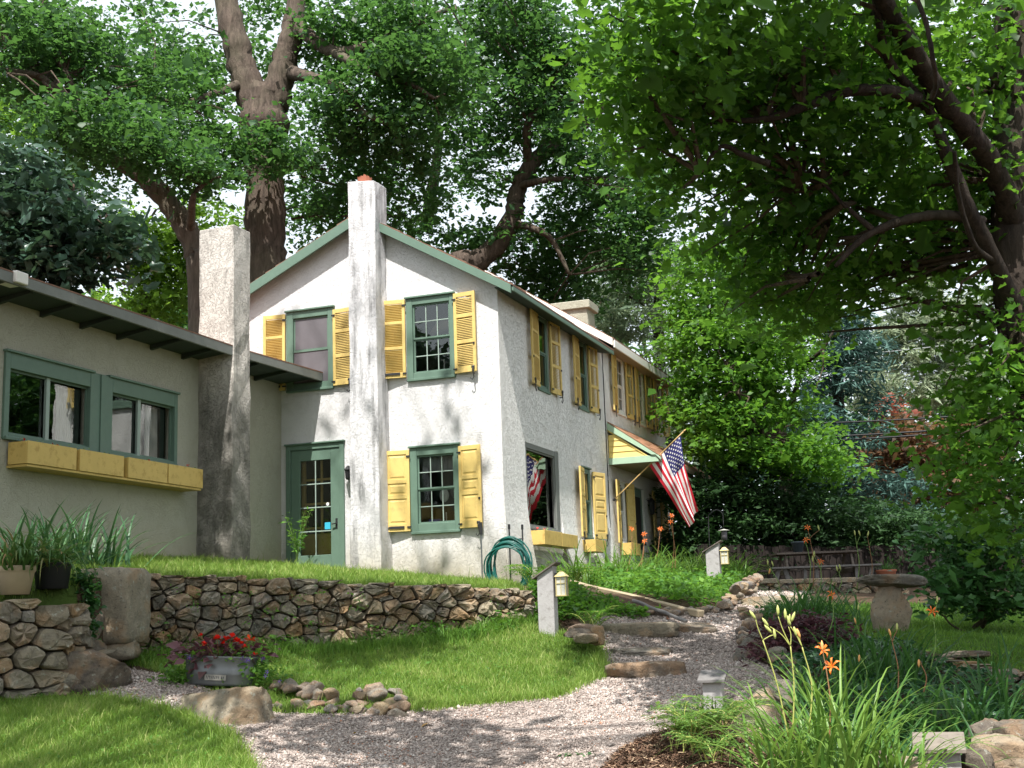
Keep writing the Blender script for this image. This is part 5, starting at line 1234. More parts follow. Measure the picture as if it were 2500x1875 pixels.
# giant tree with a forked trunk behind the house
tree('giant old tree with a forked brown trunk rising behind the gable', [
    ('trunk', [foot(660,31),(655,800,31),(650,640,31),(648,520,31),(645,400,31),(640,300,31),(648,225,31)], [.75,.58,.52,.48,.50,.66,.50]),
    ('limb', [(630,280,31),(600,190,31),(572,90,31),(548,-20,31),(520,-180,31)], [.44,.38,.34,.32,.25]),
    ('limb', [(665,260,31),(690,170,31),(712,80,31),(726,-20,31),(735,-200,31)], [.42,.34,.28,.26,.22]),
    ('branch', [(700,175,31),(760,190,30),(830,210,29.5),(880,270,29),(940,300,29)], [.2,.14,.11,.08,.05]),
    ('branch', [(722,60,31),(810,125,30),(900,110,30),(1010,60,30),(1100,20,30)], [.2,.15,.12,.08,.05]),
    ('branch', [(810,125,30),(900,170,29),(990,200,29),(1060,240,29)], [.12,.10,.08,.04]),
    ('branch', [(600,200,31),(520,230,30),(450,250,29),(380,240,29)], [.14,.09,.07,.04])],
   [('crown', [(840,90,120,75,31,2.2,2300),(1000,60,120,60,30,2.5,2000),(1060,190,150,80,30,2.5,2600),(940,180,110,60,29,2,1200),(870,300,110,70,30,2,1600),(980,330,120,70,30,2,1600),(800,230,60,60,29,1.5,500),
        (830,440,110,100,33,3,1300),(950,450,120,80,33,3,1200),(760,520,80,120,34,3,1150),(1060,470,70,80,33,2,600),(880,540,130,60,34,2,1000),(700,390,60,35,30,1,260),
        (620,345,130,45,29,1.4,750),(700,370,70,35,28.5,1,260),(560,400,60,50,29,1.2,350),(430,170,110,70,30,2,900),(480,260,80,70,30,2,700),(400,80,80,50,31,2,350),(520,330,60,50,29,1,350),(500,120,50,50,31,1.5,250),(640,130,40,50,33,1,260),(650,20,120,40,34,1.5,700),(960,10,110,30,31,1.5,500),(450,130,200,150,36,2.5,1500),(830,200,230,170,36,2.5,1700),(1080,120,230,120,36,2.5,1500),(880,470,220,110,37,2.5,1100)],
        .13, 'lf_giant', dict(twigs=90, aspect=.7, density=1.35, per=22, rc=.45))])
tree('dark curving tree leaning out behind the wing chimney', [
    ('trunk', [foot(500,26),(492,700,26),(480,620,26),(455,560,26),(415,500,26),(350,430,26),(290,395,26),(250,375,26)], [.38,.29,.25,.24,.22,.20,.17,.14]),
    ('limb', [(250,375,26),(200,290,25.5),(150,230,25),(90,170,25),(0,80,25),(-60,40,25)], [.18,.16,.14,.14,.12,.1]),
    ('branch', [(200,290,25.5),(160,180,25),(120,80,25),(100,-30,25)], [.12,.10,.09,.07]),
    ('branch', [(150,230,25),(90,185,24.5),(0,170,24)], [.09,.07,.05]),
    ('branch', [(465,570,26),(470,490,25),(490,455,25),(540,430,25)], [.10,.07,.05,.03])],
   [('crown', [(60,60,120,80,25,2,1800),(150,130,110,80,25,2,1500),(40,200,90,70,25,2,900),(230,300,150,55,24,1.6,1700),(300,360,130,50,24,1.5,1000),(170,340,90,60,25,1.5,700),(330,220,130,90,27,2,1500),(390,330,110,60,26,1.5,900),(450,400,110,60,25,1.4,700),(200,60,80,60,26,2,600),(300,130,70,60,27,2,350),(520,440,90,40,25,1,500),(120,180,230,190,30,2.2,2500),(330,330,210,130,30,2.2,1500),(180,470,160,80,30,2,800)],
        .12, 'lf_giant', dict(twigs=60, aspect=.65, density=1.45, per=22, rc=.42))])
tree('dark tree with a curved leaning trunk beyond the roof ridge', [
    ('trunk', [foot(1080,36),(1110,700,36),(1150,650,36),(1210,600,36),(1255,520,36),(1262,470,36),(1300,400,36),(1370,340,36),(1440,290,36),(1500,220,36),(1540,150,36)], [.5,.40,.34,.31,.28,.26,.24,.21,.18,.15,.1]),
    ('branch', [(1255,545,36),(1310,560,35),(1350,590,35),(1390,670,35)], [.12,.10,.08,.05]),
    ('branch', [(1262,455,36),(1330,440,35),(1400,435,35)], [.12,.09,.05]),
    ('branch', [(1290,400,36),(1290,300,35),(1350,245,35),(1430,250,35)], [.14,.12,.09,.05]),
    ('branch', [(1040,560,38),(1060,430,38),(1075,330,38)], [.2,.16,.1])],
   [('crown', [(1250,40,150,60,35,2.5,2200),(1330,130,150,80,35,2.5,2600),(1170,150,80,60,36,2,700),(1300,250,130,80,35,2.5,2200),(1180,330,110,70,36,2.5,1500),(1100,290,80,70,36,2,800),(1180,430,70,50,36,2,500),(1390,360,110,70,35,2,1500),(1290,600,150,65,37,2.5,1500),(1410,500,140,70,36,2.5,1300),(1500,430,110,80,36,2.5,1000),(1420,610,120,70,37,2,1100),(1160,610,110,60,38,2,1300),(1560,560,110,80,35,2,1700),(1600,460,90,70,34,2,1000),(1020,590,90,50,38,2,800),(1400,720,90,60,38,2,1000),(1450,160,110,80,35,2,1300),(1500,60,100,60,35,2,900),(1560,650,70,60,35,2,800),(1340,760,60,30,38,1.5,300),(1310,690,90,50,38,1.5,900),(1250,180,230,190,40,2.5,1900),(1420,380,210,170,40,2.5,1700),(1180,420,120,60,40,2,400),(1450,600,200,120,40,2.5,1400)],
        .14, 'lf_giant', dict(twigs=90, aspect=.7, density=1.3, per=22, rc=.5))])
# oak at the wing
tree('oak with dark bluish glossy leaves over the roof of the wing', [
    ('trunk', [('w', at(-180,1300,19)[0], 19, 2.0),(-160,900,19),(-130,700,19),(-60,560,19)], [.35,.3,.25,.15]),
    ('branch', [(-60,560,19),(40,500,18),(150,540,18),(250,560,18)], [.1,.08,.06,.03]),
    ('branch', [(-80,600,19),(60,640,18),(180,650,18)], [.08,.05,.02])],
   [('crown', [(60,440,120,70,18,1.2,850),(110,530,140,70,18,1.2,1100),(210,570,120,50,18,1,650),(50,620,110,60,18,1.2,850),(160,650,110,45,18,1,480),(290,600,60,35,18,.8,200),(20,520,60,60,18,1,400),(300,560,40,50,18,.6,120)],
        .15, 'lf_oak', dict(kind='lobed', per=12, rc=.32, aspect=.55, twigs=40, cflat=.8, density=.95))])
tree('pale green young trees in full light behind the wing roof', [
    ('trunk', [foot(372,34),(370,800,34),(365,700,34),(380,600,34)], [.14,.12,.10,.06]), ('trunk', [foot(360,34),(352,750,34),(362,660,34),(350,560,34)], [.1,.08,.06,.04])],
   [('crown', [(370,620,80,90,34,2,1900),(430,660,80,110,34,2,2200),(330,700,60,60,34,1.5,600),(450,560,60,60,34,1.5,800),(400,760,90,50,34,1.5,900),(240,730,90,40,36,1.5,300),(500,500,80,60,37,1.5,420),(300,520,60,50,37,1.2,220),(560,540,60,50,37,1.2,260),(250,600,60,50,37,1.2,200)],
        .15, 'lf_bright', dict(twigs=20)), ('crown', [(60,290,90,80,36,2,1300),(120,370,70,60,36,2,600),(20,360,50,60,36,1.5,400)], .16, 'lf_bright', {})])
# near tree on the viewer's right-hand edge with its long overhanging limbs
NEAR = tree('large dark trunked maple whose limbs hang over the garden path', [
    ('trunk', [('w', at(2680,1500,13)[0], 13.0, 1.0),(2640,1250,13),(2560,1000,13),(2490,800,13),(2475,600,13),(2470,430,13),(2480,250,13),(2490,50,13),(2500,-150,13)], [.36,.30,.26,.23,.22,.23,.25,.25,.22]),
    ('limb', [(2478,560,13),(2440,440,12.5),(2380,340,12),(2300,240,11.5),(2220,110,11),(2150,-10,10.5),(2080,-120,10)], [.145,.12,.105,.10,.09,.08,.06]),
    ('limb', [(2490,780,13),(2430,640,12.4),(2370,520,12),(2320,400,11.8),(2260,260,11.5),(2170,150,11),(2140,20,10.6)], [.10,.085,.075,.065,.055,.045,.03]),
    ('branch', [(2430,640,12.4),(2380,600,12),(2340,480,11.6),(2330,370,11.2)], [.04,.03,.025,.02]),
    ('branch', [(2400,540,12.2),(2300,525,12),(2200,540,12),(2110,580,12),(2040,650,12)], [.055,.05,.045,.035,.02]),
    ('branch', [(2240,240,11.3),(2160,220,11),(2060,225,11),(1960,260,11),(1870,290,11),(1760,295,11)], [.06,.055,.05,.045,.035,.015]),
    ('branch', [(2130,560,12),(2060,500,12),(2010,450,12),(1960,440,12)], [.03,.02,.015,.01]),
    ('branch', [(1880,400,11),(1820,380,11),(1760,358,11),(1710,420,11)], [.03,.03,.02,.012]),
    ('branch', [(2240,0,9),(2262,60,9),(2275,130,9),(2285,200,9.2),(2275,240,9.4)], [.02,.02,.018,.02,.02]),
    ('branch', [(2480,350,13),(2560,200,13),(2640,0,13)], [.16,.12,.1])],
   [('crown', [(1560,90,130,80,10,1.5,620),(1720,70,130,70,10.5,1.5,700),(1880,60,140,70,11,1.5,760),(2040,60,130,70,11.5,1.5,760),(2200,70,130,70,12,1.5,760),(2360,80,110,80,13,1.5,640),(1500,210,70,70,10,1,230),(1640,210,120,80,10.5,1.5,620),(1800,190,130,80,11,1.5,720),(1960,200,130,80,11.5,1.5,720),(2120,210,120,80,12,1.5,760),(2310,210,110,80,13,1.5,700),(1560,320,100,50,11,1,330),(1700,330,110,70,11.5,1.4,440),(1860,330,110,70,12,1.4,420),
            (2010,350,130,70,12,1.5,640),(2160,350,120,70,12.5,1.5,640),(2310,350,110,70,13,1.5,640),(2420,400,80,90,14,1.2,520),(1680,450,110,60,12,1.2,260),(1850,460,120,60,12.5,1.4,420),(2010,480,130,60,13,1.5,640),(2180,470,120,60,13,1.5,700),(2310,500,100,70,13.5,1.4,600),(1760,560,110,50,13,1.3,330),(1900,590,150,60,13.5,1.5,700),(2070,620,140,60,14,1.5,700),(2240,600,120,70,14,1.5,620),(2360,630,80,70,14,1.2,460),(1480,130,40,40,9.6,.5,60),(2440,150,60,90,14,1.2,460),(2440,20,60,50,14,1,330)],
        .088, 'lf_maple', dict(kind='lobed', per=13, rc=.34, aspect=.85, cflat=.6, twigs=170)),
    ('crown', [(1900,680,150,60,14,1.2,1100),(2060,700,120,50,14,1.2,900),(1840,760,110,50,15,1,750),(1960,770,110,45,15,1,700),(2180,690,70,40,14,1,330),
            (2400,800,70,60,13,1,650),(2350,760,60,40,13,.8,250),(2440,930,60,80,13,1,800),(2370,950,60,60,13,.8,420),(2400,1080,90,70,13,1,900),(2330,1060,40,30,12.6,.6,120),(2460,1200,70,80,13,1,800),(2370,1180,60,50,13,.8,380),(2480,700,40,70,14,.8,450),(2430,1290,60,40,13,.8,300),(2470,1010,50,50,13,.8,420)],
        .085, 'lf_mid', dict(kind='lobed', per=10, rc=.38, aspect=.8, cflat=.6, twigs=90, density=.55))], bark='bark_dk', ring=12)
tree('bright green maple hanging over the flag and the end of the house', [
    ('trunk', [foot(1930,34,1400),(1925,1200,34),(1900,1050,34),(1860,900,33),(1840,800,33),(1850,650,33),(1870,500,33)], [.28,.24,.2,.17,.14,.11,.08]),
    ('branch', [(1930,1000,33),(1960,900,31),(2010,850,30),(2060,760,30)], [.08,.06,.04,.02]), ('branch', [(1860,900,33),(1790,860,31),(1720,820,30)], [.07,.05,.02]),
    ('branch', [(1920,1150,33),(1860,1060,30),(1800,960,29),(1780,900,29)], [.05,.04,.03,.02])],
   [('crown', [(1760,740,110,60,30,1.8,1500),(1700,830,100,60,30,1.8,1500),(1830,840,120,60,30,1.8,1900),(1720,920,90,50,30,1.6,1200),(1840,930,120,50,30,1.6,1600),(1930,860,80,60,31,1.6,1100),(1690,1000,80,50,30,1.5,850),(1800,1030,120,50,30,1.6,1500),(1900,1000,90,45,31,1.5,800),(1850,1110,120,40,30,1.5,1200),(1970,1120,110,40,30,1.4,950),(1730,1090,80,40,30,1.4,650),(1990,1060,50,40,30,1,280),(1660,760,60,40,31,1.5,450),(1930,760,90,50,32,1.5,900),(1700,660,100,60,30,2,1100),(1800,620,110,50,30,2,900),(2030,1150,70,25,30,1,300)],
        .135, 'lf_mid', dict(aspect=.6, twigs=70, density=1.2, per=20, rc=.45))], bark='bark_dk')
# conifers
def needles(label, limbs, blobs, mat, size=.2, cat='tree', nm='conifer_tree', bark='bark_dk', **kw):
    k = dict(kind='diamond', aspect=.22, per=46, rc=.42, cflat=.35, droop=.25, twigs=40); k.update(kw)
    return tree(label, limbs, [('crown', blobs, size, mat, k)], bark=bark, cat=cat, nm=nm)
def cone(px, pyt, pyb, w, d, n, rd=2.0):
    out = []; m = 9
    for i in range(m):
        t = (i+.5)/m; y = pyt+(pyb-pyt)*t; ww = w*(.15+.85*t)
        for k in range(1+int(3*t+.5)): out.append((px+random.uniform(-.7,.7)*ww, y+random.uniform(-15,15), max(30, ww*.55), 24, d, rd*(.3+t*.7), int(n*(.3+t)/22)))
    return out
needles('pale sunlit pine beyond the rear chimney', [('trunk', [foot(1610,46,1300),(1612,1000,46),(1608,800,46),(1600,600,46)], [.3,.26,.2,.1]), ('branch', [(1605,880,46),(1680,830,45),(1720,800,45)], [.07,.05,.02]), ('branch', [(1605,780,46),(1560,740,45),(1500,700,45)], [.07,.05,.02])],
   [(1520,640,110,50,45,2.5,2600),(1600,700,110,45,45,2.5,2600),(1490,720,80,45,45,2.5,1700),(1550,790,100,35,45,2.5,1900),(1660,640,80,40,45,2,1000),(1620,870,60,40,45,2,900),(1650,930,50,40,45,2,1000),(1640,1000,60,50,45,2,1300),(1460,800,60,30,46,2,600),(1640,1090,60,50,45,2,1200)], 'lf_con', .24)
needles('pale hazy pine far behind the garden, in front of the white sky', [('trunk', [foot(2330,52,1300),(2330,1000,52),(2300,800,52),(2290,620,52)], [.3,.26,.2,.08]), ('trunk', [foot(2200,54,1300),(2190,1000,54),(2180,800,54)], [.3,.22,.1])],
   [(2240,690,70,70,50,2.5,2400),(2280,790,110,70,50,2.5,3400),(2200,860,110,70,50,2.5,3200),(2330,880,110,70,50,2.5,3200),(2160,780,60,50,50,2,1300),(2250,960,140,50,50,2.5,3000),(2380,760,60,80,50,2,1600),(2420,950,70,80,50,2,1800),(2130,940,60,60,50,2,1200)], 'lf_pine', .26)
needles('blue spruce with stiff silvery boughs behind the black cables', [('trunk', [foot(2050,38,1300),(2050,1100,38),(2045,900,38),(2035,700,38)], [.25,.2,.15,.05])],
   [(2000,790,55,30,37,1.2,1200),(2075,800,45,40,37,1.2,1200),(2100,860,70,40,37,1.5,1900),(2000,880,60,45,37,1.5,1300),(2050,930,90,35,37,1.5,1700),(1960,1010,80,40,37,1.5,1500),(2080,1060,80,40,37,1.5,1400),(2030,1150,110,40,37,1.6,2000),(2150,1180,120,35,37,1.6,1900),(1930,1170,90,45,37,1.6,1200),(2220,1250,100,25,37,1.6,600),(2080,1240,100,35,37,1.6,1000),(2150,990,50,30,37,1,500)], 'lf_spruce', .2)
tree('copper brown leaved tree below the cables at the back', [('trunk', [foot(2260,43,1300),(2255,1150,43),(2250,1000,43)], [.2,.16,.1]), ('branch', [(2255,1130,43),(2180,1060,43),(2120,1000,43)], [.07,.05,.03]), ('branch', [(2255,1100,43),(2330,1040,43),(2380,1000,43)], [.07,.05,.03])],
   [('crown', [(2200,1090,130,45,42,2,2100),(2320,1120,120,45,42,2,2000),(2250,1190,150,50,42,2,2600),(2380,1200,90,50,42,2,1200),(2130,1180,80,50,43,2,1000),(2250,1040,120,30,43,2,900)], .17, 'lf_red', dict(twigs=60)), ('crown', [(2155,990,40,20,41,1,170),(2100,1160,26,16,41,.8,80)], .16, 'lf_scarlet', {})], bark='bark_dk')
# dense yew hedge, several bushes grown together
hedge = [(1690,1230,80,60),(1790,1220,90,70),(1900,1240,100,70),(2010,1270,100,60),(2120,1300,110,60),(2240,1310,110,60),(2360,1330,110,60),(2480,1330,100,70)]
for i, (px, py, rx, ry) in enumerate(hedge):
    lb = ['at the end of the house behind the bird feeder','behind the far lamp post, rising above the board fence','behind the pot on the picnic table','directly behind the picnic table','behind the end of the picnic table','behind the clay pot of wispy grass','behind the birdbath lawn','farthest along the fence behind the leafy shrub'][i]
    bl = [(px,py-20,rx,ry,30.5,1.5,2600),(px+20,py+50,rx,ry*.9,30.5,1.3,2600),(px-20,py+110,rx,50,30.6,1.2,2000)]
    T = tree('dark dense yew bush '+lb, [('stem', [foot(px,30.6,1400),(px,py+40,30.6)], [.10,.05])], [('foliage', bl, .13, 'lf_yew', dict(kind='diamond', aspect=.35, per=40, rc=.3))], bark='bark_dk', cat='bush', nm='yew_bush', group='yew bushes grown into a hedge')
# leafy shrub in front of the hedge
tree('open leafy green shrub arching over the edge of the birdbath lawn', [
    ('stem', [('w', at(2400,1560,17)[0], 17.3, 1.3),(2400,1500,17),(2370,1400,17),(2320,1330,16.8),(2270,1310,16.6)], [.03,.025,.02,.015,.008]),
    ('stem', [('w', at(2420,1560,17)[0], 17.3, 1.3),(2440,1460,17),(2460,1360,17),(2480,1280,17)], [.03,.025,.02,.01]), ('stem', [(2400,1500,17),(2350,1450,16.8),(2290,1420,16.6)], [.02,.015,.008]), ('stem', [(2400,1560,17),(2330,1530,16.8),(2300,1500,16.6)], [.02,.012,.008])],
   [('foliage', [(2290,1310,80,30,16.8,.6,420),(2370,1340,90,50,17,.7,900),(2460,1300,80,60,17,.7,800),(2300,1400,60,35,16.8,.5,330),(2390,1430,90,50,17,.7,900),(2480,1440,70,60,17,.7,700),(2320,1470,60,25,16.8,.5,260),(2430,1480,80,30,17,.6,400),(2250,1420,40,25,16.6,.4,90)], .10, 'lf_shrub', dict(per=16, rc=.2, aspect=.55))], bark='bark_thin', cat='shrub', nm='shrub')
# wooded background that closes the view far away
r_ = np.random.default_rng(77); blobs = []
for px in range(-1500, 6000, 90):
    top = (950 if px > 1500 else 720) if -100 < px < 2600 else 300
    for k in range(5 if -100 < px < 2600 else 12): blobs.append((px+r_.uniform(-40,40), top+60+k*95+r_.uniform(-20,20), 85, 60, 72+r_.uniform(-4,6), 3.5, 520))
pts, _ = blob_points(blobs, 5, per=40, rc=1.0)
tag(leaves('distant_woods', pts, .42, 'lf_giant', seed=9, kind='diamond', aspect=.7), kind='stuff')

# ------------------------------------------------------------------ grass, gravel and bed plants
def sample_poly(poly, n, r):
    P = np.array(poly); lo, hi = P.min(0), P.max(0); out = np.zeros((0, 2))
    while len(out) < n:
        q = r.uniform(lo, hi, (n*2, 2)); out = np.concatenate([out, q[inpoly(q[:, 0], q[:, 1], poly)]])
    return out[:n]
def clip_near(poly, x0, x1, y0, y1):
    for a, b, c in ((-1,0,-x0),(1,0,x1),(0,-1,-y0),(0,1,y1)): poly = clip_poly(poly, a, b, c)
    return poly
def area(poly): return .5*abs(sum(poly[i][0]*poly[(i+1) % len(poly)][1]-poly[(i+1) % len(poly)][0]*poly[i][1] for i in range(len(poly))))
def grass(name, poly, dens, hgt, wid, mat, seed, edge=.0, hvar=.35):
    r = np.random.default_rng(seed); n = int(area(poly)*dens); q = sample_poly(poly, n, r)
    q += r.normal(0, .035, q.shape)
    # tufts: blades lean together, taller and thinner patches
    ph = np.sin(q[:, 0]*3.1+1.7*np.sin(q[:, 1]*2.3))*np.sin(q[:, 1]*2.7+q[:, 0]*1.3); h = hgt*np.exp(r.normal(0, hvar, n))*(1+.25*ph)
    z = ground(q[:, 0], q[:, 1])-.01; a = r.uniform(0, 2*np.pi, n); lean = r.uniform(.15, .9, n)*h; la = r.uniform(0, 2*np.pi, n)
    B = np.stack([q[:, 0], q[:, 1], z], 1); S = np.stack([np.cos(a), np.sin(a), 0*a], 1)*wid*.5*r.uniform(.7, 1.4, (n, 1)); Ld = np.stack([np.cos(la)*lean, np.sin(la)*lean, h], 1)
    M_ = B+Ld*np.array([.35, .35, .62]); V = np.stack([B-S, B+S, M_+S*.8, M_-S*.8, B+Ld], 1).reshape(-1, 3)
    F = (np.arange(n)[:, None, None]*5+np.array([(0,1,2),(0,2,3),(3,2,4)])[None]).reshape(-1, 3)
    ph2 = np.sin(q[:, 0]*5.3+2*np.sin(q[:, 1]*4.1))*np.sin(q[:, 1]*6.1+q[:, 0]*2); tone = np.repeat(np.clip(.42+.2*ph+.16*ph2+r.normal(0, .2, n)+(r.random(n) < .07)*.6, 0, 1), 5)
    return tag(fast_obj(name, V, F, MT[mat], tone=tone), kind='stuff')
grass('front_lawn_grass', clip_near(R_LAWN_FRONT, -6, 2, 7.5, 16), 6500, .055, .0055, 'grass', 1)
grass('middle_lawn_grass', clip_near(R_LAWN_MID, -6, 3, 8, 18), 5200, .05, .006, 'grass', 2)
grass('terrace_lawn_grass', clip_near(R_LAWN_UP, -9, 2, 11, 24), 1900, .065, .008, 'grass', 3)
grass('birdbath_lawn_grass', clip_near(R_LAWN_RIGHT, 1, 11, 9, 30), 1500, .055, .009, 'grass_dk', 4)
# shaggy taller fringe along lawn edges
def fringe(name, pts, n, hgt, wid, mat, seed, spread=.05, lo=5.0):
    r = np.random.default_rng(seed); P = np.array([hit(*p, lo) for p in pts]); S = np.concatenate([[0], np.cumsum(np.linalg.norm(np.diff(P, axis=0), axis=1))])
    s = r.uniform(0, S[-1], n); q = np.stack([np.interp(s, S, P[:, 0]), np.interp(s, S, P[:, 1])], 1)+r.normal(0, spread, (n, 2))
    m = 5; a = r.uniform(0, 6.28, n); h = hgt*np.exp(r.normal(0, .35, n)); z = ground(q[:, 0], q[:, 1])-.01
    B = np.stack([q[:, 0], q[:, 1], z], 1); la = r.uniform(0, 6.28, n); le = h*r.uniform(.2, 1, n); S_ = np.stack([np.cos(a), np.sin(a), 0*a], 1)*wid*.5; Ld = np.stack([np.cos(la)*le, np.sin(la)*le, h], 1); M_ = B+Ld*np.array([.3, .3, .65])
    V = np.stack([B-S_, B+S_, M_+S_*.8, M_-S_*.8, B+Ld], 1).reshape(-1, 3); F = (np.arange(n)[:, None, None]*5+np.array([(0,1,2),(0,2,3),(3,2,4)])[None]).reshape(-1, 3)
    return tag(fast_obj(name, V, F, MT[mat], tone=np.repeat(np.clip(r.normal(.5, .25, n), 0, 1), 5)), kind='stuff')
fringe('lawn_edge_grass', [(1010,1737),(1150,1722),(1360,1702),(1478,1650),(1462,1600),(1445,1550)], 5000, .07, .006, 'grass', 5)
fringe('lawn_edge_grass', [(225,1705),(430,1748),(555,1800),(600,1880),(580,1990)], 4500, .08, .006, 'grass', 6)
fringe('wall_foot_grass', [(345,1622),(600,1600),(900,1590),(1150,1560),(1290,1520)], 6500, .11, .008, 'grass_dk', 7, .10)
# pebbles on the path
def pebbles(name, poly, dens, size, seed):
    r = np.random.default_rng(seed); n = int(area(poly)*dens); q = sample_poly(poly, n, r)+r.normal(0, .02, (n, 2)); v, f = ICO[0]; v6 = np.array([(1,0,0),(-1,0,0),(0,1,0),(0,-1,0),(0,0,1),(0,0,-1)], float); f6 = np.array([(0,2,4),(2,1,4),(1,3,4),(3,0,4),(2,0,5),(1,2,5),(3,1,5),(0,3,5)])
    s = size*np.exp(r.normal(0, .38, n))*.5; c = np.stack([q[:, 0], q[:, 1], ground(q[:, 0], q[:, 1])+s*.25], 1)
    a = r.uniform(0, 6.28, n); ca, sa = np.cos(a)[:, None], np.sin(a)[:, None]; j = r.uniform(.6, 1.25, (n, 6, 1)); L_ = v6[None]*j*s[:, None, None]*np.array([1.25, .95, .7])+r.normal(0, .16, (n, 6, 3))*s[:, None, None]
    V = np.stack([L_[..., 0]*ca-L_[..., 1]*sa, L_[..., 0]*sa+L_[..., 1]*ca, L_[..., 2]], -1)+c[:, None]
    F = (np.arange(n)[:, None, None]*6+f6[None]).reshape(-1, 3); tr = .16*np.sin(q[:, 0]*1.9+1.1*np.sin(q[:, 1]*1.3))*np.sin(q[:, 1]*1.6+.7*q[:, 0]); tone = np.repeat(np.clip(r.beta(2.2, 2.0, n)*.93+tr+(r.random(n) < .03)*.5, 0, 1), 6)
    return tag(fast_obj(name, V.reshape(-1, 3), F, MT['pebble'], tone=tone), kind='stuff')
pebbles('gravel', clip_near(R_GRAVEL, -5, 8, 8.5, 13.2), 4200, .0165, 1)
pebbles('gravel', clip_near(R_GRAVEL, -5, 8, 13.2, 17.5), 3000, .020, 2)
pebbles('gravel', clip_near(R_GRAVEL, -5, 9, 17.5, 26), 1300, .028, 3)

def blade_mesh(name, bases, tips_dir, length, width, mat, parent=None, loc=(0,0,0), seed=0, arch=1.0, seg=6, kink=.0, tone0=.45):
    """arching strap leaves; bases (N,3), tips_dir (N,3) initial direction"""
    r = np.random.default_rng(seed); n = len(bases); L_ = length*r.uniform(.65, 1.15, n); d = unit(tips_dir); out = d.copy(); out[:, 2] = 0; out = unit(out+1e-4)
    side = np.stack([-out[:, 1], out[:, 0], 0*out[:, 0]], 1); ar = arch*r.uniform(.5, 1.3, n)
    V = []; ws = []
    p = bases.copy(); ang = np.arcsin(np.clip(d[:, 2], -1, 1))
    for k in range(seg+1):
        t = k/seg; w = width*.5*(1-.15*abs(t-.3))*(1-t**2.2)**.8+.0003 if t < 1 else 0
        ww = (w*r.uniform(.8, 1.2, n))[:, None] if k == 0 else w
        up = np.stack([-np.sin(ang)*out[:, 0], -np.sin(ang)*out[:, 1], np.cos(ang)], 1)
        V += [p-side*w+up*w*.35, p+0*side, p+side*w+up*w*.35]
        step_ = (L_/seg)[:, None]*np.stack([np.cos(ang)*out[:, 0], np.cos(ang)*out[:, 1], np.sin(ang)], 1); p = p+step_; ang = ang-ar*(1.9/seg)*(.35+1.3*t)
    V = np.stack(V, 1); m = V.shape[1]; F = []
    for k in range(seg):
        a = k*3; F += [(a, a+1, a+4), (a, a+4, a+3), (a+1, a+2, a+5), (a+1, a+5, a+4)]
    F = (np.arange(n)[:, None, None]*m+np.array(F)[None]).reshape(-1, 3); tone = np.repeat(np.clip(r.normal(tone0, .22, n), 0, 1), m)
    return fast_obj(name, V.reshape(-1, 3)-np.array(loc), F, MT[mat], parent, tone=tone, smooth=True)
def clump_dirs(n, r, up=1.6, spread=1.0):
    a = r.uniform(0, 6.28, n); return np.stack([np.cos(a)*spread*r.uniform(.3, 1, n), np.sin(a)*spread*r.uniform(.3, 1, n), np.full(n, up)*r.uniform(.5, 1.2, n)], 1)
def clump(name, c, n, length, width, mat, rad, label, cat='plant', seed=0, arch=1.0, up=1.5, parent=None, group=None, part='leaves', tone0=.45, spread=1.0):
    r = np.random.default_rng(seed); b = np.array(c)+np.stack([r.normal(0, rad, n), r.normal(0, rad, n), np.zeros(n)], 1)
    T = parent or empty(name, tuple(c), label, cat, group)
    d = clump_dirs(n, r, up, spread); d[:, :2] += (b-np.array(c))[:, :2]/(rad+.01)*.5
    blade_mesh(part, b, d, length, width, mat, T, T.location, seed+1, arch, tone0=tone0); return T
# flowers
def petal_flower(parent, c, size, mat, seed, face=None, nm='flower', npet=6):
    r = np.random.default_rng(seed); face = unit(np.array(face if face is not None else (r.uniform(-.5,.5), -.8, .5), float)); u = unit(np.cross(face, (0.1, .2, 1))); w = np.cross(face, u); mb = MB(); off = r.uniform(0, 1)
    for k in range(npet):
        a = 2*math.pi*k/npet+off; d = math.cos(a)*u+math.sin(a)*w; s = np.cross(face, d); wd = (.30 if k % 2 else .2)*size*r.uniform(.8, 1.15); droop = r.uniform(.0, .35)
        pr = []
        for t, q, z in ((0,.25,-.75),(.35,.8,-.25),(.7,1,.02),(.95,.6,-.12-droop)):
            cc = d*size*t+face*size*z*.8; pr += [cc-s*wd*q*.5, cc+face*size*.02*q, cc+s*wd*q*.5]
        tip = d*size*1.1+face*size*(-.35-droop)
        mb.add(pr+[tip], [(i*3+j, i*3+j+1, i*3+j+4, i*3+j+3) for i in range(3) for j in range(2)]+[(9,10,12),(10,11,12)], MT[mat])
    for k in range(5):
        a = 1.2*k; e = face*size*.25+size*.12*(math.cos(a)*u+math.sin(a)*w); mb.tube([-face*size*.4, e], size*.015, MT['yellowfl'], 3, caps=False)
    return mb.build(nm, parent, smooth=True, loc=tuple(np.array(c)-np.array(parent.location)))
def bud(mb, p, d, size, mat):
    d = unit(np.array(d, float)); mb.tube([p, p+d*size*.25, p+d*size*.65, p+d*size], [size*.06, size*.14, size*.15, size*.03], MT[mat], 6)
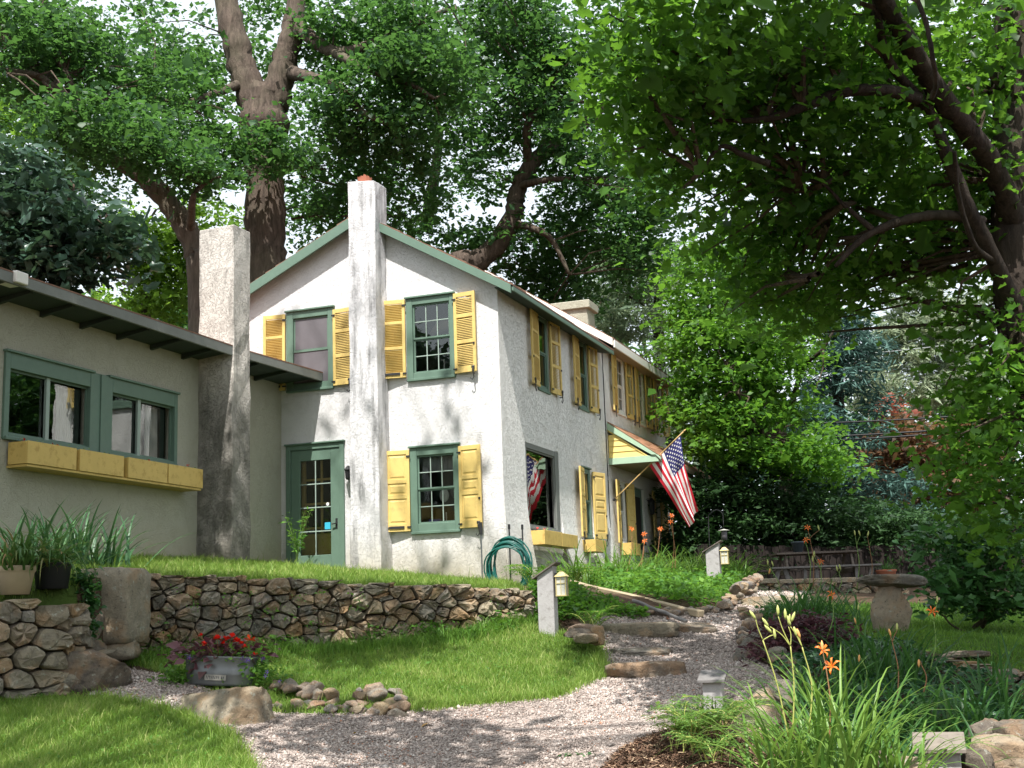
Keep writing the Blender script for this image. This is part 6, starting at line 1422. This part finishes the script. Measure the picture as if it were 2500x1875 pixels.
def scape(label, base, tops, stem, buds, flowers, size=.085, seed=0, group='daylily stalks', bend=.04, rad=.0045):
    """one daylily stalk: base -> tops[0], with side stalks to the other tops; buds/flowers: (x,y,z) points with kind"""
    T = empty('daylily_stalk', tuple(base), label, 'flower stalk', group); r = random.Random(seed); mb = MB(); b = np.array(base, float)
    tops = [np.array(t, float) for t in tops]; fork = b+(tops[0]-b)*.82+np.array([bend*.4, 0, 0])
    mid_ = b+(tops[0]-b)*.45+np.array([bend, 0, 0]); pp, rr = catmull([b, mid_, fork], [rad*1.25, rad, rad*.85], 6); mb.tube([q-b for q in pp], rr, MT[stem], 6)
    for t in tops: pp, rr = catmull([fork, (fork+t)/2+np.array([r.uniform(-.01,.01), 0, .01]), t], [rad*.8, rad*.7, rad*.55], 4); mb.tube([q-b for q in pp], rr, MT[stem], 5)
    mb.build('stem', T, smooth=True)
    for p, m, dr in buds:
        q = MB(); bud(q, np.zeros(3), dr, size*.75, m); q.build('bud', T, smooth=True, loc=tuple(np.array(p)-b))
    for i, (p, m, sz) in enumerate(flowers): petal_flower(T, p, sz, m, seed*7+i)
    return T
def at_ground(px, py, d):
    p = at(px, py, d); return p

# --- foreground daylily clump (sunlit) and its stalks
fb = at(2040,1905,7.9); c0 = np.array([fb[0], fb[1], fb[2]-.02])
clump('daylily_plant', c0, 110, .85, .021, 'lf_strap', .15, 'large sunlit yellow green daylily clump in the foreground', seed=31, arch=.95, up=2.1, tone0=.75)
c1 = at(1900,1885,7.9); clump('daylily_plant', c1, 46, .70, .019, 'lf_strap', .10, 'smaller lit daylily clump arching over the brown mulch beside the large foreground one', seed=33, arch=1.1, up=1.5, tone0=.7)
c2 = at(2180,1900,7.9); clump('daylily_plant', c2, 46, .66, .019, 'lf_strap', .1, 'lit daylily clump between the large foreground one and the plain lamp post', seed=35, arch=1.2, up=1.3, tone0=.65)
P_ = lambda px, py, d=7.9: at(px, py, d)
def st(label, base, top, extra, stem, buds, fls, seed, d=7.9, size=.085, bend=.02, rad=.0045):
    B = P_(*base, d) if len(base) == 2 else at(*base)
    scape(label, B, [P_(*top, d)]+[P_(*e, d) for e in extra], stem, [(P_(*b[0], d), b[1], b[2]) for b in buds], [(P_(*f[0], d), f[1], f[2]) for f in fls], size, seed, bend=bend, rad=rad)
st('tall sunlit stalk with one long yellow bud leaning out over the gravel', (1925,1800), (1845,1512), [(1895,1550)], 'stem_y', [((1845,1512),'bud',(-.5,0,.8)),((1893,1560),'bud',(-.1,0,1))], [], 1)
st('tall sunlit stalk with a cluster of yellow green buds and a wilted bloom', (1935,1800), (1925,1530), [(1880,1530),(1900,1505)], 'stem_y', [((1900,1503),'bud',(0,0,1)),((1876,1530),'bud',(-.5,0,.8)),((1884,1545),'bud',(-.5,0,.6)),((1925,1525),'bud',(.2,0,1)),((1918,1512),'bud',(0,0,1)),((1932,1518),'bud',(.4,0,.9))], [], 2)
st('tall sunlit stalk bent at the tip with drooping wilted petals', (1975,1790), (1945,1535), [(1930,1530)], 'stem_y', [((1945,1535),'orange_pale',(.3,0,-1)),((1938,1530),'bud',(.2,0,-.9)),((1930,1528),'bud',(-.2,0,.8))], [], 3, bend=.05)
st('reddish stalk carrying two open orange flowers in the foreground', (2025,1810), (2010,1585), [(2022,1625)], 'stem_b', [((2008,1590),'orange_pale',(0,0,1))], [((2012,1583),'orange',.050),((2028,1622),'orange',.055)], 4)
# --- shaded lily bed at the middle right
for i, (px, py, d, n, lb) in enumerate([(2000,1700,11.3,46,'shaded daylily clump behind the tall sunlit stalks'),(2140,1720,10.6,46,'shaded daylily clump between the bank wall and the foreground clump'),(2280,1700,10.4,46,'drooping daylily clump behind the plain lamp post'),(2400,1720,10.4,40,'drooping daylily clump at the foot of the tumbled bank wall'),(2110,1630,12.4,44,'shaded daylily clump just past the purple shrub'),(2190,1640,12.2,40,'dark daylily clump in front of the bank wall'),
        (1965,1492,17.2,40,'lily clump beside the pale step slab'),(2000,1500,16.8,50,'lily clump growing up to the birdbath lawn from the path'),(1950,1500,16.3,50,'green lily clump above the purple shrub'),(2070,1515,16.2,40,'lily clump in front of the birdbath'),(2330,1800,9.0,40,'dark strap leaved clump behind the plain lamp post cap'),(2440,1650,11.5,40,'loose lily clump next to the leafy shrub'),(2120,1800,9.3,44,'dark lily clump close behind the foreground clump'),(1990,1780,9.8,36,'broad leaved lily clump behind the brown upright stone')]):
    p = hit(px, py+25) if d > 14 else at(px, py+30, d)
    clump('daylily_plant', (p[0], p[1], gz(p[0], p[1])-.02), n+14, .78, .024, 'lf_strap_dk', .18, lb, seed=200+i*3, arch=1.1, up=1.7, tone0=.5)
# low leafy ground cover of the bed (stuff)
def cover(name, poly, n, hgt, size, mat, seed, kind='leaf', z0=0.0, per=1, flat=.5):
    r = np.random.default_rng(seed); q = sample_poly(poly, n, r); bump = .5+.5*np.sin(q[:, 0]*4.1+seed)*np.cos(q[:, 1]*3.3+q[:, 0]); z = ground(q[:, 0], q[:, 1])+z0+r.random(n)**.8*hgt*(.4+.9*bump)
    return tag(leaves(name, np.stack([q[:, 0], q[:, 1], z], 1), size, mat, seed=seed, kind=kind, flat=flat), kind='stuff')
BED_R = poly_px([(1870,1560),(1950,1545),(2080,1570),(2250,1600),(2330,1640),(2520,1700),(2560,1900),(2300,1900),(2100,1850),(2000,1790),(1960,1730),(1940,1680),(1900,1640)])
cover('bed_ground_cover', clip_near(BED_R, 0, 7, 7, 18), 6500, .14, .06, 'lf_hosta', 3)
cover('bed_ground_cover', clip_near(poly_px([(1850,1500),(1930,1480),(2010,1478),(2030,1530),(2060,1580),(1900,1560)]), 0, 9, 7, 26), 3500, .16, .06, 'lf_strap_dk', 4)
# daylilies and perennials in the bed along the house
BED_H = [tuple(W(a, b, 0)[:2]) for a, b in ((.3,.7),(.3,11),(2.4,11))]+poly_px([(1800,1452),(1755,1488),(1700,1490),(1600,1468),(1500,1446),(1400,1424),(1335,1408)])
cover('house_bed_foliage', BED_H, 12000, .34, .07, 'lf_weed', 5)
cover('house_bed_foliage', BED_H, 16000, .26, .07, 'lf_mid', 6)
cover('shade_ground_cover', poly_px([(1290,1452),(1340,1440),(1430,1460),(1560,1500),(1620,1492),(1560,1515),(1450,1500),(1330,1530),(1290,1500)]), 6000, .16, .05, 'lf_mid', 7)
i = 0
for a, b, n in ((.8,1.5,30),(1.2,2.4,44),(.9,3.2,44),(1.6,3.4,48),(1.2,4.3,48),(2.0,4.6,50),(1.4,5.4,48),(2.2,5.8,50),(1.2,6.6,46),(2.3,6.9,48),(1.5,7.8,46),(2.2,8.2,46),(1.0,8.8,40),(1.8,9.4,46)):
    p = W(a, b, 0); lb = ['first clump from the hose stand','clump below the picture window box','clump close to the wall between the two window boxes','clump in front of the split window box','clump under the small window box','clump in the brightest part of the house bed','clump in front of the flag pole foot','clump nearest the white garden stake in the house bed','clump at the wall under the hood roof','clump below the flag cloth','clump by the front door','outer clump facing the far lamp post','clump against the rear wall','clump behind the far lamp post'][i]
    clump('daylily_plant', (p[0], p[1], gz(p[0], p[1])), n+16, 1.02, .028, 'lf_strap', .2, 'tall green daylily '+lb, seed=400+i*3, arch=1.15, up=1.9, tone0=.6, group='daylilies along the house wall'); i += 1
# stalks with orange flowers by the house: (flower px, py, d)
for k, (fx, fy, bx, by, d, lb) in enumerate([(1543,1290,1530,1400,23.5,'orange lily nearest the window box under the hood'),(1572,1303,1560,1400,23.8,'orange lily lower of the pair in front of the door'),(1573,1320,1552,1400,23.6,'small orange lily just under the pair in front of the door'),(1612,1290,1590,1400,24.5,'orange lily level with the flag bottom beside the door'),(1640,1258,1640,1400,25,'orange lily topmost by the end of the flag'),(1637,1273,1648,1400,25,'orange lily right below the topmost one by the flag')]):
    B = at(bx, by, d); Tp = at(fx, fy, d)
    scape(lb, (B[0], B[1], B[2]), [Tp], 'stem_b', [], [(Tp, 'orange', .06)], seed=50+k, rad=.006)
for k, (tops, bx, by, d, st_, fl, lb) in enumerate([
    ([(2003,1370,'f'),(1985,1372,'b'),(1988,1360,'b')],1990,1470,15.5,'stem','orange','stalk with one orange star flower in front of the picnic bench'),
    ([(1972,1287,'f'),(2000,1295,'b')],1985,1440,17.5,'stem_b','orange','stalk whose orange flower stands above the picnic table edge'),
    ([(1967,1317,'f')],1975,1440,17.2,'stem','orange','stalk whose orange flower hangs beside the slate blue pot'),
    ([(2032,1450,'f')],2018,1560,13.5,'stem','orange','stalk with an open orange flower before the low picnic wall'),
    ([(1875,1380,'b'),(1888,1382,'b'),(1880,1388,'p')],1905,1450,17,'stem','orange_pale','stalk with wilting pale buds beside the picnic bench leg'),
    ([(2088,1308,'b'),(2100,1308,'b')],2092,1440,17,'stem','bud','slim stalk with two pale buds above the picnic bench end'),
    ([(2118,1310,'b')],2125,1440,17,'stem_b','bud','single budded stalk beside the two budded one at the bench end'),
    ([(2045,1395,'b'),(2052,1392,'b')],2048,1440,16,'stem','bud','pale budded stalk between the picnic table legs'),
    ([(2086,1508,'p'),(2095,1490,'b')],2090,1590,13.2,'stem','orange_pale','stalk with a wilted tan bloom in front of the birdbath lawn'),
    ([(2098,1598,'p')],2110,1680,11,'stem','orange_pale','low stalk with a wilted bloom in the middle of the lily bed'),
    ([(2170,1535,'p'),(2190,1540,'b')],2190,1720,10.6,'stem_b','orange_pale','tall brown stalk with pale petals crossing the birdbath foot'),
    ([(2243,1610,'p')],2255,1690,10.6,'stem_b','orange_pale','brown stalk with one wilted bloom above the bank wall'),
    ([(2277,1490,'f'),(2288,1472,'b')],2270,1640,12,'stem','orange_pale','lone thin stalk standing against the birdbath lawn')]):
    B = at(bx, by, d); tp_ = [at(x, y, d) for x, y, _ in tops]
    scape(lb, B, tp_, st_, [(p, 'orange_pale' if t[2] == 'p' else 'bud', (random.uniform(-.3,.3), 0, -1 if t[2] == 'p' else 1)) for p, t in zip(tp_, tops) if t[2] != 'f'], [(p, 'orange', 0.0028*d if d > 15 else .055) for p, t in zip(tp_, tops) if t[2] == 'f'], size=.1 if d > 15 else .085, seed=70+k, rad=.005)
# purple leaved shrub at the path
c = at(1930,1575,14.0); c[2] = gz(c[0], c[1])
T = empty('purple_shrub', tuple(c), 'low mounded shrub with feathery dark purple leaves beside the gravel path', 'shrub')
pts, _ = blob_points([(1945,1545,95,45,13.8,.5,2600),(1895,1590,70,40,13.6,.4,1500),(2020,1540,70,40,13.9,.45,1300)], 88, per=40, rc=.14)
leaves('foliage', pts, .055, 'lf_purple', T, seed=88, kind='diamond', aspect=.35, loc=c)
mb = MB()
for k in range(9): a = k*.7; mb.tube([(0,0,-.1),(.25*math.cos(a),.2*math.sin(a),.12),(.5*math.cos(a),.4*math.sin(a),.22)], [.012,.008,.003], MT['bark_thin'], 4)
mb.build('branches', T)
# ferns around the short lamp post
def fern(c, n, length, label, seed, mat='lf_fern'):
    r = np.random.default_rng(seed); T = empty('fern', tuple(c), label, 'fern', None); pts = []; dr = []; mb = MB()
    for k in range(n):
        a = r.uniform(0, 6.28); up = r.uniform(1.6, 3.2); L_ = length*r.uniform(.7, 1.1); p = np.array(c, float)+np.array([r.normal(0,.04), r.normal(0,.04), 0]); ang = math.atan(up*1.4); path = [p.copy()]
        for s in range(16):
            d = np.array([math.cos(a)*math.cos(ang), math.sin(a)*math.cos(ang), math.sin(ang)]); p = p+d*L_/16; ang -= .035+.0105*s; path.append(p.copy())
            if s > 3:
                sd = np.cross(d, (0,0,1)); sd /= np.linalg.norm(sd)+1e-6; w_ = L_*.24*math.sin(math.pi*(s-2)/15)**.7
                for sg in (-1, 1):
                    m_ = max(3, int(w_/.016))
                    for q in range(m_): pts.append(p+sg*sd*w_*(q+.3)/m_+d*w_*.25*(q/m_)); dr.append(sg*sd*1.2+d*1.3*(1 if q % 2 else -.2))
        mb.tube([q-np.array(c) for q in path[::3]], [.004]*len(path[::3]), MT['stem_y'], 4, caps=False)
    mb.build('stems', T); o = leaves('fronds', np.array(pts), .03, mat, T, seed=seed, kind='diamond', aspect=.42, loc=c, dirs=np.array(dr)*1.2, flat=.8)
for k, (px, py, d, n, L_, lb, mt) in enumerate([(1700,1835,9.6,13,.50,'bright fern in front of the short lamp post',  'lf_fern'),(1760,1810,9.7,11,.5,'bright fern leaning against the pale boulder','lf_fern'),(1660,1835,9.3,7,.42,'yellowing fern at the edge of the mulch','lf_fern'),
        (1305,1470,17.8,9,.5,'feathery fern in front of the hose stand','lf_mid'),(1445,1500,16.0,9,.45,'drooping fern above the stone pile by the front lamp post','lf_mid'),(1400,1440,19.5,8,.5,'dark fern beside the pale timber','lf_mid'),(1735,1870,8.4,8,.32,'low fern at the very bottom between mulch and daylilies','lf_fern')]):
    c = at(px, py, d); q = hit(px, min(py, 1870)); c = q if k in (0,1,2,6) else np.array([c[0], c[1], gz(c[0], c[1])])
    fern(c, n+2, L_*1.2, lb, 500+k, mt)
# weeds along the foot of the terrace wall
r = np.random.default_rng(6); pts = []
for k in range(46):
    u = r.random(); px = 350+u*900; py = 1600-u*60+r.uniform(-6,14); p = hit(px, py)+np.array([0,.05,0]); h = r.uniform(.08, .26); m_ = int(26+90*h*2)
    q = r.normal(size=(m_, 3))*np.array([.10, .05, .0])+np.array([0, 0, 0]); q[:, 2] = r.uniform(0, h, m_); pts.append(p+q)
tag(leaves('wall_foot_weeds', np.concatenate(pts), .05, 'lf_weed', seed=6, aspect=.45), kind='stuff')
# small creepers growing out of the wall joints
pts = []
for k in range(26):
    u = r.random(); p = at(380+u*880, 1430+r.uniform(0,110)+u*15, 14.3+u*1.7); pts.append(p+r.normal(size=(14, 3))*np.array([.05,.01,.04])-np.array([0,.06,0]))
tag(leaves('wall_creepers', np.concatenate(pts), .035, 'lf_weed', seed=8, aspect=.5), kind='stuff')
# weed in front of the storm door
c = W(-3.62, -.55, 0); c[2] = gz(c[0], c[1]); T = empty('weed', tuple(c), 'tall thin leafy weed growing in front of the green storm door', 'plant')
mb = MB(); pts = []; rr_ = random.Random(2)
for k in range(9):
    a = rr_.uniform(0, 6.28); h = rr_.uniform(.6, 1.0); e = np.array([math.cos(a)*.28*h, math.sin(a)*.2, h]); pp, q = catmull([np.zeros(3), e*np.array([.25,.25,.5]), e], [.006,.004,.002], 6); mb.tube(pp, q, MT['stem'], 4, caps=False)
    for s in pp[6:]: pts += [s+c+np.random.default_rng(k).normal(size=3)*.0+np.array([rr_.gauss(0,.03), rr_.gauss(0,.03), rr_.gauss(0,.02)]) for _ in range(4)]
mb.build('stem', T); leaves('leaves', np.array(pts), .075, 'lf_weed', T, seed=3, aspect=.25, loc=c)
# iris clump against the wing, lily in its pot
for k, (px, py, d, n, lb) in enumerate([(140,1372,15.2,60,'blue green iris clump with sword leaves against the wing wall, beside the pot plants'),(235,1378,15.5,60,'iris clump with bent over sword leaves, nearest the wing chimney'),(60,1360,14.6,40,'iris clump partly hidden behind the potted strap leaved plant')]):
    p = at(px, py, d); clump('iris_plant', (p[0], p[1], gz(p[0], p[1])), n, .78, .036, 'lf_iris', .20, lb, seed=600+k*5, arch=.62, up=2.4, tone0=.42, spread=1.15)
p = np.array(PL.location); b0 = p+np.array([0,0,.22])
clump('potted_lily', b0, 120, .62, .026, 'lf_lily_old', .07, 'bushy strap leaved plant with brown tips growing in the tan clay pot', seed=620, arch=1.5, up=1.5, tone0=.5)
p = np.array(PD.location); clump('potted_lily', p+np.array([0,0,.2]), 80, .66, .022, 'lf_lily_old', .07, 'drooping strap leaved plant hanging down the wall from the dark pot', seed=630, arch=1.9, up=1.0, tone0=.5)
p = np.array(PG.location); clump('potted_grass', p+np.array([0,0,.12]), 160, .34, .008, 'lf_strap_dk', .05, 'wispy rounded tuft of grass growing in the clay pot beyond the picnic table', seed=640, arch=1.3, up=1.5)
p = W(.0,.0,0)
# flowers of the metal tub
tbv = np.array(TB.location)
T = empty('begonia_plant', tuple(tbv+np.array([0,0,.21])), 'dark purple leaved begonias with bright red blooms filling the metal tub', 'flowers')
r = np.random.default_rng(12); q = r.normal(size=(620, 3))*np.array([.20,.075,.05])+np.array([-.02,0,.09]); leaves('leaves', q+tbv+np.array([0,0,.21]), .06, 'lf_purple', T, seed=12, loc=tbv+np.array([0,0,.21]), aspect=.7)
q = r.normal(size=(240, 3))*np.array([.22,.08,.04])+np.array([0,0,.06]); leaves('leaves', q+tbv+np.array([0,0,.21]), .05, 'lf_mid', T, seed=13, loc=tbv+np.array([0,0,.21]), aspect=.6)
def bloom(parent, c, size, mat, seed, n=13):
    r = random.Random(seed); mb = MB()
    for k in range(n):
        a = r.uniform(0, 6.28); e = r.uniform(-.3, 1.3); d = np.array([math.cos(a)*math.cos(e), math.sin(a)*math.cos(e), math.sin(e)]); s = unit(np.cross(d, (.1,.3,1)))*size*.42; mb.add([(0,0,0), tuple(d*size*.7+s), tuple(d*size*1.05), tuple(d*size*.7-s)], [(0,1,2),(0,2,3)], MT[mat])
    return mb.build('flower', parent, loc=tuple(np.array(c)-np.array(parent.location)))
for k, (px, py, s, m) in enumerate([(490,1552,.028,'red'),(498,1573,.036,'red'),(530,1560,.045,'red'),(552,1562,.045,'red'),(566,1556,.05,'red'),(578,1566,.045,'red'),(589,1572,.035,'red'),(610,1562,.058,'pinkred'),(596,1580,.035,'red'),(623,1598,.03,'red'),(545,1572,.03,'red')]):
    bloom(T, at(px, py, 12.95), s, m, k)
mb = MB()
for px, py in ((490,1552),(610,1562),(566,1556),(530,1560)): mb.tube([np.array([0,0,-.02]), at(px,py,12.95)-np.array(T.location)], .004, MT['stem_b'], 4, caps=False)
mb.build('stems', T)
c = tbv+np.array([.34,-.02,.12]); T = empty('petunia_plant', tuple(c), 'trailing green petunia with small purple flowers spilling over the end of the metal tub', 'flowers')
q = r.normal(size=(800, 3))*np.array([.13,.09,.08])+np.array([.02,0,.0]); leaves('leaves', q+c, .035, 'lf_weed', T, seed=14, loc=c)
for k, (px, py) in enumerate([(590,1607),(607,1610),(641,1608),(652,1640),(682,1662),(600,1612),(462,1605),(648,1650)]): petal_flower(T, at(px, py, 12.9), .024, 'purple', 90+k, npet=5)
c = tbv+np.array([-.42,.05,.0]); T = empty('petunia_plant', tuple(c), 'small green petunia sprawling on the gravel at the near end of the metal tub', 'flowers')
q = r.normal(size=(500, 3))*np.array([.11,.09,.07])+np.array([0,0,.08]); leaves('leaves', q+c, .04, 'lf_weed', T, seed=15, loc=c)
cover('clover', clip_near(R_LAWN_MID, -5, 3, 8, 17), 5000, .035, .022, 'lf_weed', 31, z0=.02, flat=1.5)
cover('clover', clip_near(R_LAWN_FRONT, -5, 2, 8, 14), 4000, .035, .022, 'lf_weed', 32, z0=.02, flat=1.5)
pts = []; r = np.random.default_rng(44)
for k in range(70):
    u = r.random(); p = at(192+r.uniform(-8,26)+u*8, 1405+u*150, 13.15); pts.append(p+r.normal(size=(16, 3))*np.array([.05,.04,.05]))
tag(leaves('ivy', np.concatenate(pts), .05, 'lf_shrub', seed=45, aspect=.8), kind='stuff')
# fallen leaves lying on gravel and lawn
for k, (px, py, lb) in enumerate([(450,1714,'yellow fallen leaf on the gravel behind the big boulder'),(1050,1772,'tan fallen leaf on the gravel below the middle lawn'),(1220,1757,'small yellow leaf in the sunlit band of gravel'),(865,1795,'yellow leaf scrap on the shaded gravel'),(1095,1665,'pale leaf lying in the sunny grass'),(1235,1572,'pale leaf in the grass below the wall end'),(322,1402,'yellow leaf resting on top of the big cornerstone'),(1490,1810,'pale yellow leaf near the mulch edge')]):
    p = hit(px, py) if k != 6 else at(322,1398,14.2); o = leaves('fallen_leaf', np.array([p+np.array([0,0,.03])]), .09 if k < 2 else .06, 'fallen', seed=900+k, flat=2.0, loc=p); o.location = tuple(p); tag(o, lb, 'leaf')
p = hit(1370,1850)
o = leaves('fallen_sprig', np.stack([np.array([p[0]+.02*i, p[1]-.012*i, p[2]+.03]) for i in range(16)]), .06, 'lf_shrub', seed=950, flat=1.5, loc=p); o.location = tuple(p); tag(o, 'green fallen leaf sprig on the gravel near the mulch', 'leaf')
# mulch chips
def chips(name, poly, dens, seed):
    r = np.random.default_rng(seed); n = int(area(poly)*dens); q = sample_poly(poly, n, r); c = np.stack([q[:, 0], q[:, 1], ground(q[:, 0], q[:, 1])+r.uniform(.0,.02,n)], 1); a = r.uniform(0, 6.28, n); d = np.stack([np.cos(a), np.sin(a), r.normal(0,.3,n)], 1)*r.uniform(.012,.04,(n,1)); s = np.stack([-np.sin(a), np.cos(a), r.normal(0,.3,n)], 1)*r.uniform(.002,.006,(n,1))
    V = np.stack([c-d-s, c+d-s, c+d+s, c-d+s], 1).reshape(-1, 3); F = np.arange(n*4).reshape(n, 4); return tag(fast_obj(name, V, F, MT['chip'], tone=np.repeat(r.random(n), 4)), kind='stuff')
nt = NT('bark_chip'); tn = nt.n('ShaderNodeAttribute', attribute_name='tone').outputs['Fac']
MT['chip'] = finish(nt, ramp(nt, tn, [(0, (.05,.028,.018)), (.5, (.14,.075,.045)), (.85, (.25,.15,.095)), (1, (.45,.34,.22))]), .9)
MUL = poly_px([(1690,1765),(1780,1730),(1950,1700),(1990,1790),(2100,1860),(2300,1900),(2300,2050),(1440,2050),(1450,1900),(1500,1838),(1570,1800)])
chips('mulch', clip_near(MUL, 0, 5, 7, 13), 4200, 1)
chips('mulch', poly_px([(1345,1545),(1440,1500),(1560,1505),(1640,1495),(1450,1490),(1330,1500),(1290,1520)]), 1200, 2)

# ------------------------------------------------------------------ unseen crowns added out of view, leaf blobs placed to shade the garden
def shade_pts(targets, seed, leaf=.16):
    """targets: (point, radius, height above it, fullness) -> leaf bases up the sun's ray from each place they shade"""
    r = np.random.default_rng(seed); out = []; hs = []
    for p, R, h, full in targets:
        c = np.array(p)+SUN*(h/SUN[2]); n = int(full*np.pi*R*R/(leaf*leaf*.36)); q = unit(r.normal(size=(n, 3)))*(r.random((n, 1))**(1/2.6))*np.array([R, R*.9, .7])
        m = max(2, n//45); cc = q[:m]; k = r.integers(0, m, n); q = cc[k]+r.normal(size=(n, 3))*np.array([.26,.26,.14])
        out.append(c+q); hs.append(c)
    return np.concatenate(out), hs
def added_shade_tree(label, base, targets, seed, size=.16):
    T = empty('tree', tuple(base), label, 'tree'); pts, hs = shade_pts(targets, seed, size); b = np.array(base)
    hs = np.array(hs); top = np.array([hs[:, 0].mean()*.4+b[0]*.6, hs[:, 1].mean()*.4+b[1]*.6, hs[:, 2].max()*.7])
    mb = MB(); pp, rr = catmull([b-[0,0,.4], b*.6+top*.4+np.array([.2,-.2,0]), top], [.5,.36,.22], 6); mb.tube([p-b for p in pp], rr, MT['bark'], 12); mb.build('trunk', T, smooth=True)
    for h in hs:
        s = b+(top-b)*.9; mb = MB(); pp, rr = catmull([s, (s+h)/2+np.array([0,0,.8]), h], [.06,.04,.015], 4); mb.tube([p-b for p in pp], rr, MT['bark'], 6, caps=False); mb.build('branch', T, smooth=True)
    leaves('crown', pts, size, 'lf_giant', T, seed=seed, kind='diamond', loc=b, aspect=.75); return T
G_ = lambda px, py: hit(px, py)
A_T = [(W(AW+.1,-6.4,1.6),1.2,11.0,2.2),(W(AW+.1,-8.4,1.6),1.2,10.5,2.2),(W(AW+.5,-2.5,1.6),.8,11.5,1.2),(W(AW+.4,-4.5,.6),1.3,11.0,1.8),(W(AW+.4,-6.8,.6),1.2,10.5,1.8),
       (at(400,1480,14.5),1.0,9.5,1.8),(at(620,1500,14.9),1.0,9.5,1.6),(at(840,1500,15.2),1.0,9.5,1.5),(at(230,1500,13.6),1.0,9,1.9),(at(60,1560,12.4),1.2,8.5,2.4),(at(60,1400,13.5),1.0,9,1.3),
       (G_(400,1690),.6,8,2.0),(G_(560,1660),.6,8,1.6),(G_(90,1705),.5,8,2.0),(G_(420,1765),.35,8,1.6),(at(1040,1500,15.6),.8,9.5,1.2),(G_(720,1690),.35,8,1.3)]
added_shade_tree('unseen tree added behind the viewpoint, its crown placed to shade the wing and the stone wall', (-4.5,-3.0,0), A_T, 301)  # added out of view, crown shaped by the spots it shades
B_T = [(G_(760,1790),.6,7.5,1.8),(G_(950,1820),.7,7.5,2.0),(G_(1180,1840),.6,7.5,1.8),(G_(880,1760),.4,7.5,1.5),(G_(1500,1860),.4,7.5,.6),(G_(1560,1620),.8,8.5,1.2),(G_(1600,1560),1.0,9,1.5),(G_(1500,1500),.9,9.5,1.4),(G_(1700,1490),1.1,10,1.5),(G_(1400,1470),.8,10,1.4),
       (G_(2000,1620),1.4,8.5,2.4),(G_(2200,1640),1.4,8.5,2.4),(G_(2400,1660),1.0,8.5,2.0),(G_(2050,1520),1.3,9,2.2),(G_(2480,1500),1.0,10,1.4),(G_(2100,1450),1.6,11,2.0),(G_(1900,1440),2.0,12,2.2),(at(2200,1700,11),.8,7,1.5),(at(1850,1560,14),.9,8.5,1.8),
       (W(-3.6,0,2.9),.7,14,.14),(W(-.5,0,1.5),.8,14,.12),(W(-1.2,0,2.9),.9,15,.12),(W(-2.2,0,4.6),.8,15,.22),(W(-3.7,0,5.0),.6,15,.2),(W(-1.6,0,.6),.8,13.5,.2)]
added_shade_tree('unseen tree added behind the viewpoint, its crown placed to shade the path, the lily bed and the gable', (5.5,-3.5,0), B_T, 302)  # also added unseen, with thin blobs that dapple the gable
# crown added above the view to keep the rear yard in shade
C_T = [(at(px,1400,26.0),1.2,12,1.8) for px in (1750,1900,2050,2200,2350)]+[(at(px,1425,28.6),1.0,13.5,1.3) for px in range(1750,2560,160)]
added_shade_tree('unseen tree added beside the garden to keep the hedge and picnic table in shade', (16,14,2.0), C_T, 303, .2)
